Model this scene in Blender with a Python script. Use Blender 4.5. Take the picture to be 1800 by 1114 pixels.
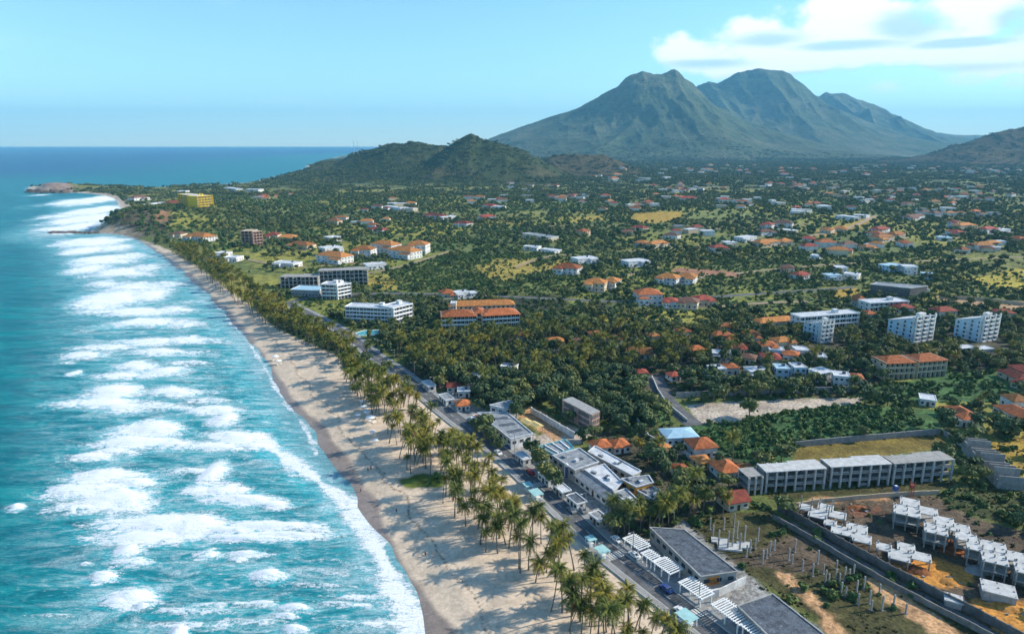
import bpy, bmesh, math, random
import numpy as np
from mathutils import Vector, Matrix

random.seed(7)
rng = np.random.default_rng(11)
scene = bpy.context.scene
col = scene.collection
for o in list(bpy.data.objects):
    bpy.data.objects.remove(o)
PI = math.pi

# ------------------------------------------------------------------ camera
CAM_H = 120.0
PITCH = math.atan(304.5 / 1200.0)          # lens 24 mm on 36 mm
cam_data = bpy.data.cameras.new('camera')
cam = bpy.data.objects.new('camera', cam_data)
col.objects.link(cam)
cam.location = (0, 0, CAM_H)
cam.rotation_euler = (PI / 2 - PITCH, 0, 0)
cam_data.lens = 24.0
cam_data.sensor_width = 36.0
cam_data.clip_start = 1.0
cam_data.clip_end = 200000.0
scene.camera = cam

# ------------------------------------------------------------------ world, sun, exposure
SUN_EL = math.radians(31)
SUN_AZ = math.radians(78)                  # from +Y (north, view direction) towards +X
SKY_STRENGTH = 0.15
SUN_STRENGTH = 5.0
sun_dir = Vector((math.sin(SUN_AZ) * math.cos(SUN_EL), math.cos(SUN_AZ) * math.cos(SUN_EL), math.sin(SUN_EL)))

scene.view_settings.view_transform = 'Standard'
scene.view_settings.look = 'None'
scene.view_settings.gamma = 1.0
scene.view_settings.exposure = 0.52
scene.view_settings.use_curve_mapping = False
scene.cycles.use_denoising = True
scene.cycles.max_bounces = 4
scene.cycles.diffuse_bounces = 2
scene.cycles.glossy_bounces = 1
scene.cycles.transmission_bounces = 1
scene.cycles.use_light_tree = False
scene.cycles.volume_bounces = 0
scene.cycles.use_adaptive_sampling = True
scene.cycles.adaptive_threshold = 0.03
scene.cycles.caustics_reflective = False
scene.cycles.caustics_refractive = False

sun_data = bpy.data.lights.new('sun', 'SUN')
sun_data.energy = SUN_STRENGTH
sun_data.angle = math.radians(0.53)
sun_data.color = (1.0, 0.93, 0.80)
sun = bpy.data.objects.new('sun', sun_data)
col.objects.link(sun)
sun.location = (300, 100, 400)
sun.rotation_euler = (-sun_dir).to_track_quat('-Z', 'Y').to_euler()


class NT:
    """small helper around a node tree"""
    def __init__(self, tree):
        self.t = tree

    def n(self, kind, **kw):
        nd = self.t.nodes.new(kind)
        for k, v in kw.items():
            setattr(nd, k, v)
        return nd

    def l(self, a, b):
        self.t.links.new(a, b)

    def put(self, sock, v):
        if hasattr(v, 'is_output'):
            self.l(v, sock)
        else:
            sock.default_value = v

    def m(self, op, a, b=None, c=None, clamp=False):
        nd = self.n('ShaderNodeMath', operation=op)
        nd.use_clamp = clamp
        self.put(nd.inputs[0], a)
        if b is not None:
            self.put(nd.inputs[1], b)
        if c is not None:
            self.put(nd.inputs[2], c)
        return nd.outputs[0]

    def step(self, v, lo, hi, a=0.0, b=1.0, smooth=True):
        nd = self.n('ShaderNodeMapRange')
        nd.interpolation_type = 'SMOOTHSTEP' if smooth else 'LINEAR'
        self.put(nd.inputs['Value'], v)
        nd.inputs['From Min'].default_value = lo
        nd.inputs['From Max'].default_value = hi
        nd.inputs['To Min'].default_value = a
        nd.inputs['To Max'].default_value = b
        return nd.outputs[0]

    def mix(self, f, a, b, mode='MIX'):
        nd = self.n('ShaderNodeMix', data_type='RGBA', blend_type=mode)
        self.put(nd.inputs[0], f)
        self.put(nd.inputs[6], a if hasattr(a, 'is_output') else (*a[:3], 1))
        self.put(nd.inputs[7], b if hasattr(b, 'is_output') else (*b[:3], 1))
        return nd.outputs[2]

    def noise(self, vec, scale, detail=4.0, rough=0.55, dist=0.0):
        nd = self.n('ShaderNodeTexNoise')
        if vec is not None:
            self.l(vec, nd.inputs['Vector'])
        nd.inputs['Scale'].default_value = scale
        nd.inputs['Detail'].default_value = detail
        nd.inputs['Roughness'].default_value = rough
        nd.inputs['Distortion'].default_value = dist
        return nd.outputs['Fac']

    def mapping(self, vec, scale=(1, 1, 1), loc=(0, 0, 0), rot=(0, 0, 0)):
        nd = self.n('ShaderNodeMapping')
        self.l(vec, nd.inputs['Vector'])
        nd.inputs['Scale'].default_value = scale
        nd.inputs['Location'].default_value = loc
        nd.inputs['Rotation'].default_value = rot
        return nd.outputs[0]


def S(r, g, b):
    """display colour 0..255 to linear"""
    def f(c):
        c /= 255.0
        return c / 12.92 if c <= 0.04045 else ((c + 0.055) / 1.055) ** 2.4
    return (f(r), f(g), f(b))


world = bpy.data.worlds.new('World')
scene.world = world
world.use_nodes = True
W = NT(world.node_tree)
for nd in list(W.t.nodes):
    W.t.nodes.remove(nd)
sky = W.n('ShaderNodeTexSky', sky_type='NISHITA')
sky.sun_disc = False
sky.sun_elevation = SUN_EL
sky.sun_rotation = SUN_AZ
sky.altitude = 0.0
sky.air_density = 1.0
sky.dust_density = 0.0
sky.ozone_density = 5.0
tc = W.n('ShaderNodeTexCoord')
sep = W.n('ShaderNodeSeparateXYZ')
W.l(tc.outputs['Generated'], sep.inputs[0])
az = W.m('ARCTAN2', sep.outputs[0], sep.outputs[1])
el = W.m('ARCSINE', sep.outputs[2])
tinted = W.mix(1.0, sky.outputs[0], (0.98, 1.12, 1.08), 'MULTIPLY')
hs = W.n('ShaderNodeHueSaturation')
hs.inputs['Saturation'].default_value = 1.0
hs.inputs['Value'].default_value = 1.0
W.l(tinted, hs.inputs['Color'])
# clouds: a cumulus bank to the north east and thin broken cloud everywhere else
comb = W.n('ShaderNodeCombineXYZ')
W.l(az, comb.inputs[0])
W.l(W.m('MULTIPLY', el, 1.25), comb.inputs[1])
puff_n = W.noise(comb.outputs[0], 15.0, 8.0, 0.56)
wisp_n = W.noise(W.mapping(comb.outputs[0], (0.5, 1.7, 1)), 7.0, 6.0, 0.6)


def px_ae(x, y):
    u = (x - 900) / 1200.0
    v = (557 - y) / 1200.0
    d = Vector((u, math.cos(PITCH) + v * math.sin(PITCH), -math.sin(PITCH) + v * math.cos(PITCH))).normalized()
    return math.atan2(d.x, d.y), math.asin(d.z)


dist_n = W.m('SUBTRACT', puff_n, 0.5)
ae_vec = W.n('ShaderNodeCombineXYZ')
W.l(az, ae_vec.inputs[0])
W.l(el, ae_vec.inputs[1])


def lobes(rows):
    """smallest normalised distance to a set of puffs: centre, half width, half height in photograph units"""
    best = None
    for (cx, cy, hw, hh) in rows:
        a0, e0 = px_ae(cx, cy)
        sa, se = 1 / (px_ae(cx + hw, cy)[0] - a0), 1 / (px_ae(cx, cy - hh)[1] - e0)
        ma = W.n('ShaderNodeVectorMath', operation='MULTIPLY_ADD')
        W.l(ae_vec.outputs[0], ma.inputs[0])
        ma.inputs[1].default_value = (sa, se, 0)
        ma.inputs[2].default_value = (-a0 * sa, -e0 * se, 0)
        ln = W.n('ShaderNodeVectorMath', operation='LENGTH')
        W.l(ma.outputs[0], ln.inputs[0])
        best = ln.outputs['Value'] if best is None else W.m('MINIMUM', best, ln.outputs['Value'])
    return best


q = lobes([(1495, 28, 130, 58), (1700, 18, 120, 58), (1215, 92, 64, 32), (1330, 80, 120, 42), (1520, 98, 260, 26), (1780, 92, 150, 34), (1600, 62, 110, 44), (1340, 116, 150, 18),
           (1900, 20, 160, 90), (2150, 70, 260, 60), (2500, 0, 260, 80), (1600, -140, 260, 80)])
cover = W.step(W.m('SUBTRACT', q, W.m('MULTIPLY', dist_n, 3.0)), 1.32, 0.62)
sp = lobes([(1560, 152, 44, 14), (1700, 138, 44, 14), (1790, 142, 30, 16)])
cover = W.m('MAXIMUM', cover, W.m('MULTIPLY', W.step(W.m('SUBTRACT', sp, W.m('MULTIPLY', dist_n, 3.0)), 1.2, 0.4), 0.45))
general = W.m('MULTIPLY', W.step(wisp_n, 0.55, 0.78), W.step(az, 0.05, 0.6, 0.10, 0.35))
cover = W.m('MAXIMUM', cover, general)
cover = W.m('MULTIPLY', cover, W.step(el, 0.0, 0.05))
# shade under the puffs, painted into the cloud colour as grey-blue lobes
dk = lobes([(1350, 72, 80, 17), (1480, 80, 130, 11), (1600, 44, 70, 30), (1785, 36, 44, 34), (1480, 130, 300, 10), (1250, 112, 110, 12), (1700, 74, 100, 9)])
under = W.step(W.m('SUBTRACT', dk, W.m('MULTIPLY', W.m('SUBTRACT', wisp_n, 0.5), 2.2)), 1.35, 0.35, 0.0, 0.85)
cloud_col = W.mix(under, (6.9, 7.2, 7.4), (3.0, 4.5, 5.9))
sky_mix = W.mix(W.m('MULTIPLY', cover, 0.95), hs.outputs[0], cloud_col)
bg = W.n('ShaderNodeBackground')
bg.inputs['Strength'].default_value = SKY_STRENGTH
W.l(sky_mix, bg.inputs['Color'])
wo = W.n('ShaderNodeOutputWorld')
W.l(bg.outputs[0], wo.inputs['Surface'])


# ------------------------------------------------------------------ helpers: positions
def G(x, y, z=2.0):
    """ground point (metres) on level z that stands at photograph point x, y (1800 wide)"""
    u = (x - 900) / 1200.0
    v = (557 - y) / 1200.0
    dy = math.cos(PITCH) + v * math.sin(PITCH)
    dz = -math.sin(PITCH) + v * math.cos(PITCH)
    t = (z - CAM_H) / dz
    return (u * t, dy * t)


def G_at(x, y, Y):
    """X and Z of the point at ground distance Y that stands at photograph point x, y"""
    u = (x - 900) / 1200.0
    v = (557 - y) / 1200.0
    dy = math.cos(PITCH) + v * math.sin(PITCH)
    dz = -math.sin(PITCH) + v * math.cos(PITCH)
    t = Y / dy
    return (u * t, CAM_H + dz * t)


def P(pts, z=2.0):
    return [G(x, y, z) for (x, y) in pts]


# ------------------------------------------------------------------ helpers: numpy noise
_perm = np.random.default_rng(5).random((256, 256))


def vnoise(x, y):
    xi = np.floor(x).astype(int)
    yi = np.floor(y).astype(int)
    fx = x - xi
    fy = y - yi
    fx = fx * fx * (3 - 2 * fx)
    fy = fy * fy * (3 - 2 * fy)
    a = _perm[xi & 255, yi & 255]
    b = _perm[(xi + 1) & 255, yi & 255]
    c = _perm[xi & 255, (yi + 1) & 255]
    d = _perm[(xi + 1) & 255, (yi + 1) & 255]
    return (a * (1 - fx) + b * fx) * (1 - fy) + (c * (1 - fx) + d * fx) * fy


def fbm(x, y, octv=4, gain=0.5):
    s = 0.0
    a = 1.0
    t = 0.0
    for i in range(octv):
        s = s + a * vnoise(x * 2 ** i + 17.3 * i, y * 2 ** i - 9.1 * i)
        t += a
        a *= gain
    return s / t


def ridged(x, y, octv=4, gain=0.5):
    s = 0.0
    a = 1.0
    t = 0.0
    for i in range(octv):
        n = 1 - np.abs(2 * vnoise(x * 2 ** i + 31.7 * i, y * 2 ** i + 5.1 * i) - 1)
        s = s + a * n * n
        t += a
        a *= gain
    return s / t


def sstep(x, a, b):
    t = np.clip((x - a) / (b - a), 0, 1)
    return t * t * (3 - 2 * t)


def poly_sd(poly, X, Y):
    """signed distance to a closed polygon, positive inside"""
    d2 = np.full(X.shape, 1e18)
    inside = np.zeros(X.shape, bool)
    n = len(poly)
    for i in range(n):
        x1, y1 = poly[i]
        x2, y2 = poly[(i + 1) % n]
        ex, ey = x2 - x1, y2 - y1
        L = ex * ex + ey * ey + 1e-9
        t = np.clip(((X - x1) * ex + (Y - y1) * ey) / L, 0, 1)
        dx = X - x1 - t * ex
        dy = Y - y1 - t * ey
        d2 = np.minimum(d2, dx * dx + dy * dy)
        cond = ((y1 > Y) != (y2 > Y))
        with np.errstate(divide='ignore', invalid='ignore'):
            xc = x1 + (Y - y1) * (x2 - x1) / (y2 - y1 if y2 != y1 else 1e-9)
        inside ^= cond & (X < xc)
    d = np.sqrt(d2)
    return np.where(inside, d, -d)


def line_d(line, X, Y):
    """distance to an open polyline"""
    d2 = np.full(X.shape, 1e18)
    for (x1, y1), (x2, y2) in zip(line[:-1], line[1:]):
        ex, ey = x2 - x1, y2 - y1
        L = ex * ex + ey * ey + 1e-9
        t = np.clip(((X - x1) * ex + (Y - y1) * ey) / L, 0, 1)
        dx = X - x1 - t * ex
        dy = Y - y1 - t * ey
        d2 = np.minimum(d2, dx * dx + dy * dy)
    return np.sqrt(d2)


def smooth_line(pts, n=6):
    """Catmull-Rom through the points"""
    out = []
    p = [pts[0]] + list(pts) + [pts[-1]]
    for i in range(1, len(p) - 2):
        for k in range(n):
            t = k / n
            q = []
            for a in (0, 1):
                p0, p1, p2, p3 = p[i - 1][a], p[i][a], p[i + 1][a], p[i + 2][a]
                q.append(0.5 * (2 * p1 + (p2 - p0) * t + (2 * p0 - 5 * p1 + 4 * p2 - p3) * t * t + (3 * p1 - p0 - 3 * p2 + p3) * t ** 3))
            out.append(tuple(q))
    out.append(tuple(pts[-1]))
    return out


# ------------------------------------------------------------------ helpers: objects
def tag(o, label=None, cat=None, group=None, kind=None):
    if label:
        o['label'] = label
    if cat:
        o['category'] = cat
    if group:
        o['group'] = group
    if kind:
        o['kind'] = kind
    return o


def link(name, data, parent=None, loc=None, rz=0.0, scale=None):
    o = bpy.data.objects.new(name, data)
    col.objects.link(o)
    if parent is not None:
        o.parent = parent
    if loc is not None:
        o.location = loc
    if rz:
        o.rotation_euler = (0, 0, rz)
    if scale is not None:
        o.scale = scale
    return o


def np_mesh(name, verts, faces, mat=None, smooth=False):
    me = bpy.data.meshes.new(name)
    verts = np.asarray(verts, dtype=np.float32).reshape(-1, 3)
    faces = np.asarray(faces, dtype=np.int32)
    k = faces.shape[1]
    me.vertices.add(len(verts))
    me.vertices.foreach_set('co', verts.ravel())
    me.loops.add(faces.size)
    me.loops.foreach_set('vertex_index', faces.ravel())
    me.polygons.add(len(faces))
    me.polygons.foreach_set('loop_start', np.arange(0, faces.size, k, dtype=np.int32))
    me.polygons.foreach_set('use_smooth', np.full(len(faces), smooth, dtype=bool))
    me.update(calc_edges=True)
    if mat:
        me.materials.append(mat)
    return me


def attr_f(me, name, vals):
    a = me.attributes.new(name, 'FLOAT', 'POINT')
    a.data.foreach_set('value', np.asarray(vals, np.float32).ravel())


def attr_c(me, name, vals):
    a = me.attributes.new(name, 'FLOAT_COLOR', 'POINT')
    v = np.ones((len(vals), 4), np.float32)
    v[:, :3] = vals
    a.data.foreach_set('color', v.ravel())


def grid_faces(nr, nc, keep=None):
    i = np.arange(nr * nc).reshape(nr, nc)
    f = np.stack([i[:-1, :-1], i[:-1, 1:], i[1:, 1:], i[1:, :-1]], -1).reshape(-1, 4)
    if keep is not None:
        f = f[keep.reshape(-1)[f].any(1)]
    return f


def compact(verts, faces, *arrs):
    used = np.zeros(len(verts), bool)
    used[faces.ravel()] = True
    idx = np.cumsum(used) - 1
    return (verts[used], idx[faces]) + tuple(a[used] for a in arrs)


# ------------------------------------------------------------------ materials
MATS = {}


def material(name):
    m = bpy.data.materials.new(name)
    m.use_nodes = True
    t = NT(m.node_tree)
    b = m.node_tree.nodes['Principled BSDF']
    MATS[name] = m
    return m, t, b


def surf(name, c, rough=0.8, var=0.18, scale=0.6, spec=0.25, bump=0.0, stain=0.0, stain_col=(0.08, 0.075, 0.07), rnd=0.0, metal=0.0):
    """painted or mineral surface with uneven tone, stains of their own shape and a fine relief"""
    m, t, b = material(name)
    geo = t.n('ShaderNodeNewGeometry')
    pos = geo.outputs['Position']
    n1 = t.noise(pos, scale, 6, 0.6)
    n2 = t.noise(pos, scale * 7.3, 4, 0.6)
    f = t.m('ADD', t.m('MULTIPLY', n1, 0.65), t.m('MULTIPLY', n2, 0.35))
    lo = tuple(x * (1 - var * 1.8) for x in c)
    hi = tuple(min(1, x * (1 + var * 1.2)) for x in c)
    cc = t.mix(t.step(f, 0.3, 0.7), lo, hi)
    if rnd:
        oi = t.n('ShaderNodeObjectInfo')
        k = t.step(oi.outputs['Random'], 0, 1, 1 - rnd, 1 + rnd * .6, smooth=False)
        vm = t.n('ShaderNodeVectorMath', operation='SCALE')
        t.l(cc, vm.inputs[0])
        t.l(k, vm.inputs['Scale'])
        cc = vm.outputs[0]
    if stain:
        st = t.step(t.noise(t.mapping(pos, (1, 1, 0.35)), scale * 2.1, 7, 0.68, 0.6), 0.5, 0.72)
        cc = t.mix(t.m('MULTIPLY', st, stain), cc, stain_col)
    t.l(cc, b.inputs['Base Color'])
    b.inputs['Roughness'].default_value = rough
    b.inputs['Specular IOR Level'].default_value = spec
    b.inputs['Metallic'].default_value = metal
    if bump:
        bp = t.n('ShaderNodeBump')
        bp.inputs['Strength'].default_value = 1.0
        bp.inputs['Distance'].default_value = bump
        t.l(n2, bp.inputs['Height'])
        t.l(bp.outputs[0], b.inputs['Normal'])
    return m
# ------------------------------------------------------------------ coast and the land outline
COAST_PX = [(860, 1330), (790, 1200), (745, 1114), (720, 1060), (692, 1005), (668, 955), (640, 908), (612, 866), (585, 836), (563, 806), (549, 775),
            (532, 748), (508, 718), (490, 692), (470, 655), (443, 612), (424, 588), (400, 560), (365, 520), (330, 488), (290, 456),
            (255, 431), (228, 417), (196, 411), (168, 410), (158, 406), (168, 399), (186, 392), (206, 385), (211, 372), (206, 358), (198, 349), (178, 343), (150, 340),
            (125, 339), (110, 340), (85, 338), (62, 336), (48, 332), (56, 328), (80, 326), (110, 325), (150, 327), (190, 328), (230, 330),
            (280, 330), (330, 326), (390, 324), (440, 321)]
coast = smooth_line(P(COAST_PX, 0.0), 5)
far_coast = [(-900, 2700), (-900, 3100), (-1150, 3900), (-1400, 5200), (-1700, 7000), (-1500, 9000), (-900, 12000), (0, 14500), (9000, 15500), (16000, 15500), (16000, 60), (60, 60)]
LAND = coast + far_coast
Z_LAND = 2.0

ROAD_PX = [(1410, 1235), (1330, 1172), (1257, 1114), (1195, 1066), (1120, 1008), (1064, 964), (1030, 932), (998, 902), (957, 863), (915, 824), (870, 786), (832, 758), (800, 734),
           (765, 706), (733, 680), (700, 654), (664, 630), (636, 608), (600, 582), (545, 553), (505, 533)]
road_line = smooth_line(P(ROAD_PX), 5)


def near_hash(x, y):
    return fbm(x * 0.013, y * 0.013, 4)


# ------------------------------------------------------------------ ground cover areas (photograph points on the ground) and their own colours
# name, points, colour, edge softness (m), tree factor, bush factor
C_SAND = (0.64, 0.498, 0.36)
C_SANDWET = (0.27, 0.215, 0.18)
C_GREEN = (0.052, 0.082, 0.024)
C_LUSH = (0.055, 0.12, 0.034)
C_DRY = (0.33, 0.25, 0.05)
C_OCHRE = (0.36, 0.235, 0.04)
C_YG = (0.19, 0.20, 0.04)
C_DIRT = (0.20, 0.125, 0.07)
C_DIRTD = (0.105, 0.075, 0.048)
C_ORANGE = (0.55, 0.245, 0.05)
C_PEACH = (0.48, 0.275, 0.135)
C_PAVE = (0.30, 0.285, 0.26)
C_PALE = (0.44, 0.365, 0.285)
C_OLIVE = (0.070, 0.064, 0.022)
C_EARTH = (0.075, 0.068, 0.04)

sand_right = ROAD_PX[:15] + [(690, 664), (640, 650), (585, 622), (540, 600), (500, 585), (470, 566), (448, 545), (425, 527), (398, 505), (372, 487), (340, 464), (300, 440), (262, 424), (225, 412)]
AREAS = [
    ('sand', [(q[0] - 30, q[1]) for q in COAST_PX[:23]] + sand_right[::-1], C_SAND, 1.2, 0.0, 0.0),
    ('beach_grass', [(712, 842), (742, 832), (778, 838), (768, 851), (730, 852)], (0.10, 0.13, 0.02), 2.5, 0, 0.5),
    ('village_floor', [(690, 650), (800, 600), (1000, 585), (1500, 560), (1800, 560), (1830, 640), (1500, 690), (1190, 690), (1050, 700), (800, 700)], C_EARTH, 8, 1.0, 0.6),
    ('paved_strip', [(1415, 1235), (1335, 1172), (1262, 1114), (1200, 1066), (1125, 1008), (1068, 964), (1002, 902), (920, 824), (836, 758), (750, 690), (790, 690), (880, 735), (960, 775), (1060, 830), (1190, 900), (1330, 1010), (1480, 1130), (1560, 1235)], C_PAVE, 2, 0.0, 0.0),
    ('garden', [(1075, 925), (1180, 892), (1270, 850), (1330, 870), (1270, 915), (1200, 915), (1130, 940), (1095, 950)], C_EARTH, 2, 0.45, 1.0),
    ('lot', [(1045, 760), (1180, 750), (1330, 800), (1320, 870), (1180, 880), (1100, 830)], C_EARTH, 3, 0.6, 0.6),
    ('yard', [(940, 770), (1000, 742), (1045, 765), (990, 790)], C_PALE, 2, 0, 0),
    ('yard', [(905, 725), (940, 715), (1010, 755), (975, 775)], C_PEACH, 2, 0, 0),
    ('lush', [(1215, 748), (1300, 738), (1420, 718), (1510, 712), (1640, 722), (1652, 756), (1500, 775), (1400, 786), (1390, 812), (1320, 815), (1250, 790)], C_LUSH, 2, 0.0, 1.6),
    ('lush', [(1060, 690), (1150, 690), (1185, 740), (1120, 755), (1040, 730)], C_LUSH, 2, 0.8, 1.0),
    ('lush', [(1520, 680), (1640, 655), (1745, 650), (1800, 690), (1800, 705), (1600, 705), (1520, 705)], C_LUSH, 3, 0.1, 1.3),
    ('parking', [(1205, 712), (1290, 705), (1400, 702), (1510, 700), (1512, 708), (1470, 712), (1400, 720), (1330, 730), (1285, 742), (1225, 744)], C_PALE, 1.5, 0, 0),
    ('grass_lot', [(1392, 810), (1400, 787), (1500, 775), (1650, 763), (1668, 786), (1560, 800), (1450, 812), (1330, 832)], (0.17, 0.125, 0.028), 1.5, 0, 0.0),
    ('grass_right', [(1690, 772), (1800, 758), (1860, 800), (1850, 850), (1775, 835), (1730, 800)], C_OCHRE, 5, 0, 0.25),
    ('scrub_right', [(1640, 868), (1700, 850), (1780, 840), (1880, 850), (1880, 940), (1740, 915), (1690, 900), (1650, 885)], (0.06, 0.072, 0.022), 2, 0.0, 1.5),
    ('verge', [(1330, 868), (1450, 858), (1570, 848), (1680, 842), (1680, 862), (1560, 868), (1400, 880), (1370, 885)], C_OLIVE, 2, 0, 0.5),
    ('site', [(1370, 890), (1480, 876), (1640, 868), (1700, 905), (1870, 950), (1900, 1250), (1850, 1250), (1500, 985)], C_DIRTD, 2, 0, 0.1),
    ('site_orange', [(1562, 985), (1600, 990), (1650, 985), (1712, 1008), (1704, 1030), (1660, 1036), (1610, 1032)], C_ORANGE, 2.5, 0, 0),
    ('site_orange', [(1700, 1058), (1740, 1052), (1830, 1060), (1850, 1130), (1790, 1150), (1740, 1100)], C_ORANGE, 2.5, 0, 0),
    ('site_red', [(1655, 950), (1690, 950), (1705, 965), (1680, 975), (1655, 968)], (0.33, 0.11, 0.03), 2, 0, 0),
    ('site_red', [(1480, 895), (1545, 885), (1560, 905), (1500, 912)], (0.20, 0.09, 0.05), 2, 0, 0),
    ('site_pale', [(1380, 885), (1430, 873), (1560, 868), (1555, 878), (1450, 886), (1390, 896)], C_PEACH, 2, 0, 0),
    ('column_field', [(1190, 905), (1355, 895), (1480, 970), (1790, 1130), (1840, 1250), (1560, 1250), (1430, 1090), (1310, 1010)], C_OLIVE, 2, 0, 0.35),
    ('column_soil', [(1265, 985), (1330, 960), (1420, 935), (1500, 985), (1400, 1010), (1340, 1005)], C_DIRTD, 3, 0, 0.05),
    ('path', [(1355, 1003), (1392, 1000), (1420, 1032), (1455, 1062), (1500, 1114), (1560, 1235), (1500, 1235), (1455, 1114), (1420, 1070), (1380, 1035)], C_PEACH, 2.2, 0, 0.08),
    ('path', [(1520, 1010), (1560, 1022), (1640, 1075), (1740, 1150), (1690, 1150), (1600, 1085), (1530, 1035)], C_PEACH, 2.0, 0, 0.05),
    ('grass_strip', [(1310, 1005), (1360, 1030), (1400, 1062), (1450, 1114), (1520, 1235), (1450, 1235), (1400, 1075), (1340, 1040)], (0.10, 0.115, 0.025), 2, 0, 0.7),
    ('terrace', [(648, 478), (700, 458), (752, 446), (790, 441), (775, 452), (720, 466), (690, 478)], C_YG, 5, 0, 0.2),
    ('dry', [(648, 482), (690, 486), (705, 508), (650, 510)], C_DRY, 6, 0, 0.3),
    ('bushland', [(680, 478), (770, 450), (900, 428), (1010, 440), (1060, 470), (1010, 490), (980, 516), (720, 510)], (0.135, 0.16, 0.042), 8, 0.10, 1.1),
    ('bushland', [(1240, 455), (1400, 445), (1520, 450), (1520, 500), (1420, 520), (1280, 530), (1230, 505)], (0.14, 0.16, 0.042), 9, 0.14, 0.9),
    ('bushland', [(1620, 440), (1860, 430), (1860, 520), (1700, 520), (1620, 500)], (0.15, 0.16, 0.042), 9, 0.16, 0.9),
    ('bushland', [(830, 400), (1010, 395), (1090, 420), (1060, 450), (930, 430), (840, 425)], (0.12, 0.14, 0.04), 10, 0.28, 0.8),
    ('bushland', [(1200, 378), (1330, 375), (1420, 385), (1340, 397), (1210, 400)], (0.15, 0.165, 0.045), 12, 0.16, 0.4),
    ('bushland', [(420, 376), (560, 366), (700, 380), (650, 396), (480, 393)], (0.115, 0.14, 0.045), 12, 0.35, 0.5),
    ('bushland', [(920, 532), (1080, 520), (1120, 548), (1000, 560), (920, 556)], (0.10, 0.115, 0.035), 8, 0.28, 0.9),
    ('bushland', [(1380, 340), (1560, 335), (1620, 345), (1480, 352)], (0.14, 0.155, 0.05), 20, 0.2, 0.3),
    ('bushland', [(1640, 352), (1800, 348), (1800, 360), (1680, 364)], (0.14, 0.155, 0.05), 20, 0.25, 0.3),
    ('dry', [(835, 468), (880, 455), (940, 455), (945, 480), (880, 492), (850, 488)], C_DRY, 9, 0.0, 0.35),
    ('dry', [(945, 465), (990, 455), (1010, 465), (975, 478), (955, 482)], C_DRY, 6, 0.1, 0.4),
    ('lawn', [(520, 522), (620, 526), (612, 556), (560, 556), (540, 545)], C_YG, 4, 0, 0.5),
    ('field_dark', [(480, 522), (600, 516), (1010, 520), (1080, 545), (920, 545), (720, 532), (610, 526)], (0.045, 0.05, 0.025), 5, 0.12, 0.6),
    ('dry', [(990, 520), (1040, 515), (1045, 535), (1000, 540)], C_YG, 6, 0.1, 0.5),
    ('yg', [(1000, 478), (1120, 470), (1230, 480), (1250, 500), (1190, 515), (1060, 512), (1000, 500)], C_YG, 8, 0.2, 0.7),
    ('ochre', [(1105, 378), (1150, 373), (1212, 373), (1195, 386), (1150, 393), (1110, 390)], C_OCHRE, 12, 0, 0),
    ('yg', [(1195, 372), (1300, 370), (1330, 380), (1220, 388)], (0.17, 0.19, 0.05), 12, 0.05, 0.1),
    ('dry', [(1000, 383), (1060, 378), (1062, 388), (1008, 393)], C_DRY, 12, 0, 0.1),
    ('dry', [(735, 376), (790, 374), (850, 380), (800, 384)], C_YG, 12, 0.1, 0.1),
    ('dry', [(890, 372), (960, 370), (960, 378), (900, 380)], C_YG, 14, 0.1, 0.1),
    ('ochre', [(1430, 405), (1500, 392), (1540, 378), (1530, 392), (1490, 410), (1440, 418)], C_OCHRE, 8, 0.05, 0.2),
    ('ochre', [(1400, 385), (1470, 382), (1480, 388), (1410, 392)], C_YG, 10, 0.1, 0.2),
    ('dry', [(1340, 425), (1380, 422), (1400, 430), (1360, 436)], C_DRY, 6, 0, 0.2),
    ('yg', [(1285, 508), (1345, 503), (1355, 522), (1300, 530)], C_YG, 7, 0.1, 0.4),
    ('ochre', [(1465, 507), (1512, 503), (1512, 520), (1475, 524)], C_OCHRE, 5, 0, 0.2),
    ('yg', [(1530, 458), (1620, 452), (1680, 455), (1625, 466), (1540, 466)], C_YG, 8, 0.1, 0.4),
    ('dry', [(1700, 488), (1800, 472), (1880, 480), (1880, 505), (1800, 508), (1740, 505)], (0.36, 0.29, 0.04), 8, 0.05, 0.3),
    ('yg', [(1640, 452), (1740, 448), (1760, 458), (1660, 462)], C_YG, 8, 0.1, 0.4),
    ('dry', [(1660, 525), (1760, 528), (1780, 545), (1680, 542)], C_YG, 6, 0.1, 0.5),
    ('redsoil', [(1180, 470), (1290, 478), (1300, 486), (1190, 480)], (0.33, 0.16, 0.09), 4, 0, 0.1),
    ('redsoil', [(1650, 520), (1800, 530), (1880, 545), (1880, 552), (1780, 545), (1650, 527)], (0.38, 0.24, 0.13), 3, 0, 0.1),
    ('rock_spit', [(158, 407), (210, 392), (270, 384), (310, 392), (290, 412), (240, 416)], (0.10, 0.085, 0.05), 14, 0.15, 0.9),
    ('headland', [(45, 333), (70, 325), (125, 325), (130, 339), (85, 341)], (0.30, 0.21, 0.16), 12, 0.0, 0.3),
    ('redsoil', [(272, 397), (300, 394), (300, 401), (278, 403)], (0.28, 0.15, 0.08), 6, 0.0, 0.1),
    ('yg', [(470, 372), (530, 366), (540, 374), (490, 380)], (0.15, 0.17, 0.05), 14, 0.1, 0.3),
]
AREAS = [(n, P(p), c, s, t, b) for (n, p, c, s, t, b) in AREAS]


def headland_bump(X, Y):
    """low knolls of the rocky spit and the far headland"""
    z = np.zeros(X.shape)
    for (px, py, h, rx, ry) in [(215, 402, 8, 60, 50), (250, 396, 13, 80, 60), (310, 388, 12, 110, 90), (75, 333, 8, 60, 40), (110, 333, 10, 70, 45), (165, 331, 6, 160, 60), (345, 374, 12, 150, 90)]:
        cx, cy = G(px, py)
        z = z + h * np.exp(-((X - cx) / rx) ** 2 - ((Y - cy) / ry) ** 2)
    return z


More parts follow.
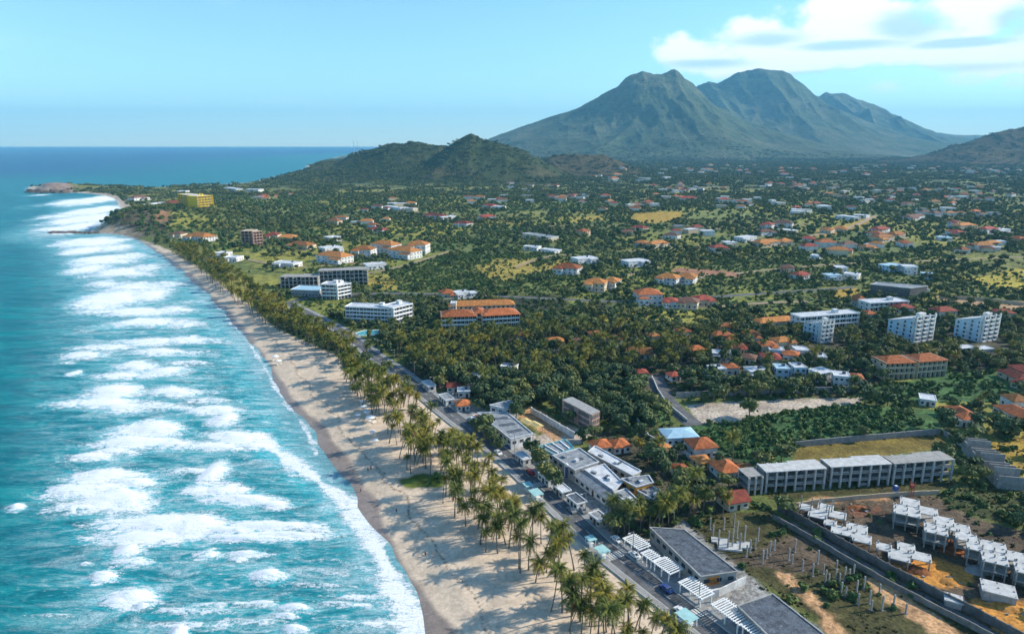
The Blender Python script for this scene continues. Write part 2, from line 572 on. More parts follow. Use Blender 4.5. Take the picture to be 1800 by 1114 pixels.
def land_z(X, Y, d=None):
    if d is None:
        d = poly_sd(LAND, X, Y)
    dist = np.hypot(X, Y)
    d = d + (fbm(X * 0.035 + 11, Y * 0.035, 3) - 0.5) * 9.0 * np.exp(-(d / 14.0) ** 2) * sstep(Y, 900, 600)
    z = np.where(d < 0, np.maximum(d * 0.10, -5.0), np.minimum(Z_LAND, d * 0.085))
    # berm line of the beach
    z = z + 0.25 * np.exp(-((d - 13) / 3.0) ** 2) * sstep(dist, 1200, 600)
    z = z + headland_bump(X, Y) * sstep(d, 0, 35)
    und = (fbm(X * 0.0035 + 3, Y * 0.0035, 3) - 0.5) * 14 * sstep(Y, 900, 2200) * sstep(d, 10, 160)
    z = z + und
    return z


def cover(X, Y, d, want='col'):
    """own colour of the ground, or how much of it carries trees / bushes"""
    n_big = fbm(X * 0.009, Y * 0.009, 4)
    n_mid = fbm(X * 0.045 + 40, Y * 0.045, 4)
    n_fine = fbm(X * 0.33 + 7, Y * 0.33, 4)
    if want == 'col':
        m = sstep(n_big, 0.42, 0.66)[:, None]
        c = np.array((0.125, 0.15, 0.04)) * (1 - m) + np.array((0.28, 0.255, 0.05)) * m
        fd = (sstep(Y, 1300, 2300) * 0.8)[:, None]
        c = c * (1 - fd) + (np.array((0.055, 0.075, 0.033)) * (1 - m) + np.array((0.10, 0.115, 0.045)) * m) * fd
        out = c
    elif want == 'tree':
        far = sstep(Y, 430, 560)
        hedge = sstep(np.abs(fbm(X * 0.006 + 9, Y * 0.012, 3) - 0.5), 0.05, 0.02)
        open_ = 0.05 + 0.48 * sstep(fbm(X * 0.008 + 60, Y * 0.012, 4), 0.49, 0.62) + 0.45 * hedge
        out = (1 - far) * (0.45 + 0.55 * sstep(n_big, 0.62, 0.42)) + far * 0.72 * np.minimum(open_, 1) * (1 + 0.9 * sstep(Y, 1200, 2000)) + 0.25 * sstep(Y, 1400, 2200)
    else:
        out = 0.45 + 0.55 * sstep(n_mid, 0.4, 0.6)
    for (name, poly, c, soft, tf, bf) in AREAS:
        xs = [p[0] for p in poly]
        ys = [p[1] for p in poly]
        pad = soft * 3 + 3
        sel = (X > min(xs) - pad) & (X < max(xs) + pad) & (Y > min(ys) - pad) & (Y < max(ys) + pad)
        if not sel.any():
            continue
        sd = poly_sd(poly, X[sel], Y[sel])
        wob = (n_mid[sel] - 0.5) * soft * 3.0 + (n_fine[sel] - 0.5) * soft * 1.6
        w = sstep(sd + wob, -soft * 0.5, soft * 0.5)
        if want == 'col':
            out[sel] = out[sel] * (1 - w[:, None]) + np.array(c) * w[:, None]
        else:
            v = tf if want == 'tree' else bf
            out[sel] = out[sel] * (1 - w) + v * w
    if want == 'col':
        # wet sand along the water, wandering in and out with the last waves
        wl = d + (fbm(X * 0.05, Y * 0.05, 3) - 0.5) * 7.0
        near = sstep(Y, 900, 500)
        edge = 6.2 + 4.5 * np.exp(-((Y - 245) / 18.0) ** 2) - 1.5 * sstep(Y, 270, 400)
        w = (1 - sstep(wl, edge - 1.6, edge + 0.8)) * sstep(Y, 1300, 900)
        out = out * (1 - w[:, None]) + np.array(C_SANDWET) * w[:, None]
        # far shore sand
        ws = (1 - sstep(d, 14, 24)) * sstep(Y, 880, 1000) * (d > -30)
        out = out * (1 - ws[:, None]) + np.array(C_SAND) * 0.9 * ws[:, None]
        rough = 1 + (0.5 - 0.4 * (out[:, 0] > 0.24)) * (n_fine - 0.5) * 2
        out = out * rough[:, None]
    else:
        out = out * sstep(d, 3, 14)
        # keep the coastal road clear
        sel = (np.hypot(X, Y) < 700)
        if sel.any():
            rd = line_d(road_line, X[sel], Y[sel])
            out[sel] = out[sel] * sstep(rd, 7.5, 9.0)
    return out


# ------------------------------------------------------------------ ground mesh
py_rows = np.concatenate([np.arange(1330, 420, -2.0), np.arange(420, 300, -1.25), np.arange(300, 264.0, -0.75)])
px_cols = np.arange(-420, 2400, 4.0)
uu = (px_cols - 900) / 1200.0
rowY = np.array([G(900, y)[1] for y in py_rows])
# metres per unit u at a row: X = u * t where t = Y / dy(v)
rowT = np.array([G(2100, y)[0] for y in py_rows])
GX = rowT[:, None] * uu[None, :]
GY = np.repeat(rowY[:, None], len(uu), 1)
X = GX.ravel()
Y = GY.ravel()
dland = poly_sd(LAND, X, Y)
Z = land_z(X, Y, dland)
colr = cover(X, Y, dland, 'col')
faces = grid_faces(len(py_rows), len(px_cols), (dland > -28) & (X < 15000))
V = np.stack([X, Y, Z], 1)
V, faces, colr, dl2 = compact(V, faces, colr, dland)

gm, t, b = material('ground')
at = t.n('ShaderNodeAttribute', attribute_name='col')
ad = t.n('ShaderNodeAttribute', attribute_name='shore')
geo = t.n('ShaderNodeNewGeometry')
pos = geo.outputs['Position']
na = t.noise(pos, 0.9, 6, 0.65)
sepc = t.n('ShaderNodeSeparateColor')
t.l(at.outputs['Color'], sepc.inputs[0])
sandy = t.n('ShaderNodeAttribute', attribute_name='sand').outputs['Fac']
nb = t.noise(pos, 0.11, 5, 0.6)
vm = t.n('ShaderNodeVectorMath', operation='SCALE')
t.l(at.outputs['Color'], vm.inputs[0])
t.l(t.m('ADD', t.m('MULTIPLY', sandy, t.m('MULTIPLY', t.step(na, 0.3, 0.7, 0.86, 1.1), t.step(t.noise(pos, 0.25, 6, .7, .8), 0.35, 0.65, 0.84, 1.08))), t.m('MULTIPLY', t.m('SUBTRACT', 1.0, sandy), t.m('MULTIPLY', t.step(na, 0.25, 0.75, 0.5, 1.45), t.step(nb, 0.3, 0.7, 0.72, 1.25)))), vm.inputs['Scale'])
# seaweed line and litter on the beach
wl = t.m('ADD', ad.outputs['Fac'], t.m('MULTIPLY', t.m('SUBTRACT', t.noise(pos, 0.05, 3, 0.5), 0.5), 12.0))
line = t.m('MULTIPLY', t.step(t.m('ABSOLUTE', t.m('SUBTRACT', wl, 14.5)), 1.0, 0.0), t.step(t.noise(pos, 0.8, 4, .7), 0.42, 0.58))
line2 = t.m('MULTIPLY', t.step(t.m('ABSOLUTE', t.m('SUBTRACT', wl, 18.5)), 4.5, 0.0), t.step(t.noise(pos, 0.55, 5, .75), 0.60, 0.70))
litter = t.m('MULTIPLY', t.m('MAXIMUM', line, line2), 0.75)
cc = t.mix(litter, vm.outputs[0], (0.10, 0.075, 0.055))
t.l(cc, b.inputs['Base Color'])
wet = t.step(ad.outputs['Fac'], 9.0, 2.0)
t.l(t.step(wet, 0, 1, 0.92, 0.35, smooth=False), b.inputs['Roughness'])
b.inputs['Specular IOR Level'].default_value = 0.2
bp = t.n('ShaderNodeBump')
bp.inputs['Distance'].default_value = 0.5
t.l(t.step(sandy, 0, 1, 0.8, 0.22, smooth=False), bp.inputs['Strength'])
t.l(t.m('ADD', na, t.m('MULTIPLY', nb, 1.5)), bp.inputs['Height'])
t.l(bp.outputs[0], b.inputs['Normal'])

me = np_mesh('ground', V, faces, gm, True)
attr_c(me, 'col', colr)
attr_f(me, 'shore', dl2)
attr_f(me, 'sand', sstep(poly_sd(AREAS[0][1], V[:, 0], V[:, 1]), -1, 1))
ground = tag(link('ground', me), kind='structure')

# ------------------------------------------------------------------ hills and mountains
def hill(name, sky_px, Y0, front, back, mat, spur=0.35, spur_len=260.0, nx=260, ny=150, base=-6.0, seed=0.0, detail=0.05, ridge_wander=0.0, spurs=()):
    """a ridge whose crest stands at distance Y0 under the skyline points; spurs and gullies run down from it"""
    pts = [G_at(x, y, Y0) for (x, y) in sky_px]
    xs = np.array([p[0] for p in pts])
    zs = np.array([p[1] for p in pts])
    x = np.linspace(xs[0], xs[-1], nx)
    y = np.linspace(Y0 - front, Y0 + back, ny)
    XX, YY = np.meshgrid(x, y)
    prof = np.interp(XX, xs, zs)
    k = 7
    prof = sum(np.interp(XX + o * (xs[-1] - xs[0]) / nx, xs, zs) for o in (-1.0, 0, 1.0)) / 3
    yc = Y0 + ridge_wander * (fbm(XX / spur_len * 0.5 + seed, XX * 0 + 2.2, 2) - 0.5)
    q = np.where(YY < yc, (yc - YY) / front, (YY - yc) / back)
    q = np.clip(q, 0, 1)
    # spurs: shift the down slope coordinate with ridged noise that stretches down the slope
    rn = ridged(XX / spur_len + seed, YY / (spur_len * 2.6) + seed * 1.7, 4)
    q2 = np.clip(q + (rn - 0.45) * -spur * np.clip(q * 2.4, 0, 1) * (1 - q), 0, 1)
    fall = (1 - q2) ** 1.25 * (1 - 0.12 * np.sin(q2 * PI))
    h = prof * fall
    h = h + (fbm(XX / spur_len * 5 + seed, YY / spur_len * 5, 4) - 0.5) * prof * detail * (1 - np.clip(q, 0, 1)) * 2
    edge = np.minimum(1, np.minimum((XX - xs[0]), (xs[-1] - XX)) / ((xs[-1] - xs[0]) * 0.04))
    h = h * np.clip(edge, 0, 1) + base * (1 - (1 - q) ** 0.5) + 0.0
    for (pxa, pxb, run, ha, hb, slope) in spurs:
        ax, ay = G_at(pxa, 258, Y0)[0], Y0
        bx, by = G_at(pxb, 258, Y0 - run)[0], Y0 - run
        ex, ey = bx - ax, by - ay
        tt = np.clip(((XX - ax) * ex + (YY - ay) * ey) / (ex * ex + ey * ey), 0, 1)
        dd = np.hypot(XX - ax - tt * ex, YY - ay - tt * ey) * (0.75 + 0.5 * fbm(XX / 300 + seed, YY / 300, 3))
        top = (ha * (1 - tt) + hb * tt) - 60 * np.sin(tt * PI)
        hs = top - dd * slope
        k = 60.0
        h = np.where(hs > h - k, np.maximum(h, hs) + np.clip(k - np.abs(h - hs), 0, k) ** 2 / (4 * k), h)
    V = np.stack([XX, YY, h], -1).reshape(-1, 3)
    me = np_mesh(name, V, grid_faces(ny, nx), mat, True)
    o = tag(link(name, me), kind='structure')
    return o, (x, y, h)


def slope_mat(name, c1, c2, c3, sc):
    m, t, b = material(name)
    geo = t.n('ShaderNodeNewGeometry')
    pos = geo.outputs['Position']
    n1 = t.noise(pos, sc, 8, 0.68)
    n2 = t.noise(pos, sc * 7, 8, 0.78)
    n3 = t.noise(pos, sc * 0.3, 4, 0.5)
    f = t.m('ADD', t.m('MULTIPLY', n1, 0.5), t.m('MULTIPLY', n2, 0.5))
    c = t.mix(t.step(f, 0.40, 0.60), c1, c2)
    c = t.mix(t.m('MULTIPLY', t.step(t.m('ADD', t.m('MULTIPLY', n3, .6), t.m('MULTIPLY', n2, .4)), 0.48, 0.62), 0.75), c, c3)
    t.l(c, b.inputs['Base Color'])
    b.inputs['Roughness'].default_value = 0.95
    b.inputs['Specular IOR Level'].default_value = 0.05
    bp = t.n('ShaderNodeBump')
    bp.inputs['Distance'].default_value = 0.55 / sc * 0.2
    bp.inputs['Strength'].default_value = 1.0
    t.l(t.m('ADD', n1, t.m('MULTIPLY', n2, 0.9)), bp.inputs['Height'])
    t.l(bp.outputs[0], b.inputs['Normal'])
    return m


m_mount = slope_mat('mountain_slope', (0.03, 0.05, 0.03), (0.11, 0.135, 0.07), (0.16, 0.16, 0.10), 0.006)
m_hill = slope_mat('hill_slope', (0.03, 0.045, 0.018), (0.065, 0.08, 0.03), (0.12, 0.10, 0.05), 0.02)
m_brown = slope_mat('brown_slope', (0.06, 0.058, 0.03), (0.12, 0.095, 0.05), (0.17, 0.115, 0.06), 0.012)

HILLS = {}
HILLS['m1'] = hill('mountain', [(830, 252), (860, 243), (900, 228), (960, 208), (1020, 188), (1050, 172), (1085, 150), (1105, 135), (1125, 128), (1150, 130), (1165, 128),
                                (1185, 123), (1200, 131), (1230, 157), (1260, 184), (1310, 208), (1370, 230), (1430, 249), (1490, 268), (1540, 284)], 7000, 2000, 1600, m_mount,
                   spur=0.42, spur_len=560, nx=480, ny=300, seed=3.1, detail=0.035, ridge_wander=500, spurs=((1165, 1045, 1650, 690, 40, .62), (1195, 1330, 1500, 620, 30, .6)))
HILLS['m2'] = hill('mountain', [(1080, 262), (1150, 225), (1200, 180), (1230, 150), (1250, 142), (1265, 146), (1300, 127), (1340, 120), (1375, 123), (1400, 139), (1440, 164), (1480, 187),
                                (1540, 214), (1600, 243), (1660, 262), (1740, 278)], 9400, 2600, 1800, m_mount, spur=0.4, spur_len=680, nx=460, ny=280, seed=8.7, detail=0.03, ridge_wander=700, spurs=((1345, 1290, 2100, 900, 40, .62), (1400, 1520, 2000, 780, 30, .6)))
HILLS['m3'] = hill('mountain', [(1330, 250), (1400, 185), (1440, 165), (1480, 167), (1530, 182), (1580, 209), (1620, 228), (1660, 241), (1720, 256)], 11200, 2200, 1400, m_mount, spur=0.8,
                   spur_len=800, nx=240, ny=140, seed=5.2, ridge_wander=600)
HILLS['m4'] = hill('mountain', [(1560, 268), (1620, 246), (1645, 233), (1680, 237), (1735, 238), (1790, 246), (1850, 240), (1950, 250), (2050, 266)], 12600, 1800, 1200, m_mount, spur=0.7,
                   spur_len=800, nx=200, ny=100, seed=1.2)
HILLS['right'] = hill('hill', [(1590, 288), (1640, 276), (1690, 260), (1730, 246), (1765, 234), (1800, 226), (1850, 214), (1930, 212), (2020, 236), (2120, 270), (2200, 288)], 4200, 800, 900, m_brown,
                      spur=0.8, spur_len=300, nx=300, ny=170, seed=12.4, detail=0.06, ridge_wander=250)
HILLS['a'] = hill('hill', [(430, 325), (470, 314), (500, 309), (540, 298), (568, 283), (600, 282), (618, 271), (660, 262), (690, 252), (730, 249), (765, 256), (800, 258), (840, 262), (880, 275), (920, 295)], 2750, 560, 420,
                  m_hill, spur=0.45, spur_len=190, nx=300, ny=180, seed=2.2, detail=0.06, ridge_wander=120)
HILLS['b'] = hill('hill', [(690, 318), (740, 292), (775, 266), (800, 249), (814, 241), (828, 235), (842, 242), (862, 247), (885, 254), (925, 268), (972, 292), (1010, 312)], 2520, 430, 380, m_hill,
                  spur=0.35, spur_len=170, nx=260, ny=170, seed=7.9, detail=0.03, ridge_wander=30)
HILLS['c'] = hill('hill', [(915, 305), (940, 286), (970, 274), (1010, 270), (1035, 273), (1060, 271), (1090, 284), (1130, 300), (1160, 312)], 2950, 420, 380, m_brown, spur=0.8, spur_len=170, nx=220, ny=130,
                  seed=4.4, detail=0.05, ridge_wander=80)


def hills_z(X, Y):
    """height of the hills (not the far mountains) at points"""
    z = np.full(X.shape, -50.0)
    for k in ('right', 'a', 'b', 'c', 'm1', 'm2', 'm3'):
        x, y, h = HILLS[k][1]
        fi = (X - x[0]) / (x[1] - x[0])
        fj = (Y - y[0]) / (y[1] - y[0])
        ok = (fi >= 0) & (fi < len(x) - 1) & (fj >= 0) & (fj < len(y) - 1)
        i = np.clip(fi.astype(int), 0, len(x) - 2)
        j = np.clip(fj.astype(int), 0, len(y) - 2)
        a = np.clip(fi - i, 0, 1)
        c = np.clip(fj - j, 0, 1)
        hh = (h[j, i] * (1 - a) + h[j, i + 1] * a) * (1 - c) + (h[j + 1, i] * (1 - a) + h[j + 1, i + 1] * a) * c
        z = np.where(ok, np.maximum(z, hh), z)
    return z
# ------------------------------------------------------------------ the sea
# breakers: photograph x, y, half width, half height, strength
BREAKERS = [
    (165, 352, 40, 9, 1), (170, 370, 34, 12, 1), (150, 385, 50, 9, .9), (120, 402, 46, 6, .8), (140, 398, 40, 8, .9), (185, 346, 18, 6, .8), (110, 410, 30, 5, .6),
    (170, 425, 50, 8, .9), (150, 440, 34, 8, .8), (205, 435, 40, 8, .7), (185, 458, 46, 9, .9), (230, 450, 40, 6, .6), (150, 475, 34, 8, .8), (215, 480, 60, 8, .8), (265, 470, 40, 7, .6),
    (185, 500, 34, 8, .7), (240, 505, 50, 9, .8), (190, 527, 46, 15, 1), (262, 518, 36, 13, .9), (295, 500, 40, 6, .6), (230, 548, 80, 8, .9), (310, 545, 50, 8, .7), (350, 530, 30, 6, .5),
    (160, 580, 30, 4, .4), (255, 568, 60, 8, .85), (330, 570, 50, 7, .7), (180, 612, 60, 6, .7), (150, 625, 46, 8, .8), (250, 602, 60, 8, .8), (330, 598, 50, 7, .8), (385, 600, 34, 6, .5), (290, 620, 60, 8, .8),
    (240, 645, 40, 9, .8), (215, 660, 44, 7, .8), (290, 655, 40, 10, .8), (330, 640, 40, 6, .6), (115, 640, 20, 4, .5), (130, 658, 13, 5, .8),
    (195, 692, 46, 17, 1), (180, 710, 66, 10, 1), (225, 718, 40, 8, .9), (310, 690, 50, 9, .9), (285, 715, 60, 8, .7), (365, 705, 40, 7, .6),
    (380, 722, 44, 8, .9), (400, 735, 26, 12, .9), (265, 758, 60, 17, 1), (250, 780, 76, 12, 1), (310, 785, 50, 8, .8), (160, 805, 40, 9, .9), (200, 795, 40, 8, .8), (415, 768, 50, 14, .95), (375, 785, 50, 9, .9), (440, 785, 40, 7, .9),
    (185, 840, 60, 14, 1), (160, 862, 70, 16, .9), (205, 880, 66, 22, 1), (140, 890, 60, 14, .7), (235, 850, 46, 10, .9), (330, 830, 50, 6, .6), (372, 835, 22, 20, .9), (390, 862, 46, 13, 1), (430, 880, 64, 12, 1), (480, 888, 36, 8, .9), (350, 860, 30, 10, .8),
    (280, 920, 92, 17, 1), (250, 945, 70, 16, 1), (335, 930, 70, 20, 1), (225, 970, 26, 14, .9), (400, 935, 60, 9, .8), (470, 925, 80, 10, .95), (500, 942, 90, 7, .95), (430, 948, 80, 7, .85), (560, 935, 30, 7, .7),
    (366, 977, 26, 11, .75), (440, 975, 38, 7, .8), (420, 985, 20, 5, .7), (476, 1012, 27, 13, 1), (462, 1018, 20, 6, .9), (182, 1012, 24, 11, .95), (230, 990, 40, 9, .75), (150, 992, 12, 4, .6), (228, 1052, 40, 19, 1), (205, 1060, 26, 10, .9), (250, 1068, 20, 10, .8),
    (33, 889, 15, 8, 1), (95, 1082, 44, 4, .5), (330, 1075, 80, 7, .6), (400, 1065, 70, 6, .65), (460, 1062, 30, 5, .7), (515, 1072, 30, 9, .9), (500, 1085, 24, 5, .8), (315, 1108, 16, 14, .95), (520, 1108, 26, 9, .9), (330, 1100, 80, 8, .6), (430, 1095, 60, 6, .5),
    (600, 1010, 40, 5, .6), (560, 1030, 60, 6, .6), (640, 1050, 50, 7, .75), (610, 1062, 60, 6, .7), (680, 1095, 50, 8, .8), (620, 1100, 50, 6, .5), (590, 985, 40, 5, .4), (640, 1000, 24, 5, .6),
    (110, 330, 14, 2, .5), (70, 343, 14, 2, .8), (60, 1130, 60, 8, .5), (250, 1150, 90, 12, .9), (450, 1150, 90, 12, .8), (640, 1160, 90, 12, .8),
]
SWASH_PX = [(800, 1200), (742, 1112), (712, 1062), (686, 1010), (660, 958), (630, 915), (600, 878), (560, 845), (520, 815), (480, 790), (455, 765)]
swash = smooth_line(P(SWASH_PX, 0), 5)
SWASH2_PX = [(556, 800), (546, 772), (533, 748), (510, 718), (494, 695), (470, 655), (443, 612), (424, 588), (400, 560), (365, 520), (330, 488), (290, 456), (240, 425)]
swash2 = smooth_line(P(SWASH2_PX, 0), 5)

py_rows = np.concatenate([np.arange(1340, 420, -1.6), np.arange(420, 290, -1.0), np.arange(290, 260, -1.0), [259.3, 258.6, 258.1]])
px_cols = np.arange(-560, 1000, 3.2)
uu = (px_cols - 900) / 1200.0
rowY = np.array([G(900, y, 0)[1] for y in py_rows])
rowT = np.array([G(2100, y, 0)[0] for y in py_rows])
X = (rowT[:, None] * uu[None, :]).ravel()
Y = np.repeat(rowY[:, None], len(uu), 1).ravel()
dsea = -poly_sd(LAND, X, Y)           # positive out at sea
dist = np.hypot(X, Y)
foam = np.zeros(X.shape)
aer = np.zeros(X.shape)
lift = np.zeros(X.shape)
wx = (fbm(X * 0.05, Y * 0.05 + 9, 4) - 0.5)
wy = (fbm(X * 0.05 + 21, Y * 0.05, 4) - 0.5)
for (cx, cy, hw, hh, st) in BREAKERS:
    x0, y0 = G(cx, cy, 0)
    rx = G(cx + hw, cy, 0)[0] - x0
    ry = (G(cx, cy - hh, 0)[1] - G(cx, cy + hh, 0)[1]) * 0.5
    sel = (np.abs(X - x0) < rx * 3 + 10) & (np.abs(Y - y0) < ry * 4 + 10)
    if not sel.any():
        continue
    dx = (X[sel] - x0 + wx[sel] * rx * 0.9) / rx
    dy = (Y[sel] - y0 + wy[sel] * ry * 1.2) / ry
    # the leading (near) edge is flatter, the far side rounds off into a crest
    dx = dx + 0.18 * dy
    crest_cut = np.where(dy < 0, np.clip(1.25 + dy, 0, 1), 1)
    q = np.sqrt(dx * dx + np.where(dy > 0, dy * dy * (1 + 0.8 * dx * dx), dy * dy * 1.25))
    f = np.clip(1.36 - 0.74 * q, 0, 1.08) * st
    foam[sel] = np.maximum(foam[sel], f)
    a = np.clip(1.0 - q * 0.36, 0, 1) * st
    aer[sel] = np.maximum(aer[sel], a)
    lift[sel] = np.maximum(lift[sel], np.clip(1.2 - q, 0, 1) * st * crest_cut)
ds = line_d(swash, X, Y)
wsw = 3.4 + (fbm(X * 0.06, Y * 0.06, 3) - 0.5) * 7
foam = np.maximum(foam, np.clip(1.2 - 0.62 * ds / np.maximum(wsw, 1.0), 0, 0.98))
aer = np.maximum(aer, np.clip(1 - ds / 16, 0, 1))
ds2 = line_d(swash2, X, Y) + (fbm(X * 0.1, Y * 0.1, 3) - 0.5) * 5
foam = np.maximum(foam, np.clip(1.1 - np.abs(ds2) / 2.0, 0, .72) * sstep(dist, 900, 400))
aer = np.maximum(aer, 0.75 * np.clip(1 - ds2 / 40, 0, 1))
# shoals of the surf zone
surfw = 88 + 12 * sstep(Y, 150, 420)
zone = sstep(dsea, surfw * 1.3, surfw * 0.7) * sstep(dsea, -8, 6) * sstep(Y, 1700, 1300)
crest = np.sin((Y + 0.22 * X + 14 * wx) * 2 * PI / 17.0)
foam = np.minimum(foam + zone * (0.14 + 0.06 * sstep(Y, 420, 800)) * sstep(dsea, 6, 24), 1.08)
swell = (fbm(X * 0.02, Y * 0.09, 3) - 0.5) * 1.6 * sstep(dist, 2600, 500)
Z = 0.12 + swell * 0.6 * sstep(dsea, 0, 40) + crest * 0.16 * sstep(dsea, 5, 60) * sstep(dist, 1500, 500) + lift * 1.15 * sstep(dsea, 0, 25)
Z = np.where(dsea < 4, np.minimum(Z, 0.12), Z)
V = np.stack([X, Y, Z], 1)
faces = grid_faces(len(py_rows), len(px_cols), dsea > -14)
V, faces, foam, aer, dsea, zone = compact(V, faces, foam, aer, dsea, zone)
# the far sea: one more ring of large faces out to the horizon and to the sides
xs = [-60000, 60000]
far_v = []
sm, t, b = material('sea_water')
geo = t.n('ShaderNodeNewGeometry')
pos = geo.outputs['Position']
A = lambda nm: t.n('ShaderNodeAttribute', attribute_name=nm).outputs['Fac']
fo, ae, de, zo = A('foam'), A('aer'), A('depth'), A('zone')
streak = t.mapping(pos, (0.30, 1.0, 1.0), rot=(0, 0, math.radians(-8)))
s1 = t.noise(streak, 0.22, 7, 0.66, 0.8)
s2 = t.noise(streak, 1.1, 6, 0.7, 0.5)
lace = t.noise(pos, 0.9, 6, 0.72, 0.9)
speck = t.noise(pos, 2.4, 5, 0.7, 0.4)
big = t.noise(t.mapping(pos, (0.5, 1, 1)), 0.012, 5, 0.6)
mid = t.noise(streak, 0.06, 6, 0.62, 0.6)
# water colour by depth and by the sand and air stirred up in it
c_deep = (0.0006, 0.066, 0.165)
c_mid = (0.0003, 0.135, 0.165)
c_teal = (0.001, 0.245, 0.245)
c_aer = (0.05, 0.52, 0.57)
dd = t.m('ADD', de, t.m('MULTIPLY', t.m('SUBTRACT', big, 0.5), 420.0))
wc = t.mix(t.step(dd, 260, 1500), c_mid, c_deep)
wc = t.mix(t.m('MULTIPLY', t.step(t.m('ADD', t.m('MULTIPLY', mid, .7), t.m('MULTIPLY', s1, .3)), 0.44, 0.66), t.step(dd, 900, 120, 0.10, 0.85)), wc, c_teal)
dark = t.m('MULTIPLY', t.step(t.m('ADD', t.m('MULTIPLY', s1, .6), t.m('MULTIPLY', s2, .4)), 0.52, 0.36), 0.55)
wc = t.mix(dark, wc, (0.0005, 0.075, 0.105))
af = t.m('MULTIPLY', t.m('ADD', t.m('MULTIPLY', t.step(ae, 0.25, 0.9), 0.75), t.m('MULTIPLY', zo, 0.42)), t.step(t.m('ADD', t.m('MULTIPLY', s1, .5), t.m('MULTIPLY', lace, .5)), 0.38, 0.60, 0.25, 1.15))
wc = t.mix(t.m('MINIMUM', af, 0.92), wc, c_aer)
wc = t.mix(t.m('MULTIPLY', t.step(de, 16, 0), 0.55), wc, (0.20, 0.30, 0.33))
# foam
lump = t.noise(t.mapping(pos, (0.6, 1, 1)), 0.28, 6, 0.62, 0.7)
nz = t.m('ADD', t.m('MULTIPLY', s2, 0.36), t.m('ADD', t.m('MULTIPLY', lace, 0.22), t.m('ADD', t.m('MULTIPLY', speck, 0.17), t.m('MULTIPLY', lump, 0.25))))
f1 = t.step(t.m('ADD', fo, t.m('MULTIPLY', t.m('SUBTRACT', nz, 0.5), 5.0)), 0.36, 0.95)
thin = t.m('MULTIPLY', t.m('ADD', t.m('MULTIPLY', zo, 0.85), t.m('MULTIPLY', t.step(ae, .3, 1.0), 0.4)), t.step(t.m('ADD', t.m('MULTIPLY', s1, 0.45), t.m('MULTIPLY', s2, 0.55)), 0.49, 0.66))
thin = t.m('MULTIPLY', thin, t.step(speck, 0.32, 0.55, 0.4, 1.0))
veil = t.m('MULTIPLY', t.m('MAXIMUM', zo, t.m('MULTIPLY', t.step(ae, .2, .9), .9)), t.step(t.noise(streak, 0.16, 7, 0.68, 1.2), 0.46, 0.66))
veil = t.m('MULTIPLY', veil, t.step(t.m('ADD', t.m('MULTIPLY', lace, .5), t.m('MULTIPLY', speck, .5)), 0.36, 0.62, 0.15, 1.0))
caps = t.m('MULTIPLY', t.step(s2, 0.70, 0.76), t.step(s1, 0.5, 0.6))
ff = t.m('MAXIMUM', f1, t.m('MAXIMUM', t.m('MAXIMUM', t.m('MULTIPLY', thin, 0.9), t.m('MULTIPLY', veil, 0.7)), t.m('MULTIPLY', caps, 0.45)), clamp=True)
c = t.mix(ff, wc, (0.84, 0.86, 0.87))
t.l(c, b.inputs['Base Color'])
t.l(t.step(ff, 0, 1, 0.34, 0.9, smooth=False), b.inputs['Roughness'])
t.l(t.step(ff, 0, 1, 0.07, 0.03, smooth=False), b.inputs['Specular IOR Level'])
bp = t.n('ShaderNodeBump')
bp.inputs['Distance'].default_value = 0.9
bp.inputs['Strength'].default_value = 0.6
hgt = t.m('ADD', t.m('MULTIPLY', s2, 0.8), t.m('ADD', t.m('MULTIPLY', s1, 1.4), t.m('MULTIPLY', ff, t.m('MULTIPLY', lace, 0.9))))
t.l(hgt, bp.inputs['Height'])
t.l(bp.outputs[0], b.inputs['Normal'])
me = np_mesh('sea', V, faces, sm, True)
attr_f(me, 'foam', foam)
attr_f(me, 'aer', aer)
attr_f(me, 'depth', dsea)
attr_f(me, 'zone', zone)
sea = tag(link('sea', me), kind='structure')
# ------------------------------------------------------------------ building materials
surf('wall_white', (0.66, 0.65, 0.62), 0.85, 0.2, 0.4, stain=0.65, stain_col=(0.38, 0.36, 0.33))
surf('wall_cream', (0.62, 0.52, 0.37), 0.85, 0.10, 0.35, stain=0.35, stain_col=(0.3, 0.25, 0.2))
surf('wall_beige', (0.50, 0.40, 0.28), 0.85, 0.12, 0.35, stain=0.4, stain_col=(0.22, 0.18, 0.14))
surf('wall_blue', (0.42, 0.58, 0.68), 0.8, 0.10, 0.35, stain=0.3, stain_col=(0.25, 0.3, 0.33))
surf('wall_pink', (0.46, 0.30, 0.24), 0.9, 0.15, 0.4, stain=0.5, stain_col=(0.16, 0.13, 0.11))
surf('wall_yellow', (0.80, 0.52, 0.03), 0.85, 0.08, 0.3, stain=0.25, stain_col=(0.4, 0.25, 0.05))
surf('wall_grey', (0.34, 0.33, 0.31), 0.9, 0.14, 0.4, stain=0.5, stain_col=(0.14, 0.135, 0.13))
surf('wall_dark', (0.13, 0.125, 0.12), 0.9, 0.2, 0.4, stain=0.5, stain_col=(0.06, 0.06, 0.06))
surf('wall_ochre', (0.52, 0.27, 0.06), 0.85, 0.1, 0.4)
surf('concrete', (0.33, 0.315, 0.29), 0.92, 0.16, 0.5, stain=0.6, stain_col=(0.13, 0.12, 0.11), bump=0.02)
surf('concrete_pale', (0.46, 0.44, 0.41), 0.92, 0.16, 0.5, stain=0.5, stain_col=(0.2, 0.19, 0.17), bump=0.02)
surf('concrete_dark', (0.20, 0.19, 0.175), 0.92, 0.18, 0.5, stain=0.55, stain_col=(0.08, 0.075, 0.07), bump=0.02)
surf('slab_white', (0.50, 0.495, 0.475), 0.9, 0.16, 0.5, stain=0.7, stain_col=(0.36, 0.35, 0.33), bump=0.02)
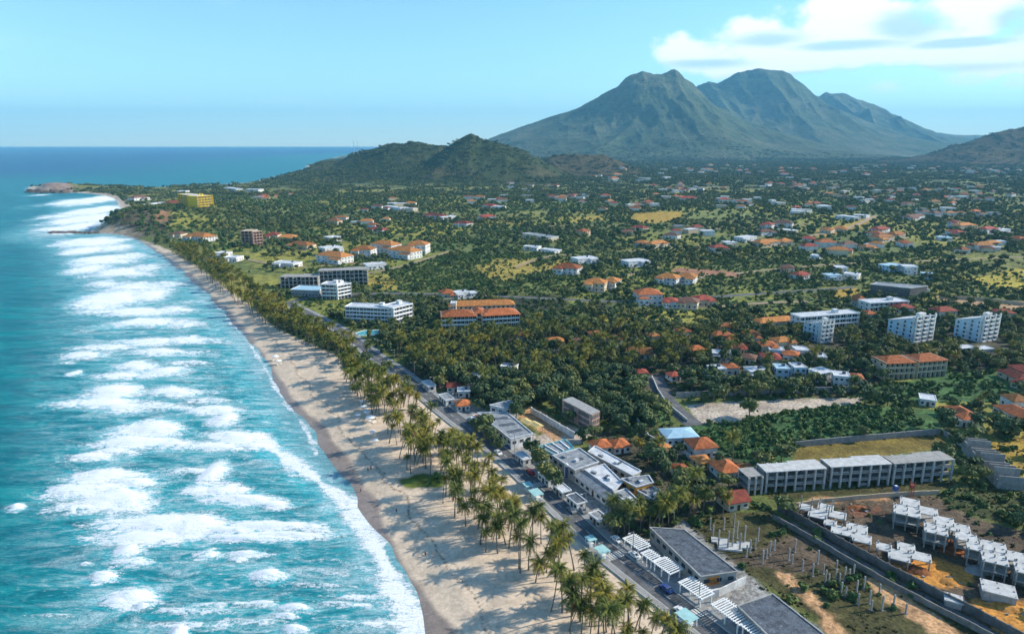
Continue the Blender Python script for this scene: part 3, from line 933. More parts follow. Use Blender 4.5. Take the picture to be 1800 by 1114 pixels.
surf('roof_orange', (0.42, 0.125, 0.04), 0.85, 0.32, 0.7, stain=0.65, stain_col=(0.17, 0.085, 0.055), bump=0.12, rnd=0.4)
surf('roof_amber', (0.46, 0.185, 0.05), 0.85, 0.32, 0.7, stain=0.65, stain_col=(0.2, 0.12, 0.07), bump=0.12, rnd=0.4)
surf('roof_red', (0.31, 0.065, 0.038), 0.85, 0.32, 0.7, stain=0.6, stain_col=(0.13, 0.06, 0.05), bump=0.12, rnd=0.4)
surf('roof_brown', (0.17, 0.085, 0.055), 0.85, 0.2, 0.8, stain=0.3, bump=0.05, rnd=0.3)
surf('roof_grey', (0.27, 0.285, 0.295), 0.8, 0.28, 0.45, stain=0.8, stain_col=(0.10, 0.105, 0.11))
surf('roof_slate', (0.085, 0.10, 0.12), 0.75, 0.35, 0.45, stain=0.75, stain_col=(0.25, 0.27, 0.29))
surf('roof_white', (0.55, 0.56, 0.57), 0.8, 0.18, 0.45, stain=0.7, stain_col=(0.36, 0.37, 0.38))
surf('roof_blue', (0.34, 0.52, 0.62), 0.7, 0.12, 0.4, stain=0.4, stain_col=(0.2, 0.3, 0.36))
surf('trim_white', (0.78, 0.78, 0.76), 0.7, 0.05, 0.5)
surf('trim_teal', (0.05, 0.32, 0.38), 0.6, 0.1, 0.5)
surf('turquoise', (0.34, 0.56, 0.54), 0.6, 0.12, 0.6, stain=0.3, stain_col=(0.3, 0.45, 0.45))
surf('wood_dark', (0.09, 0.055, 0.035), 0.85, 0.2, 1.0)
surf('board_orange', (0.50, 0.20, 0.05), 0.75, 0.15, 0.6)
surf('canvas_yellow', (0.68, 0.52, 0.22), 0.85, 0.1, 0.5)
surf('canvas_white', (0.78, 0.78, 0.76), 0.8, 0.06, 0.5)
surf('asphalt', (0.12, 0.12, 0.122), 0.9, 0.25, 0.25, stain=0.6, stain_col=(0.22, 0.21, 0.195), bump=0.01)
surf('pavement', (0.30, 0.29, 0.275), 0.9, 0.14, 0.3, stain=0.4, stain_col=(0.18, 0.165, 0.15), bump=0.01)
surf('kerb_stone', (0.42, 0.41, 0.38), 0.9, 0.1, 0.8)
surf('road_paint', (0.62, 0.61, 0.56), 0.8, 0.15, 1.5, stain=0.5, stain_col=(0.2, 0.2, 0.2))
surf('earth_road', (0.36, 0.26, 0.17), 0.95, 0.18, 0.2, stain=0.4, stain_col=(0.2, 0.16, 0.1))
surf('steel', (0.30, 0.31, 0.32), 0.5, 0.1, 1.0, metal=0.4)
surf('mast_red', (0.45, 0.12, 0.08), 0.7, 0.05, 1.0)
surf('rubber', (0.02, 0.02, 0.02), 0.9, 0.1, 2.0)
surf('car_white', (0.72, 0.72, 0.70), 0.3, 0.03, 1.0, spec=0.5)
surf('car_blue', (0.04, 0.07, 0.22), 0.3, 0.05, 1.0, spec=0.5)
surf('car_red', (0.35, 0.03, 0.025), 0.3, 0.05, 1.0, spec=0.5)
surf('car_grey', (0.22, 0.23, 0.24), 0.3, 0.05, 1.0, spec=0.5)
surf('skin', (0.35, 0.2, 0.13), 0.7, 0.05, 2.0)
surf('shorts_dark', (0.03, 0.035, 0.07), 0.9, 0.1, 2.0)
surf('pool_water', (0.10, 0.42, 0.46), 0.15, 0.12, 0.5, spec=0.5)
gm2, t, b = material('glass')
oi = t.n('ShaderNodeObjectInfo')
t.l(t.mix(oi.outputs['Random'], (0.018, 0.022, 0.028), (0.06, 0.07, 0.08)), b.inputs['Base Color'])
b.inputs['Roughness'].default_value = 0.12
b.inputs['Specular IOR Level'].default_value = 0.6
M = MATS

# ------------------------------------------------------------------ shapes
_cube = {}


def cube_mesh(mat):
    if mat not in _cube:
        v = [(x, y, z) for z in (-.5, .5) for y in (-.5, .5) for x in (-.5, .5)]
        f = [(0, 2, 3, 1), (4, 5, 7, 6), (0, 1, 5, 4), (2, 6, 7, 3), (0, 4, 6, 2), (1, 3, 7, 5)]
        _cube[mat] = np_mesh('block_' + mat, v, f, M[mat])
    return _cube[mat]


def box(name, parent, mat, cx, cy, cz, sx, sy, sz, rz=0.0):
    """block centred at cx, cy with its base at cz"""
    o = bpy.data.objects.new(name, cube_mesh(mat))
    col.objects.link(o)
    o.parent = parent
    o.location = (cx, cy, cz + sz / 2)
    o.scale = (sx, sy, sz)
    if rz:
        o.rotation_euler = (0, 0, rz)
    return o


def raw(name, parent, mat, verts, faces, smooth=False):
    me = bpy.data.meshes.new(name)
    me.from_pydata(verts, [], faces)
    me.materials.append(M[mat])
    if smooth:
        for p in me.polygons:
            p.use_smooth = True
    return link(name, me, parent)


def sill(win, mat='trim_white'):
    """sill and lintel under and over a window pane"""
    for nm, z in (('sill', -.54), ('lintel', .54)):
        c = bpy.data.objects.new(nm, cube_mesh(mat))
        col.objects.link(c)
        c.parent = win
        c.location = (0, -.4, z)
        c.scale = (1.2, 2.2, .09)


def mullion(win, mat='trim_white'):
    c = bpy.data.objects.new('mullion', cube_mesh(mat))
    col.objects.link(c)
    c.parent = win
    c.location = (0, -.3, 0)
    c.scale = (.08, 1.0, 1.0)


FOOT = []        # cleared footprints: polygon, margin


def gz(x, y):
    a = np.array([x], float)
    c = np.array([y], float)
    return float(max(land_z(a, c)[0], hills_z(a, c)[0]))


def clear(poly, m=2.0):
    FOOT.append((poly, m))


def thing(name, label, cat, x, y, rz=0.0, z=None, group=None):
    o = bpy.data.objects.new(name, None)
    o.empty_display_size = 1.0
    col.objects.link(o)
    o.location = (x, y, Z_LAND if z is None else z)
    o.rotation_euler = (0, 0, rz)
    return tag(o, label, cat, group)


def front(A, B, z=2.0):
    """left and right foot of the side that faces us -> mid point, direction, width"""
    a = G(A[0], A[1], z)
    c = G(B[0], B[1], z)
    return ((a[0] + c[0]) / 2, (a[1] + c[1]) / 2), math.atan2(c[1] - a[1], c[0] - a[0]), math.hypot(c[0] - a[0], c[1] - a[1])


def rect_world(o, w, d, x0=0.0, y0=0.0):
    c, s = math.cos(o.rotation_euler[2]), math.sin(o.rotation_euler[2])
    out = []
    for (x, y) in ((-w / 2 + x0, y0), (w / 2 + x0, y0), (w / 2 + x0, y0 + d), (-w / 2 + x0, y0 + d)):
        out.append((o.location[0] + x * c - y * s, o.location[1] + x * s + y * c))
    return out


def hip_roof(parent, mat, w, d, z, h, over=0.6, x0=0.0, y0=0.0, gable=False, name='roof'):
    """roof over the rectangle w x d whose front edge is y = y0; ridge along the longer side, eaves have thickness"""
    W2, D2 = w / 2 + over, d / 2 + over
    yc = y0 + d / 2
    e = 0.22
    if W2 >= D2:
        r = W2 - (0 if gable else D2 * 0.95)
        ridge = [(x0 - r, yc, z + h), (x0 + r, yc, z + h)]
        top = [(0, 1, 5, 4), (1, 2, 5), (2, 3, 4, 5), (3, 0, 4)]
    else:
        r = D2 - (0 if gable else W2 * 0.95)
        ridge = [(x0, yc - r, z + h), (x0, yc + r, z + h)]
        top = [(0, 1, 4), (1, 2, 5, 4), (2, 3, 5), (3, 0, 4, 5)]
    v = [(x0 - W2, yc - D2, z), (x0 + W2, yc - D2, z), (x0 + W2, yc + D2, z), (x0 - W2, yc + D2, z)] + ridge
    lo = [(p[0], p[1], z - e) for p in v[:4]]
    v += lo
    f = top + [(0, 6, 7, 1), (1, 7, 8, 2), (2, 8, 9, 3), (3, 9, 6, 0), (9, 8, 7, 6)]
    return raw(name, parent, mat, v, f)


def flat_roof(parent, mat, w, d, z, x0=0.0, y0=0.0, par=0.5, pmat='trim_white'):
    r = box('roof', parent, mat, x0, y0 + d / 2, z, w + .1, d + .1, 0.2)
    t = 0.22
    for (cx, cy, sx, sy) in ((x0, y0 - .16, w + .64, t), (x0, y0 + d + .16, w + .64, t), (x0 - w / 2 - .16, y0 + d / 2, t, d + .1), (x0 + w / 2 + .16, y0 + d / 2, t, d + .1)):
        box('parapet', parent, pmat, cx, cy, z - .03, sx, sy, par)
    return r


def windows(parent, w, d, floors, fh, n, x0=0.0, y0=0.0, side=True, wh=1.25, ww=None, door=True):
    ww = ww or min(1.6, w / n * 0.5)
    for f in range(floors):
        for k in range(n):
            x = x0 - w / 2 + w * (k + 0.5) / n
            if door and f == 0 and k == n // 2:
                box('door', parent, 'wood_dark', x, y0 - 0.03, 0.02, 1.05, 0.12, 2.1)
                continue
            sill(box('window', parent, 'glass', x, y0 - 0.02, f * fh + 0.95, ww, 0.10, wh))
        if side:
            m = max(1, int(d // 4))
            for s in (-1, 1):
                for k in range(m):
                    box('window', parent, 'glass', x0 + s * (w / 2 + 0.02), y0 + d * (k + 0.5) / m, f * fh + 0.95, 0.10, ww * 0.9, wh)


def house(A, B, depth, h, label, wall='wall_white', roof='roof_orange', kind='hip', floors=1, nwin=3, rise=None, cat='house', name='house', group=None, clear_m=2.5, detail=True, turn=0.0, tank=False, z0=2.0, wing=False, gap=6.0):
    (mx, my), rz, w = front(A, B, z0)
    z = gz(mx, my)
    o = thing(name, label, cat, mx, my, rz + turn, z, group)
    box('wall', o, wall, 0, depth / 2, -1.5, w, depth, h + 1.5)
    if kind == 'hip':
        hip_roof(o, roof, w, depth, h, rise or min(w, depth) * 0.22)
    elif kind == 'gable':
        hip_roof(o, roof, w, depth, h, rise or min(w, depth) * 0.24, gable=True)
    else:
        flat_roof(o, roof, w, depth, h)
        if tank:
            box('water_tank', o, 'roof_slate', w * 0.2, depth * 0.6, h + .2, 1.4, 1.4, 1.3)
    if detail:
        windows(o, w, depth, floors, h / floors, nwin)
    if wing and w > 9:
        s = 1 if (int(A[0]) // 7) % 2 else -1
        ww, pj, wh = w * .42, min(4.0, depth * .3), h * (.72 if (int(A[0]) // 3) % 2 else .9)
        box('wing_wall', o, wall, s * (w / 2 - ww / 2 - .4), -pj / 2 + .05, -1.5, ww, pj, wh + 1.5)
        if kind == 'flat':
            box('wing_roof', o, roof, s * (w / 2 - ww / 2 - .4), -pj / 2 + .03, wh, ww + .5, pj + .4, .3)
        else:
            hip_roof(o, roof, ww, pj + 1.5, wh, 1.3, .5, s * (w / 2 - ww / 2 - .4), -pj, name='wing_roof')
        for k in (-.25, .25):
            box('wing_window', o, 'glass', s * (w / 2 - ww / 2 - .4) + k * ww, -pj + .03, wh * .4, ww * .22, .1, 1.1)
        box('terrace', o, 'pavement', -s * w * .2, -2.2, -.4, w * .5, 4.2, .6)
        box('garden_wall', o, wall, 0, -4.6, -.8, w * 1.15, .25, 1.9)
    c = math.cos(o.rotation_euler[2])
    clear(rect_world(o, w, depth), clear_m)
    # keep a gap in front so that the house shows
    clear(rect_world(o, w * 0.9, gap, 0, -gap), 0.0)
    return o


def quad_block(name, cat, label, corners, h, wall, roof, par=0.35, pmat='roof_white', win=(), z0=2.0, extra=None, group=None):
    """flat-roofed building from the four roof corners seen in the photograph; roof at height h above the ground"""
    pts = [Vector(G(x, y, z0 + h)) for (x, y) in corners]
    ar = sum(pts[i].x * pts[(i + 1) % len(pts)].y - pts[(i + 1) % len(pts)].x * pts[i].y for i in range(len(pts)))
    if ar < 0:
        pts = pts[::-1]
    c = sum(pts, Vector((0, 0))) / len(pts)
    e = pts[1] - pts[0]
    rz = math.atan2(e.y, e.x)
    o = thing(name, label, cat, c.x, c.y, rz, Z_LAND, group)
    R = Matrix.Rotation(-rz, 2)
    q = [R @ (p - c) for p in pts]
    n = len(q)
    for i in range(n):
        a, bb = q[i], q[(i + 1) % n]
        dv = bb - a
        L = dv.length
        ang = math.atan2(dv.y, dv.x)
        nrm = Vector((dv.y, -dv.x)) / L
        m = (a + bb) / 2 - nrm * 0.15
        box('wall', o, wall, m.x, m.y, -0.5, L - 0.31, 0.3, h + 0.5, ang)
        if par:
            m2 = (a + bb) / 2 + nrm * 0.05
            box('parapet', o, pmat, m2.x, m2.y, h - 0.06 + 0.002 * i, L + 0.4, 0.4, par + 0.06, ang)
        if i in win:
            k = max(1, int(L // 3.2))
            for j in range(k):
                pnt = a + dv * ((j + 0.5) / k) + nrm * 0.02
                box('window', o, 'glass', pnt.x, pnt.y, max(0.9, h - 2.3), min(1.7, L / k * .6), 0.12, 1.2, ang)
    raw('roof', o, roof, [(p.x, p.y, h + 0.001) for p in q] + [(p.x, p.y, h - 0.25) for p in q],
        [tuple(range(n))] + [(i, i + n, (i + 1) % n + n, (i + 1) % n) for i in range(n)])
    clear([(p.x, p.y) for p in pts], 1.5)
    return o, q


def balcony_block(A, B, depth, floors, fh, bays, label, wall='wall_white', slab='trim_white', roofk='flat', roof='roof_white', cat='hotel', name='hotel_building', proj=1.5, group=None, turn=0.0, side_win=True, z0=2.0, rise=2.2):
    (mx, my), rz, w = front(A, B, z0)
    z = gz(mx, my)
    o = thing(name, label, cat, mx, my, rz + turn, z, group)
    H = floors * fh
    box('wall', o, wall, 0, proj + (depth - proj) / 2, -1.5, w - 0.5, depth - proj, H + 1.5)
    for s in (-1, 1):
        box('end_wall', o, wall, s * (w / 2 - 0.12), depth / 2 - .1, -1.5, 0.24, depth + .4, H + 1.9)
    for f in range(floors):
        if f:
            box('slab', o, slab, 0, proj / 2 - .05, f * fh - 0.12, w - 0.26, proj + .08, 0.22)
            box('parapet', o, slab, 0, 0.08, f * fh + .1, w - 0.27, 0.14, 0.85)
        for k in range(bays):
            x = -w / 2 + w * (k + 0.5) / bays
            mullion(box('window', o, 'glass', x, proj - 0.03, f * fh + 0.12, w / bays * 0.72, 0.1, fh * 0.74))
        if side_win:
            m = max(1, int(depth // 5))
            for s in (-1, 1):
                for k in range(m):
                    box('window', o, 'glass', s * (w / 2 + 0.01), depth * (k + 0.6) / (m + .3), f * fh + 0.9, 0.08, 1.4, 1.2)
    for k in range(1, bays):
        if bays <= 8 or k % 2 == 0:
            box('divider', o, wall, -w / 2 + w * k / bays, proj / 2 + .05, 0, 0.2, proj - .1, H - .02)
    if roofk == 'flat':
        flat_roof(o, roof, w, depth, H, par=0.7, pmat=slab)
        box('lift_house', o, wall, w * 0.18, depth * 0.6, H + .2, 3.2, 3.2, 2.4)
    else:
        hip_roof(o, roof, w, depth, H, rise)
    clear(rect_world(o, w, depth), 3.0)
    clear(rect_world(o, w * 0.95, 7.0, 0, -7.0), 0.0)
    return o


def frame_block(A, B, depth, floors, fh, bays, label, slabm='slab_white', colm='concrete', name='unfinished_building', cat='building', parapet=True, back=True, walls=True, roof_step=True, z0=2.0):
    """raw concrete skeleton: columns, floor slabs, low balcony walls, cross walls"""
    (mx, my), rz, w = front(A, B, z0)
    o = thing(name, label, cat, mx, my, rz)
    H = floors * fh
    cw = 0.62
    for f in range(1, floors + 1):
        top = f == floors
        if top and roof_step:
            box('roof_slab', o, slabm, 0, depth * 0.42 - 0.3, H - .22, w + .5, depth * 0.84 + .6, 0.28)
            box('roof_slab', o, slabm, w * 0.25, depth * 0.92, H - .222, w * 0.5, depth * 0.16 - .02, 0.28)
        elif top:
            box('roof_slab', o, slabm, 0, depth / 2, H - .22, w + .3, depth + .3, 0.28)
        else:
            box('slab', o, colm, 0, depth / 2 - .25, f * fh - .4, w - .02, depth + .4, 0.4)
    for k in range(bays + 1):
        x = -w / 2 + cw / 2 + (w - cw) * k / bays
        for y in ((-.38, depth - cw / 2 + .05) if back else (-.38,)):
            box('column', o, 'concrete_pale' if colm == 'concrete' else colm, x, y, -0.6, cw, cw, H + 0.36)
        if walls and (k % 2 == 0 or k == bays):
            for f in range(floors):
                box('cross_wall', o, colm, x, depth / 2 + .4, f * fh + .01, 0.18, depth - 2.6, fh - .3)
    if parapet:
        for f in range(0, floors):
            for k in range(bays):
                x = -w / 2 + w * (k + 0.5) / bays
                if f == 0 and (k * 7 + 3) % 4:
                    continue
                box('parapet', o, colm, x, 0.10, f * fh + .005, w / bays - cw - .04, 0.16, 0.55 if f else 1.2)
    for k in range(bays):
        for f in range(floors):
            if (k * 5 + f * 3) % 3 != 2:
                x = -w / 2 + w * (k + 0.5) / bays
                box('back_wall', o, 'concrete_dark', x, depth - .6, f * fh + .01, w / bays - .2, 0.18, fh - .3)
    clear(rect_world(o, w, depth), 2.0)
    clear(rect_world(o, w, 8.0, 0, -8.0), 0.0)
    return o


# ------------------------------------------------------------------ roads
def strip(name, line, off0, off1, z, mat, parent=None, label=None, cat=None, kind=None, thick=0.0):
    n = len(line)
    V = []
    for i in range(n):
        a = Vector(line[max(0, i - 1)])
        c = Vector(line[min(n - 1, i + 1)])
        tdir = (c - a).normalized()
        nrm = Vector((-tdir.y, tdir.x))
        p = Vector(line[i])
        for k in (off0, off1):
            q = p + nrm * k
            V.append((q.x, q.y, z))
    F = [(2 * i, 2 * i + 1, 2 * i + 3, 2 * i + 2) for i in range(n - 1)]
    if thick:
        m = len(V)
        V += [(x, y, zz - thick) for (x, y, zz) in V]
        F += [(2 * i, 2 * i + 2, 2 * i + 2 + m, 2 * i + m) for i in range(n - 1)] + [(2 * i + 1, 2 * i + 1 + m, 2 * i + 3 + m, 2 * i + 3) for i in range(n - 1)]
    o = raw(name, parent, mat, V, F)
    me = o.data
    bm = bmesh.new()
    bm.from_mesh(me)
    bmesh.ops.recalc_face_normals(bm, faces=bm.faces)
    if sum(f.normal.z * f.calc_area() for f in bm.faces) < 0:
        for f in bm.faces:
            f.normal_flip()
    bm.to_mesh(me)
    bm.free()
    return tag(o, label, cat, kind=kind)


ZR = Z_LAND + 0.10
road = strip('coastal_road', road_line, -3.1, 3.1, ZR, 'asphalt', kind='structure')
# positive offset lies on the sea side (line runs away from us)
for nm, a, c2, hh in (('promenade', 3.45, 5.2, 0.16), ('pavement', -5.8, -3.45, 0.16)):
    strip(nm, road_line, a, c2, ZR + hh - .02, 'pavement', kind='structure', thick=0.3)
strip('kerb', road_line, 3.12, 3.43, ZR + 0.15, 'kerb_stone', road, thick=0.3)
strip('kerb', road_line, -3.43, -3.12, ZR + 0.15, 'kerb_stone', road, thick=0.3)
strip('kerb', road_line, 5.22, 5.5, ZR + 0.32, 'kerb_stone', road, thick=0.6)


def along(line, step, start=0.0):
    out = []
    acc = -start
    for a, c in zip(line[:-1], line[1:]):
        a = Vector(a)
        c = Vector(c)
        L = (c - a).length
        dv = (c - a) / max(L, 1e-6)
        while acc <= L:
            if acc >= 0:
                out.append(((a + dv * acc), math.atan2(dv.y, dv.x)))
            acc += step
        acc -= L
    return out


dash = cube_mesh('road_paint')
for i, (p, ang) in enumerate(along(road_line, 6.0)):
    if p.y > 420:
        break
    o = box('lane_dash', road, 'road_paint', p.x, p.y, ZR - .046, 2.6, 0.16, 0.05, ang)
# zebra crossings where the side street meets the road
for (px, py) in ((1215, 1082), (1080, 976), (945, 852)):
    x, y = G(px, py)
    p, ang = min(along(road_line, 1.0), key=lambda q: (q[0].x - x) ** 2 + (q[0].y - y) ** 2)
    nrm = Vector((-math.sin(ang), math.cos(ang)))
    for k in range(7):
        q = p + nrm * (-2.6 + k * .86)
        box('crossing_stripe', road, 'road_paint', q.x, q.y, ZR - .044, 3.2, 0.5, 0.05, ang)

back_road = smooth_line(P([(505, 533), (540, 524), (600, 518), (700, 516), (800, 518), (900, 522), (1010, 527), (1100, 530), (1250, 522), (1400, 512), (1500, 505)]), 4)
strip('back_road', back_road, -3.2, 3.2, Z_LAND + 0.12, 'asphalt', kind='structure')
lane = smooth_line(P([(1150, 660), (1158, 678), (1170, 700), (1190, 722), (1222, 748)]), 4)
strip('lane', lane, -4.2, 4.2, Z_LAND + 0.12, 'asphalt', kind='structure')
for ln in ([(1000, 512), (1060, 495), (1110, 482), (1160, 468)], [(1175, 515), (1215, 495), (1245, 482)]):
    strip('dirt_road', smooth_line(P(ln), 4), -2.4, 2.4, Z_LAND + 0.12, 'earth_road', kind='structure')
tracks = [([(905, 470), (960, 452), (1010, 448)], 2.2), ([(1100, 442), (1180, 436), (1250, 430), (1340, 418)], 2.2), ([(1290, 482), (1400, 470), (1520, 462)], 2.0), ([(1400, 418), (1480, 405), (1540, 380)], 3.5),
          ([(1540, 466), (1650, 458), (1800, 452)], 2.2), ([(640, 482), (700, 470), (760, 452), (790, 442)], 2.0), ([(860, 392), (980, 398), (1090, 396)], 3.0), ([(1180, 400), (1300, 402), (1420, 394)], 3.0),
          ([(700, 372), (860, 378), (1000, 372)], 3.5), ([(1560, 380), (1700, 376), (1830, 380)], 3.5), ([(1000, 345), (1200, 350), (1400, 346)], 5.0), ([(430, 455), (480, 465), (540, 470)], 2.2), ([(560, 470), (600, 462), (640, 466)], 2.2),
          ([(1640, 420), (1720, 418), (1820, 424)], 2.6), ([(1230, 330), (1400, 328), (1560, 332)], 6.0), ([(1260, 540), (1330, 534), (1420, 530)], 2.2)]
track_lines = []
for pts_, wd in tracks:
    tl = smooth_line(P(pts_), 5)
    track_lines.append((tl, wd))
    n = len(tl)
    V = []
    for i in range(n):
        a, c = Vector(tl[max(0, i - 1)]), Vector(tl[min(n - 1, i + 1)])
        nr = Vector((-(c - a).y, (c - a).x)).normalized()
        for k in (-wd, wd):
            q = Vector(tl[i]) + nr * k
            V.append((q.x, q.y, gz(q.x, q.y) + 0.35))
    tag(raw('dirt_road', None, 'earth_road', V, [(2 * i + 1, 2 * i, 2 * i + 2, 2 * i + 3) for i in range(n - 1)]), kind='structure')
side_street = P([(1185, 905), (1085, 952)])


def wall_run(name, pts, h, label, mat='concrete', thick=0.35, piece=4.0, cat='wall', cap=None, z=2.0, pier=False):
    """boundary wall built of panels between piers"""
    line = P(pts, z)
    o = thing(name, label, cat, line[0][0], line[0][1])
    ox, oy = line[0]
    for a, c in zip(line[:-1], line[1:]):
        a = Vector(a)
        c = Vector(c)
        L = (c - a).length
        n = max(1, round(L / piece))
        ang = math.atan2((c - a).y, (c - a).x)
        for k in range(n):
            p = a + (c - a) * ((k + 0.5) / n)
            box('panel', o, mat, p.x - ox, p.y - oy, -0.5, L / n - 0.02, thick, h + 0.5 + 0.06 * ((k * 7) % 3 - 1), ang)
            if pier:
                p = a + (c - a) * (k / n)
                box('pier', o, mat, p.x - ox, p.y - oy, -0.5, 0.5, thick + .2, h + 0.75, ang)
    return o


# ------------------------------------------------------------------ the unfinished apartment row
frame_block((1343, 865), (1447, 858), 6.8, 3, 2.65, 6, 'three-storey bare concrete block with white roof slab, left end of the unfinished row')
frame_block((1456, 857), (1560, 851), 6.8, 3, 2.75, 6, 'three-storey bare concrete block with white roof slab, middle of the unfinished row')
frame_block((1566, 851), (1670, 843), 6.8, 3, 2.75, 6, 'three-storey bare concrete block at the right end of the unfinished row', slabm='concrete')
frame_block((1312, 870), (1338, 867), 6.4, 3, 2.3, 2, 'rounded stair end of the unfinished row beside red roofs', name='stair_tower', slabm='concrete', walls=False, roof_step=False)
# ruined cross wing on the right
(mx, my), rz, w = front((1752, 858), (1690, 792))
o = thing('ruined_wing', 'ruined grey masonry wing of roofless rooms right of the unfinished row', 'building', mx, my, rz)
for k in range(9):
    x = -w / 2 + w * k / 8
    hh = 5.5 + ((k * 5) % 3) * 0.8
    box('cross_wall', o, 'concrete', x, -4, -0.5, 0.3, 8.2, hh)
for k in range(8):
    x = -w / 2 + w * (k + 0.5) / 8
    for j, y in enumerate((-7.9, -0.2)):
        hh = (2.4, 5.2, 3.6, 4.6)[(k + j * 2) % 4]
        box('long_wall', o, 'concrete', x, y, -0.5, w / 8 - .34, 0.28, hh)
    if k % 2:
        box('slab', o, 'concrete_dark', x, -4, 2.5, w / 8 - .32, 7.2, 0.22)
clear(rect_world(o, w, 9, 0, -8.5), 2)

# ------------------------------------------------------------------ white concrete house frames on the building site
def site_frame(px, py, rot, slabs, floors, label, fh=2.8, group='unfinished white houses on the building site', enclosed=False, stub=1.0):
    slabs = [(a * .96, c * .96, w * .94, d * .94) for (a, c, w, d) in slabs]
    x, y = G(px, py)
    o = thing('unfinished_house', label, 'house', x, y, rot, None, group)
    for i, (sx, sy, w, d) in enumerate(slabs):
        for f in range(1, floors + 1):
            box('roof_slab' if f == floors else 'floor_slab', o, 'slab_white' if f == floors else 'concrete', sx, sy, f * fh - .2 + 0.012 * i, w, d, 0.26)
        nx = 2 if w < 6 else 3
        ny = 2 if d < 6 else 3
        for a in range(nx):
            for c in range(ny):
                cx = sx - w / 2 + 0.5 + (w - 1.0) * a / (nx - 1)
                cy = sy - d / 2 + 0.5 + (d - 1.0) * c / (ny - 1)
                st = stub * (0.4 + 0.6 * ((a * 3 + c * 5 + i) % 3) / 2)
                box('column', o, 'concrete', cx, cy, -0.4, 0.34, 0.34, floors * fh + .4 + st)
        if enclosed:
            for (ex, ey, ww, dd) in ((sx, sy - d / 2 + .3, w - .8, .2), (sx, sy + d / 2 - .3, w - .8, .2), (sx - w / 2 + .3, sy, .2, d - 1.0), (sx + w / 2 - .3, sy, .2, d - 1.0)):
                box('wall', o, 'wall_grey', ex, ey, -.3, ww, dd, floors * fh)
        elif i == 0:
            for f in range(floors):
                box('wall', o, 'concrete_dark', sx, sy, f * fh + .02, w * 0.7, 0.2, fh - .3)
        clear([(o.location[0] + math.cos(rot) * ax - math.sin(rot) * ay, o.location[1] + math.sin(rot) * ax + math.cos(rot) * ay) for (ax, ay) in
               ((sx - w / 2, sy - d / 2), (sx + w / 2, sy - d / 2), (sx + w / 2, sy + d / 2), (sx - w / 2, sy + d / 2))], 1.5)
    return o


R8 = math.radians(-28)
X4 = [(0, 0, 6, 6), (5.6, 2.2, 6, 5), (2.0, 5.4, 5, 5.4), (-4.0, 2.6, 4.4, 4.4)]
X5 = [(0, 0, 6.4, 5.6), (5.8, -2.0, 5.6, 5.2), (4.2, 3.4, 6.4, 5.8), (-3.6, 3.2, 4, 4)]
site_frame(1436, 916, R8, X4, 1, 'white slab frame with tall posts beside the dark walled lane, farthest left on the site', stub=3.0)
site_frame(1478, 946, R8, X5, 1, 'single-storey white slab frame, second along the dark walled lane')
site_frame(1578, 990, R8, X4, 1, 'single-storey white slab frame just above the orange earth patch')
site_frame(1590, 925, R8, [(0, 0, 8, 7), (6.0, 3.0, 6, 5.4), (1.0, 6.6, 6, 6)], 2, 'two-storey white slab frame highest on the site, blue tank on its roof')
site_frame(1640, 958, R8, [(0, 0, 6.6, 6.6), (6.4, 4.0, 6.4, 5.6), (2.5, 6.4, 6, 6), (8.0, -1.0, 6, 5)], 2, 'two-storey white slab frame in the middle of the site, red earth at its right foot')
site_frame(1742, 1010, R8, [(0, 0, 6.6, 7), (5.4, 3.4, 6.4, 6), (0.4, 6.6, 7, 6), (-4.6, 4.2, 4, 5)], 2, 'two-storey white slab frame by the right picture edge')
site_frame(1800, 1030, R8, [(0, 0, 6.6, 6.6), (5.6, 3.4, 6.4, 6)], 2, 'white slab frame cut by the right picture edge')
site_frame(1752, 1050, R8, [(0, 0, 8.4, 6.4)], 1, 'low grey walled hut with white flat roof at the lower right', fh=2.9, enclosed=True, stub=0.3)
site_frame(1674, 1062, R8, [(0, 0, 4.6, 4.2)], 1, 'small white walled box beside the dark lane at the bottom right', fh=2.0, enclosed=True, stub=0.2)
x, y = G(1575, 893)
o = thing('water_tank', 'blue water tank on the roof of the highest house frame', 'tank', x - .5, y + 1.0, 0, Z_LAND + 5.68)
box('tank_body', o, 'car_blue', 0, 0, 0.5, 1.3, 1.3, 1.5)
box('tank_stand', o, 'concrete', 0, 0, 0, 1.5, 1.5, 0.5)
box('lid', o, 'trim_white', 0, 0, 2.0, 0.7, 0.7, 0.2)

# dark walls of the lane through the site
wall_run('lane_wall', [(1368, 896), (1420, 925), (1480, 960), (1560, 1004), (1640, 1046), (1720, 1086), (1800, 1130)], 2.6, 'dark block wall with posts on the site side of the lane', 'wall_dark', piece=3.2, pier=True)
wall_run('lane_wall', [(1358, 912), (1418, 945), (1480, 982), (1560, 1028), (1640, 1070), (1745, 1124)], 1.8, 'grey block wall on the column field side of the lane', 'concrete_dark', piece=3.2)
strip('walled_lane', P([(1364, 905), (1420, 936), (1480, 971), (1560, 1016), (1640, 1058), (1770, 1126)]), -1.5, 1.5, Z_LAND + 0.1, 'asphalt', kind='structure')
wall_run('boundary_wall', [(1385, 893), (1450, 883), (1560, 873), (1650, 868)], 1.6, 'pale wall between the unfinished row and the building site', 'wall_beige', piece=5)
wall_run('boundary_wall', [(1398, 786), (1480, 778), (1570, 770), (1652, 763)], 2.6, 'long pale stone wall behind the grass lot of the unfinished row', 'concrete', piece=4.5)
wall_run('boundary_wall', [(1655, 762), (1690, 785), (1740, 815), (1800, 860)], 2.2, 'grey wall running down beside the ruined wing', 'concrete', piece=4.5)
wall_run('boundary_wall', [(1188, 700), (1260, 696), (1380, 692), (1510, 688)], 3.0, 'long grey wall behind the pale parking lot', 'concrete', piece=6)
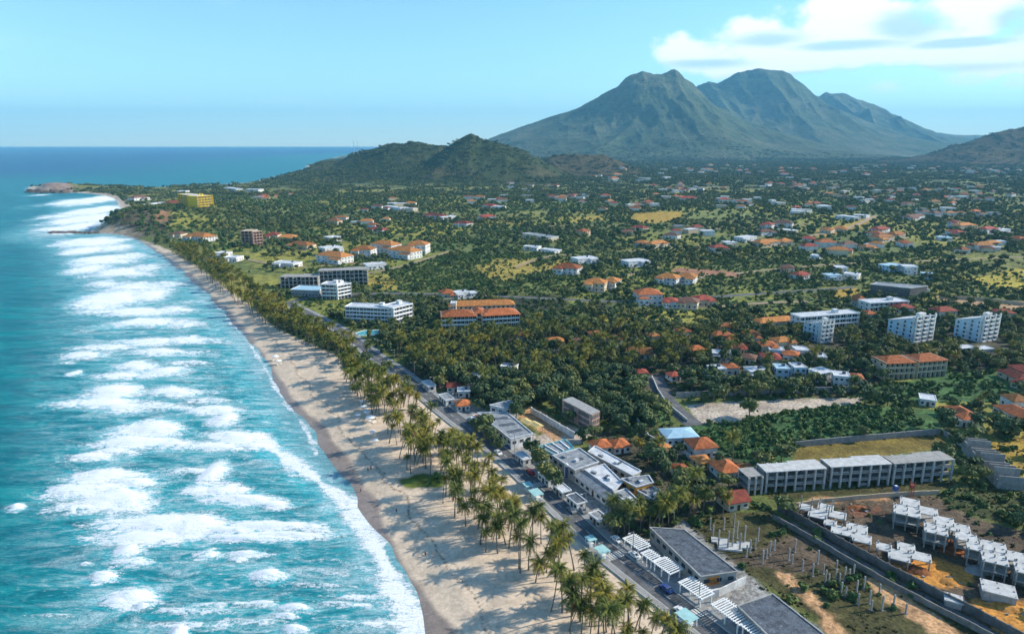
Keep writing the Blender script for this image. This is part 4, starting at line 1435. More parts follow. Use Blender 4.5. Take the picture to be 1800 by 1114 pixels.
wall_run('boundary_wall', [(1146, 664), (1156, 688), (1172, 712), (1208, 742)], 1.5, 'white kerb wall along the left side of the short lane', 'wall_white', piece=5)
wall_run('boundary_wall', [(934, 726), (950, 735), (983, 755), (1010, 770)], 2.8, 'white wall of panels and piers behind the yellow awnings', 'wall_white', piece=5, pier=True)
wall_run('boundary_wall', [(1120, 742), (1140, 772), (1175, 790), (1215, 808)], 2.2, 'pale wall in front of the blue house', 'wall_white', piece=5)

# bare columns
cols_px = []
ux = Vector(G(1420, 1010)) - Vector(G(1310, 985))
base = Vector(G(1250, 960))
post_spots = [(1253, 943), (1262, 965), (1272, 930), (1279, 965), (1287, 962), (1295, 945), (1300, 968), (1308, 955), (1312, 978), (1318, 970), (1327, 964), (1332, 950), (1248, 930), (1290, 925),
              (1347, 980), (1353, 974), (1361, 966), (1386, 984), (1392, 990), (1397, 970), (1410, 1002), (1428, 1012), (1447, 1008), (1450, 1026), (1456, 1027), (1468, 1022), (1475, 1024), (1484, 1020), (1492, 1018),
              (1478, 1045), (1486, 1048), (1505, 1044), (1508, 1062), (1528, 1060), (1531, 1072), (1550, 1072), (1545, 1045), (1518, 1035), (1470, 1000), (1437, 990), (1500, 1010), (1570, 1068), (1592, 1078), (1340, 990)]
hts = [4.2, 6.5, 4.0, 6.2, 6.5, 5.8, 6.0, 6.2, 4.0, 4.2, 3.6, 4.5, 4.0, 4.6]
for i, (px, py) in enumerate(post_spots):
    x, y = G(px, py)
    h = hts[i] if i < len(hts) else (3.4, 4.0, 3.0, 4.4)[i % 4]
    o = thing('concrete_column', 'bare grey concrete column standing over the pale slab behind the dark roof' if i < 14 else 'bare grey concrete column standing alone in the overgrown field beside the lane',
              'column', x, y, 0.4 + 0.05 * (i % 3), None, 'columns over the pale slab' if i < 14 else 'columns of the overgrown field')
    box('shaft', o, 'concrete', 0, 0, -0.4, 0.36, 0.36, h + .4)
    box('footing', o, 'concrete_dark', 0, 0, -0.3, 0.9, 0.9, 0.42)
o = thing('foundation_slab', 'pale broken foundation slab among the bare columns', 'slab', *G(1282, 962), math.radians(-10))
for (cx, cy, w, d, r) in ((0, 0, 7, 4, 0), (4.5, 1.5, 4, 3.4, .05), (-2.5, 2.9, 5, 2.6, -.06)):
    box('slab_piece', o, 'slab_white', cx, cy, -0.2, w, d, 0.75 + 0.05 * cx / 5, r)
clear([G(1250, 970), G(1320, 975), G(1330, 930), G(1245, 930)], 1)

# ------------------------------------------------------------------ beach front shops
o, q = quad_block('shop_building', 'building', 'long building with dark slate flat roof beside the white pergolas', [(1143, 927), (1203, 931), (1296, 1004), (1232, 1013)], 4.4, 'wall_grey', 'roof_slate', 0.22, 'wall_grey', win=(0, 1, 2, 3))
quad_block('shop_building', 'building', 'dark slate flat-roofed building at the bottom edge right of the pergolas', [(1297, 1065), (1358, 1044), (1452, 1118), (1420, 1160), (1385, 1150)], 4.2, 'wall_grey', 'roof_slate', 0.22, 'wall_grey', win=(0, 1, 2, 3))
# orange board with its white court
(mx, my), rz, w = front((1240, 1036), (1263, 1033))
o = thing('sign_board', 'orange painted board at the end of the dark-roofed shop building', 'board', mx, my, rz)
box('panel', o, 'board_orange', 0, 0, 1.3, w, 0.2, 2.6)
box('inset', o, 'roof_amber', 0.2, -0.12, 1.7, w * 0.5, 0.06, 1.3)
for s in (-1, 1):
    box('post', o, 'wall_white', s * (w / 2 - .15), 0.16, -0.3, 0.25, 0.1, 4.0)
wall_run('court_wall', [(1240, 1052), (1262, 1048), (1310, 1026)], 2.4, 'white wall of the court between the two dark-roofed buildings', 'wall_white', piece=4)
strip('court', P([(1245, 1050), (1300, 1030)]), -0.2, 7.0, Z_LAND + 0.14, 'roof_white', kind='structure')


def pergola(px, py, w, d, label, h=2.9):
    x, y = G(px, py)
    ang = min(along(road_line, 1.0), key=lambda q: (q[0].x - x) ** 2 + (q[0].y - y) ** 2)[1]
    o = thing('pergola', label, 'pergola', x, y, ang, None, 'white pergolas along the road')
    for sx in (-1, 0, 1):
        for sy in (-1, 1):
            box('post', o, 'trim_white', sx * (w / 2 - .2), sy * (d / 2 - .2), -0.2, 0.28, 0.28, h + .2)
    for sy in (-1, 1):
        box('beam', o, 'trim_white', 0, sy * (d / 2 - .2), h, w + .6, 0.26, 0.3)
    n = int(w / 0.75)
    for k in range(n):
        box('slat', o, 'trim_white', -w / 2 + w * (k + .5) / n, 0, h + .3, 0.26, d + .8, 0.2)
    for sx in (-1, 1):
        box('edge_beam', o, 'trim_white', sx * (w / 2 + .35), 0, h + .02, 0.26, d + .3, 0.3)
    box('terrace', o, 'roof_grey', 0, 0, -0.1, w + 1.0, d + 1.0, 0.26)
    clear([(x - 4, y - 4), (x + 4, y - 4), (x + 4, y + 4), (x - 4, y + 4)], 0.5)


pergola(1118, 968, 6.4, 4.4, 'white slatted pergola nearest the walled side street, first in the row')
pergola(1143, 992, 4.0, 3.4, 'small white pergola, second in the row, beside a palm')
pergola(1172, 1010, 6.0, 4.6, 'white slatted pergola in the middle of the row beside the dark roof')
pergola(1222, 1050, 7.6, 4.6, 'long white pergola below the orange board')
pergola(1284, 1092, 8.4, 4.8, 'long white pergola at the left of the lowest dark-roofed building')
pergola(1335, 1128, 7.0, 5.0, 'white lattice pergola cut by the bottom edge')

# ------------------------------------------------------------------ grey roofed complex
o, q = quad_block('shop_building', 'building', 'flat grey-roofed building with dark roof slots and white end wall by the road', [(840, 726), (890, 724), (936, 762), (898, 772)], 4.6, 'wall_white', 'roof_grey', 0.35, 'roof_white', win=(0, 1, 3))
for k in range(3):
    a = (q[0] * (1 - .22 - .26 * k) + q[1] * (.22 + .26 * k)) if (q[0] - q[1]).length > (q[1] - q[2]).length else (q[1] * (1 - .22 - .26 * k) + q[2] * (.22 + .26 * k))
    c2 = (q[3] * (1 - .22 - .26 * k) + q[2] * (.22 + .26 * k)) if (q[0] - q[1]).length > (q[1] - q[2]).length else (q[0] * (1 - .22 - .26 * k) + q[3] * (.22 + .26 * k))
    m = (a + c2) / 2
    dv = c2 - a
    box('roof_slot', o, 'roof_slate', m.x, m.y, 4.6, 2.4, dv.length * 0.62, 0.10, math.atan2(dv.y, dv.x) - PI / 2)
quad_block('house', 'house', 'white two-storey house with pale grey flat roof behind the slotted roof', [(861, 712), (895, 704), (911, 714), (886, 718)], 6.0, 'wall_white', 'roof_grey', 0.3, 'roof_white', win=(0, 1, 2, 3))
house((804, 724), (826, 722), 6, 3.0, 'small house with bright orange hipped roof beside the coastal road', roof='roof_orange', rise=1.8)
o, q = quad_block('shop_building', 'building', 'grey roof split by white ridges with teal trim, start of the large complex', [(947, 785), (993, 773), (1008, 787), (976, 800)], 4.2, 'wall_white', 'roof_grey', 0.25, 'trim_teal', win=(0, 1, 2, 3))
for k in range(3):
    a = q[0] * (1 - .2 - .3 * k) + q[1] * (.2 + .3 * k)
    c2 = q[3] * (1 - .2 - .3 * k) + q[2] * (.2 + .3 * k)
    m = (a + c2) / 2
    dv = c2 - a
    box('roof_ridge', o, 'trim_white', m.x, m.y, 4.2, 0.5, dv.length * .92, 0.45, math.atan2(dv.y, dv.x) - PI / 2)
    box('roof_gutter', o, 'roof_slate', m.x + .8, m.y, 4.2, 0.7, dv.length * .9, 0.05, math.atan2(dv.y, dv.x) - PI / 2)
CPX = [
    ('wide grey flat roof in the middle of the large complex', [(972, 801), (1018, 788), (1052, 812), (1010, 826)], 5.0, 'roof_grey'),
    ('stepped pale grey roof behind the blue wall of the large complex', [(1028, 826), (1062, 816), (1094, 848), (1078, 862)], 4.2, 'roof_white'),
    ('grey roof with small roof hut toward the garden end of the complex', [(1080, 866), (1100, 859), (1126, 884), (1112, 892)], 3.6, 'roof_grey'),
    ('ochre-fronted block with white parapet at the garden end of the complex', [(1092, 842), (1140, 836), (1148, 848), (1118, 856)], 5.0, 'roof_grey'),
    ('low grey roof nearest the garden palms at the end of the complex', [(1120, 862), (1142, 852), (1174, 872), (1160, 884)], 3.4, 'roof_grey'),
    ('long pale corridor roof along the back of the large complex', [(1034, 794), (1046, 784), (1126, 828), (1112, 836)], 3.6, 'roof_white'),
]
for (lab, cs, h, rm) in CPX:
    o, q = quad_block('shop_building', 'building', lab, cs, h, 'wall_grey' if 'ochre' not in lab else 'wall_ochre', rm, 0.35, 'roof_white', win=(0, 1, 2, 3))
    a = q[0] * .6 + q[2] * .4
    box('roof_vent', o, 'roof_white', a.x, a.y, h, 1.6, 1.3, 0.9)
    a = q[1] * .6 + q[3] * .4
    box('roof_vent', o, 'roof_slate', a.x, a.y, h, 2.2, 1.2, 0.6)
    a = q[1] * .25 + q[3] * .75
    box('roof_vent', o, 'roof_grey', a.x, a.y, h, 1.0, 2.0, 0.7)
# long gabled sheet roof
(mx, my), rz, w = front((1010, 848), (1066, 890))
o = thing('shop_building', 'long ridged sheet roof along the road front of the large complex', 'building', mx, my, rz)
box('wall', o, 'wall_white', 0, 2.8, -0.5, w, 5.6, 3.7)
hip_roof(o, 'roof_grey', w, 5.6, 3.2, 1.1, 0.7, gable=True)
box('ridge_cap', o, 'roof_slate', 0, 2.8, 4.22, w + 1.2, 0.4, 0.18)
windows(o, w, 5.6, 1, 3.2, 6)
clear(rect_world(o, w, 6), 2)
(mx, my), rz, w = front((992, 838), (1012, 846))
o = thing('feature_wall', 'white angled wall with bright blue face beside the road', 'wall', mx, my, rz)
raw('frame', o, 'trim_white', [(-w / 2, 0, -.3), (w / 2, 0, -.3), (w / 2, 0, 4.2), (-w / 2, 0, 5.2), (-w / 2, 1.2, -.3), (w / 2, 1.2, -.3), (w / 2, 1.2, 4.2), (-w / 2, 1.2, 5.2)],
    [(0, 1, 2, 3), (7, 6, 5, 4), (0, 4, 5, 1), (3, 2, 6, 7), (1, 5, 6, 2), (0, 3, 7, 4)])
raw('blue_face', o, 'car_blue', [(-w / 2 + .3, -.05, 0), (w / 2 - .3, -.05, 0), (w / 2 - .3, -.05, 3.7), (-w / 2 + .3, -.05, 4.5), (-w / 2 + .3, .02, 0), (w / 2 - .3, .02, 0), (w / 2 - .3, .02, 3.7), (-w / 2 + .3, .02, 4.5)],
    [(0, 1, 2, 3), (7, 6, 5, 4), (0, 4, 5, 1), (3, 2, 6, 7), (1, 5, 6, 2), (0, 3, 7, 4)])
clear(rect_world(o, w, 6, 0, -5), 1)
# derelict block
o, q = quad_block('derelict_building', 'building', 'derelict pinkish three-storey block with open floors among dark trees', [(988, 702), (1006, 697), (1055, 722), (1040, 729)], 8.0, 'wall_pink', 'wall_grey', 0.0)
for f in (0.4, 3.0, 5.6):
    for j in range(5):
        for (i0, i1, n) in ((0, 1, 5), (1, 2, 2), (2, 3, 5), (3, 0, 2)):
            if j >= n:
                continue
            a, c2 = q[i0], q[i1]
            dv = c2 - a
            m = a + dv * ((j + .5) / n)
            nr = Vector((dv.y, -dv.x)).normalized()
            m = m + nr * 0.02
            box('opening_shade', o, 'wall_dark', m.x, m.y, f, dv.length / n * .7, 0.1, 1.8, math.atan2(dv.y, dv.x))  # dark panel on the wall paints the shade inside an open floor
# awnings
for i, (px, py) in enumerate(((921, 752), (936, 757))):
    x, y = G(px, py)
    o = thing('awning', ('pale yellow ridge awning, left one behind the slotted roof', 'pale yellow ridge awning, right one behind the slotted roof')[i], 'awning', x, y, math.radians(-55), None, 'yellow awnings')
    for sx in (-1, 1):
        for sy in (0, 1):
            box('post', o, 'steel', sx * 2.6, sy * 3.2 + .2, 0, 0.12, 0.12, 2.5)
    hip_roof(o, 'canvas_yellow', 5.4, 3.6, 2.5, 0.8, 0.2, gable=True, name='canvas')
    clear(rect_world(o, 6, 4), 1)

# ------------------------------------------------------------------ orange roofed houses behind the complex
house((1047, 800), (1076, 796), 7, 3.0, 'orange hipped house at the left of the pair behind the complex', rise=2.0)
house((1080, 799), (1108, 795), 7, 3.0, 'orange hipped house at the right of the pair behind the complex', rise=2.0)
house((1150, 806), (1182, 804), 6, 3.0, 'amber hipped house among palms below the blue house', roof='roof_amber', wall='wall_cream')
house((1172, 784), (1226, 781), 9, 3.6, 'pale blue house with light blue roof at the edge of the green lot', roof='roof_blue', wall='wall_blue', kind='hip', rise=1.5, nwin=5)
house((1220, 808), (1260, 804), 9, 4.6, 'large orange-roofed house with white front beside the green lot', rise=2.4, floors=1, nwin=4)
house((1227, 826), (1252, 823), 6, 2.8, 'small amber-roofed house below the large orange house', roof='roof_amber', wall='wall_cream')
house((1268, 846), (1302, 842), 9, 3.4, 'orange hipped house next to the stair end of the unfinished row', rise=2.4)
house((1190, 842), (1213, 840), 6, 2.8, 'small red-orange hipped house in the dark garden', roof='roof_orange')
house((1280, 900), (1316, 894), 7, 3.2, 'red gabled house with yellow gable wall at the head of the walled lane', roof='roof_red', wall='wall_cream', kind='gable', rise=2.2)
house((1310, 838), (1328, 836), 5, 2.6, 'tiny orange roof tucked against the garden palms', roof='roof_amber')

# K: long tiled roofs on the right
(mx, my), rz, w = front((1652, 728), (1690, 752))
o = house((1652, 726), (1692, 750), 9, 3.4, 'long red-tiled bungalow with white walls, left of the two at the right edge', roof='roof_orange', rise=2.0, nwin=6)
o = house((1744, 724), (1800, 752), 10, 3.4, 'long red-tiled bungalow with white walls, right of the two at the right edge', roof='roof_orange', rise=2.2, nwin=6)
house((1780, 722), (1812, 722), 9, 4.6, 'bright amber hipped roof behind the right red-tiled bungalow', roof='roof_amber', rise=2.2)
house((1616, 712), (1644, 716), 8, 3.0, 'white flat-roofed annex left of the red-tiled bungalows', kind='flat', roof='roof_white')
house((1664, 748), (1712, 752), 4, 2.8, 'low white annex in front of the left red-tiled bungalow', kind='flat', roof='roof_white', nwin=4)
for i, (a, bb) in enumerate((((1752, 660), (1790, 678)), ((1770, 652), (1812, 670)), ((1775, 680), (1815, 692)))):
    house(a, bb, 8, 3.2, ('dark red long roof nearest the green lot at the right edge', 'dark red long roof highest of three at the right edge', 'dark red long roof lowest of three at the right edge')[i], roof='roof_red', wall='wall_beige', group=None, rise=2.0)

# small low shops and sheds of the street front
for (A, B, dep, h, rf, wl, lab) in [((946, 842), (964, 857), 3.6, 2.7, 'roof_grey', 'wall_white', 'low grey-roofed shed nearest the ridged teal-trimmed roof on the street front'), ((972, 864), (988, 878), 3.4, 2.6, 'roof_white', 'wall_grey', 'low white-roofed shed before the blue feature wall'),
                                    ((996, 884), (1014, 899), 3.6, 2.6, 'roof_slate', 'wall_white', 'low dark-roofed shed before the long sheet roof'), ((1036, 916), (1054, 930), 3.4, 2.6, 'roof_grey', 'wall_grey', 'low grey shed beside the garden palms on the street front'),
                                    ((906, 808), (920, 820), 3.2, 2.6, 'roof_white', 'wall_white', 'low white shed below the slotted roof'), ((846, 756), (858, 767), 3.4, 2.7, 'roof_slate', 'wall_white', 'low dark-roofed shop at the upper end of the slotted roof'),
                                    ((772, 704), (784, 714), 4, 2.8, 'roof_grey', 'wall_white', 'grey-roofed shop at the road bend above the small orange house'), ((742, 680), (753, 689), 4, 2.8, 'roof_white', 'wall_white', 'white-roofed shop farthest up the coastal road'),
                                    ((832, 742), (842, 750), 4, 3.0, 'roof_orange', 'wall_white', 'narrow orange flat-roofed shop between the small orange house and slotted roof')]:
    house(A, B, dep, h, lab, wl, rf, 'flat', 1, 3, name='shop', cat='shop', gap=1.0, clear_m=.5)


def heap(px, py, r, h, mat, label):
    x, y = G(px, py)
    o = thing('earth_heap', label, 'heap', x, y)
    hr = random.Random(int(px))
    V = [(0, 0, h)]
    n = 11
    for ring, (rr_, hh) in enumerate(((.35, .8), (.7, .4), (1.0, -.1))):
        for k in range(n):
            a = 2 * PI * k / n + ring * .2
            q = r * rr_ * hr.uniform(.8, 1.2)
            V.append((q * math.cos(a) * 1.4, q * math.sin(a), h * hh * hr.uniform(.75, 1.15)))
    F = [(0, 1 + k, 1 + (k + 1) % n) for k in range(n)]
    for ring in range(2):
        b0 = 1 + ring * n
        F += [(b0 + k, b0 + n + k, b0 + n + (k + 1) % n, b0 + (k + 1) % n) for k in range(n)]
    raw('heap_body', o, mat, V, F, True)
    for k in range(5):
        a = hr.uniform(0, 6.28)
        box('rubble', o, 'concrete', math.cos(a) * r * 1.3, math.sin(a) * r * 1.1, -.1, hr.uniform(.3, .8), hr.uniform(.3, .6), hr.uniform(.3, .5), a)


surf('earth_red', (0.24, 0.085, 0.03), 0.95, 0.3, 0.8, bump=.1)
surf('earth_orange', (0.48, 0.22, 0.05), 0.95, 0.3, 0.8, bump=.1)
heap(1612, 1003, 2.6, 1.3, 'earth_red', 'dark red earth heap on the orange patch of the site')
heap(1678, 962, 2.6, 1.5, 'earth_red', 'red earth heap at the foot of the middle house frame')
heap(1722, 1002, 3.0, 1.2, 'concrete', 'grey gravel heap left of the right-hand house frame')
heap(1668, 1022, 2.2, .8, 'earth_orange', 'low orange earth heap on the right of the orange patch')
heap(1770, 1066, 3.2, 1.0, 'earth_orange', 'orange earth heap below the grey walled hut')
heap(1508, 893, 2.4, .9, 'earth_red', 'brown earth heap behind the farthest left house frame')
x, y = G(1601, 872)
o = thing('material_hoist', 'red material hoist standing behind the highest house frame', 'hoist', x, y, .3)
for (sx, sy) in ((-.5, -.5), (.5, -.5), (-.5, .5), (.5, .5)):
    box('leg', o, 'mast_red', sx, sy, -.2, .14, .14, 5.6)
for k in range(5):
    box('brace', o, 'mast_red', 0, -.5, k * 1.1 + .5, 1.1, .1, .12)
    box('brace', o, 'mast_red', -.5, 0, k * 1.1 + .8, .1, 1.1, .12)
box('cage', o, 'mast_red', 0, 0, 3.2, .9, .9, 1.2)
# ------------------------------------------------------------------ hotels and apartment blocks of the middle distance
balcony_block((1553, 668), (1606, 666), 12, 3, 3.0, 6, 'beige three-storey apartment block with orange roof, left half of the pair', 'wall_cream', 'wall_beige', 'hip', 'roof_orange', cat='apartments', name='apartment_building', rise=2.4)
balcony_block((1611, 665), (1661, 661), 12, 3, 3.0, 6, 'beige three-storey apartment block with orange roof, right half of the pair', 'wall_cream', 'wall_beige', 'hip', 'roof_orange', cat='apartments', name='apartment_building', rise=2.4)


def tower(A, C, B, floors, label, wall='wall_blue', wall2='wall_white', fh=2.65):
    """corner building: left side A-C, right side C-B, both carry windows and balconies"""
    a, c, bb = Vector(G(*A)), Vector(G(*C)), Vector(G(*B))
    e1 = (a - c)
    e2 = (bb - c)
    rz = math.atan2(e2.y, e2.x)
    o = thing('apartment_tower', label, 'apartments', c.x, c.y, rz)
    w = e2.length
    d = abs(e1.dot(Vector((-e2.y, e2.x)).normalized()))
    d = max(d, 12.0)
    H = floors * fh
    lo = 0.66
    top = lambda y: H * (1 - (1 - lo) * max(0, y / d))
    V = [(0, 0, -1), (w, 0, -1), (w, d, -1), (0, d, -1), (0, 0, H), (w, 0, H), (w, d, H * lo), (0, d, H * lo)]
    raw('wall', o, wall, V, [(0, 1, 5, 4), (1, 2, 6, 5), (2, 3, 7, 6), (3, 0, 4, 7), (3, 2, 1, 0)])
    raw('sloped_roof', o, 'roof_white', [(-.5, -.6, H + .25), (w + .5, -.6, H + .25), (w + .5, d + .5, H * lo + .25), (-.5, d + .5, H * lo + .25), (-.5, -.6, H + .003), (w + .5, -.6, H + .003), (w + .5, d + .5, H * lo + .003), (-.5, d + .5, H * lo + .003)],
        [(0, 1, 2, 3), (7, 6, 5, 4), (0, 4, 5, 1), (1, 5, 6, 2), (2, 6, 7, 3), (3, 7, 4, 0)])
    for f in range(floors):
        for k in range(3):
            x = w * (k + .5) / 3
            box('window', o, 'glass', x, -0.02, f * fh + .5, w / 3 * .38, 0.12, 1.7)
            box('balcony', o, wall2, x, -0.6, f * fh + .1, w / 3 * .62, 1.2, 0.9)
        for k in range(4):
            y = d * (k + .5) / 4
            if f * fh + 2.3 < top(y):
                box('window', o, 'glass', -0.02, y, f * fh + .9, 0.12, 1.3, 1.2)
        if f * fh + 2 < top(d * .6):
            box('balcony', o, wall2, -0.6, d * .5, f * fh + .1, 1.2, d * .2, 0.9)
    for x in (0.5, w / 3, 2 * w / 3, w - .5):
        box('pilaster', o, wall2, x, -0.35, -1, 1.1, 0.6, H + 2.2)
    box('pilaster', o, wall2, -0.3, 1.0, -1, 0.5, 1.0, top(1) + 1.8)
    box('stair_head', o, wall2, w * .4, d * .12, H * .96, w * .3, d * .16, 2.6)
    clear([tuple(a), tuple(c), tuple(bb), tuple(a + e2)], 4)
    clear([(c.x - 14, c.y - 22), (c.x + 14, c.y - 22), (c.x + 14, c.y), (c.x - 14, c.y)], 0)
    return o


tower((1560, 590), (1604, 603), (1638, 597), 6, 'white stepped apartment tower, its shade painted pale blue, left of the pair on the right')  # pale blue wall colour paints shade onto a white tower
tower((1675, 590), (1722, 602), (1751, 597), 6, 'white stepped apartment tower, its shade painted pale blue, right of the pair on the right')  # shade put into the wall colour here too
tower((1433, 590), (1440, 603), (1462, 600), 5, 'narrow pale blue apartment tower half hidden by dark trees')
balcony_block((1405, 582), (1508, 574), 10, 3, 3.0, 10, 'long white wing behind the narrow pale blue tower', cat='apartments', name='apartment_building')
house((1336, 578), (1402, 572), 10, 4.0, 'long amber-roofed house left of the long white wing', roof='roof_amber', wall='wall_cream', rise=2.2, nwin=8)
house((1506, 540), (1526, 540), 12, 5, 'orange hipped roof just left of the white flat building near the dark hall', rise=3)
balcony_block((1528, 548), (1596, 544), 12, 2, 3.0, 8, 'white flat low block with dark window bands in front of the dark hall', cat='apartments', name='apartment_building')
house((1582, 552), (1608, 550), 10, 4, 'red hipped roof touching the white low block', roof='roof_red', rise=2.4)
house((1524, 562), (1540, 561), 8, 4, 'small orange roof between the white low block and the long wing', rise=2)
house((1650, 560), (1682, 558), 10, 5, 'red-roofed house between the two stepped towers', roof='roof_red', rise=2.4)
house((1755, 560), (1785, 560), 10, 4, 'dark red roof right of the right stepped tower', roof='roof_red', rise=2)
house((1690, 622), (1715, 620), 6, 3, 'small white flat house in front of the right stepped tower, left of two', kind='flat', roof='roof_white')
house((1722, 624), (1746, 622), 6, 3, 'small white flat house in front of the right stepped tower, right of two', kind='flat', roof='roof_white')
o, q = quad_block('hall', 'building', 'large hall with dark side wall and pale flat roof above the white low block', [(1531, 500), (1542, 496), (1630, 503), (1600, 507)], 8.0, 'wall_dark', 'roof_grey', 0.4, 'roof_white', win=())
house((1602, 519), (1632, 520), 10, 5, 'beige end annex of the large dark hall', wall='wall_cream', kind='flat', roof='roof_grey')
wall_run('boundary_wall', [(1650, 524), (1720, 528), (1800, 537)], 2.6, 'long tan wall right of the dark hall', 'wall_beige', piece=9)

# terraced white hotel: two wings at an angle
balcony_block((608, 566), (694, 570), 12, 4, 2.6, 14, 'white hotel with four stacked balcony bands near the beach road, long wing', cat='hotel')
balcony_block((692, 571), (726, 562), 12, 4, 2.8, 6, 'white angled end wing of the balcony-banded hotel', cat='hotel')
# pool of the hotel
x, y = G(648, 585)
o = thing('pool', 'turquoise pool beside the white banded hotel', 'pool', x, y, 0.2)
raw('water', o, 'pool_water', [(8 * math.cos(a) * (1 + .2 * math.sin(2 * a)), 6 * math.sin(a), 0.16) for a in np.linspace(0, 2 * PI, 25)[:-1]], [tuple(range(24))])
for k in range(24):
    a = 2 * PI * (k + .5) / 24
    box('coping', o, 'trim_white', 8.5 * math.cos(a) * (1 + .2 * math.sin(2 * a)), 6.4 * math.sin(a), -0.1, 0.9, 2.2, 0.34, a)
clear([(x - 10, y - 12), (x + 10, y - 12), (x + 10, y + 8), (x - 10, y + 8)], 1)

# red roofed hotel
for i, (a, bb) in enumerate((((776, 580), (838, 578)), ((848, 578), (914, 574)))):
    balcony_block(a, bb, 16, 3, 2.9, 9, ('terracotta-roofed three-storey hotel wing with white balconies, left half', 'terracotta-roofed three-storey hotel wing with white balconies, right half')[i], 'wall_cream', 'trim_white', 'hip', 'roof_orange', rise=3.0)
balcony_block((833, 575), (854, 574), 14, 3, 3.1, 3, 'white gabled centre between the two terracotta-roofed hotel wings', roofk='hip', roof='roof_orange', rise=2.2)
house((790, 560), (905, 556), 10, 8.6, 'rear amber-roofed range behind the terracotta-roofed hotel', roof='roof_amber', wall='wall_cream', rise=3.0, floors=3, nwin=14, name='hotel_building', cat='hotel')
house((793, 566), (802, 566), 6, 13.0, 'pale square tower rising over the terracotta-roofed hotel', kind='flat', roof='roof_white', wall='wall_cream', floors=3, nwin=2, name='tower', cat='tower')

# unfinished dark rows and the white stepped block
frame_block((494, 507), (560, 507), 14, 3, 3.3, 9, 'long dark unfinished block near the beach, left half', slabm='concrete', walls=True)
frame_block((562, 504), (647, 501), 14, 4, 3.4, 11, 'taller dark unfinished block, right half beside the dry slope', slabm='concrete', walls=True)
balcony_block((566, 526), (594, 527), 12, 4, 2.9, 4, 'white stepped block in front of the dark unfinished blocks, left half', cat='apartments', name='apartment_building', wall='wall_white')
balcony_block((594, 527), (618, 522), 12, 4, 2.7, 4, 'white stepped block in front of the dark unfinished blocks, right half', cat='apartments', name='apartment_building', wall='wall_white')
house((512, 520), (560, 522), 16, 5, 'low blue-grey flat building beside the white stepped block', kind='flat', roof='roof_blue', wall='wall_grey', nwin=8, cat='building', name='low_building')
frame_block((425, 433), (446, 433), 18, 5, 3.6, 3, 'tan five-storey block of raw concrete over the beach trees, left half', slabm='wall_beige', colm='wall_pink', roof_step=False)
frame_block((446, 433), (463, 431), 18, 5, 3.4, 3, 'tan five-storey block of raw concrete over the beach trees, right half', slabm='wall_beige', colm='wall_pink', roof_step=False)
# yellow building
balcony_block((316, 377), (352, 382), 24, 5, 3.9, 8, 'bright yellow hotel block on the headland ridge, left part', 'wall_yellow', 'wall_yellow', name='hotel_building')
balcony_block((350, 383), (378, 380), 24, 5, 4.1, 5, 'bright yellow hotel block on the headland ridge, right part', 'wall_yellow', 'wall_yellow', name='hotel_building')

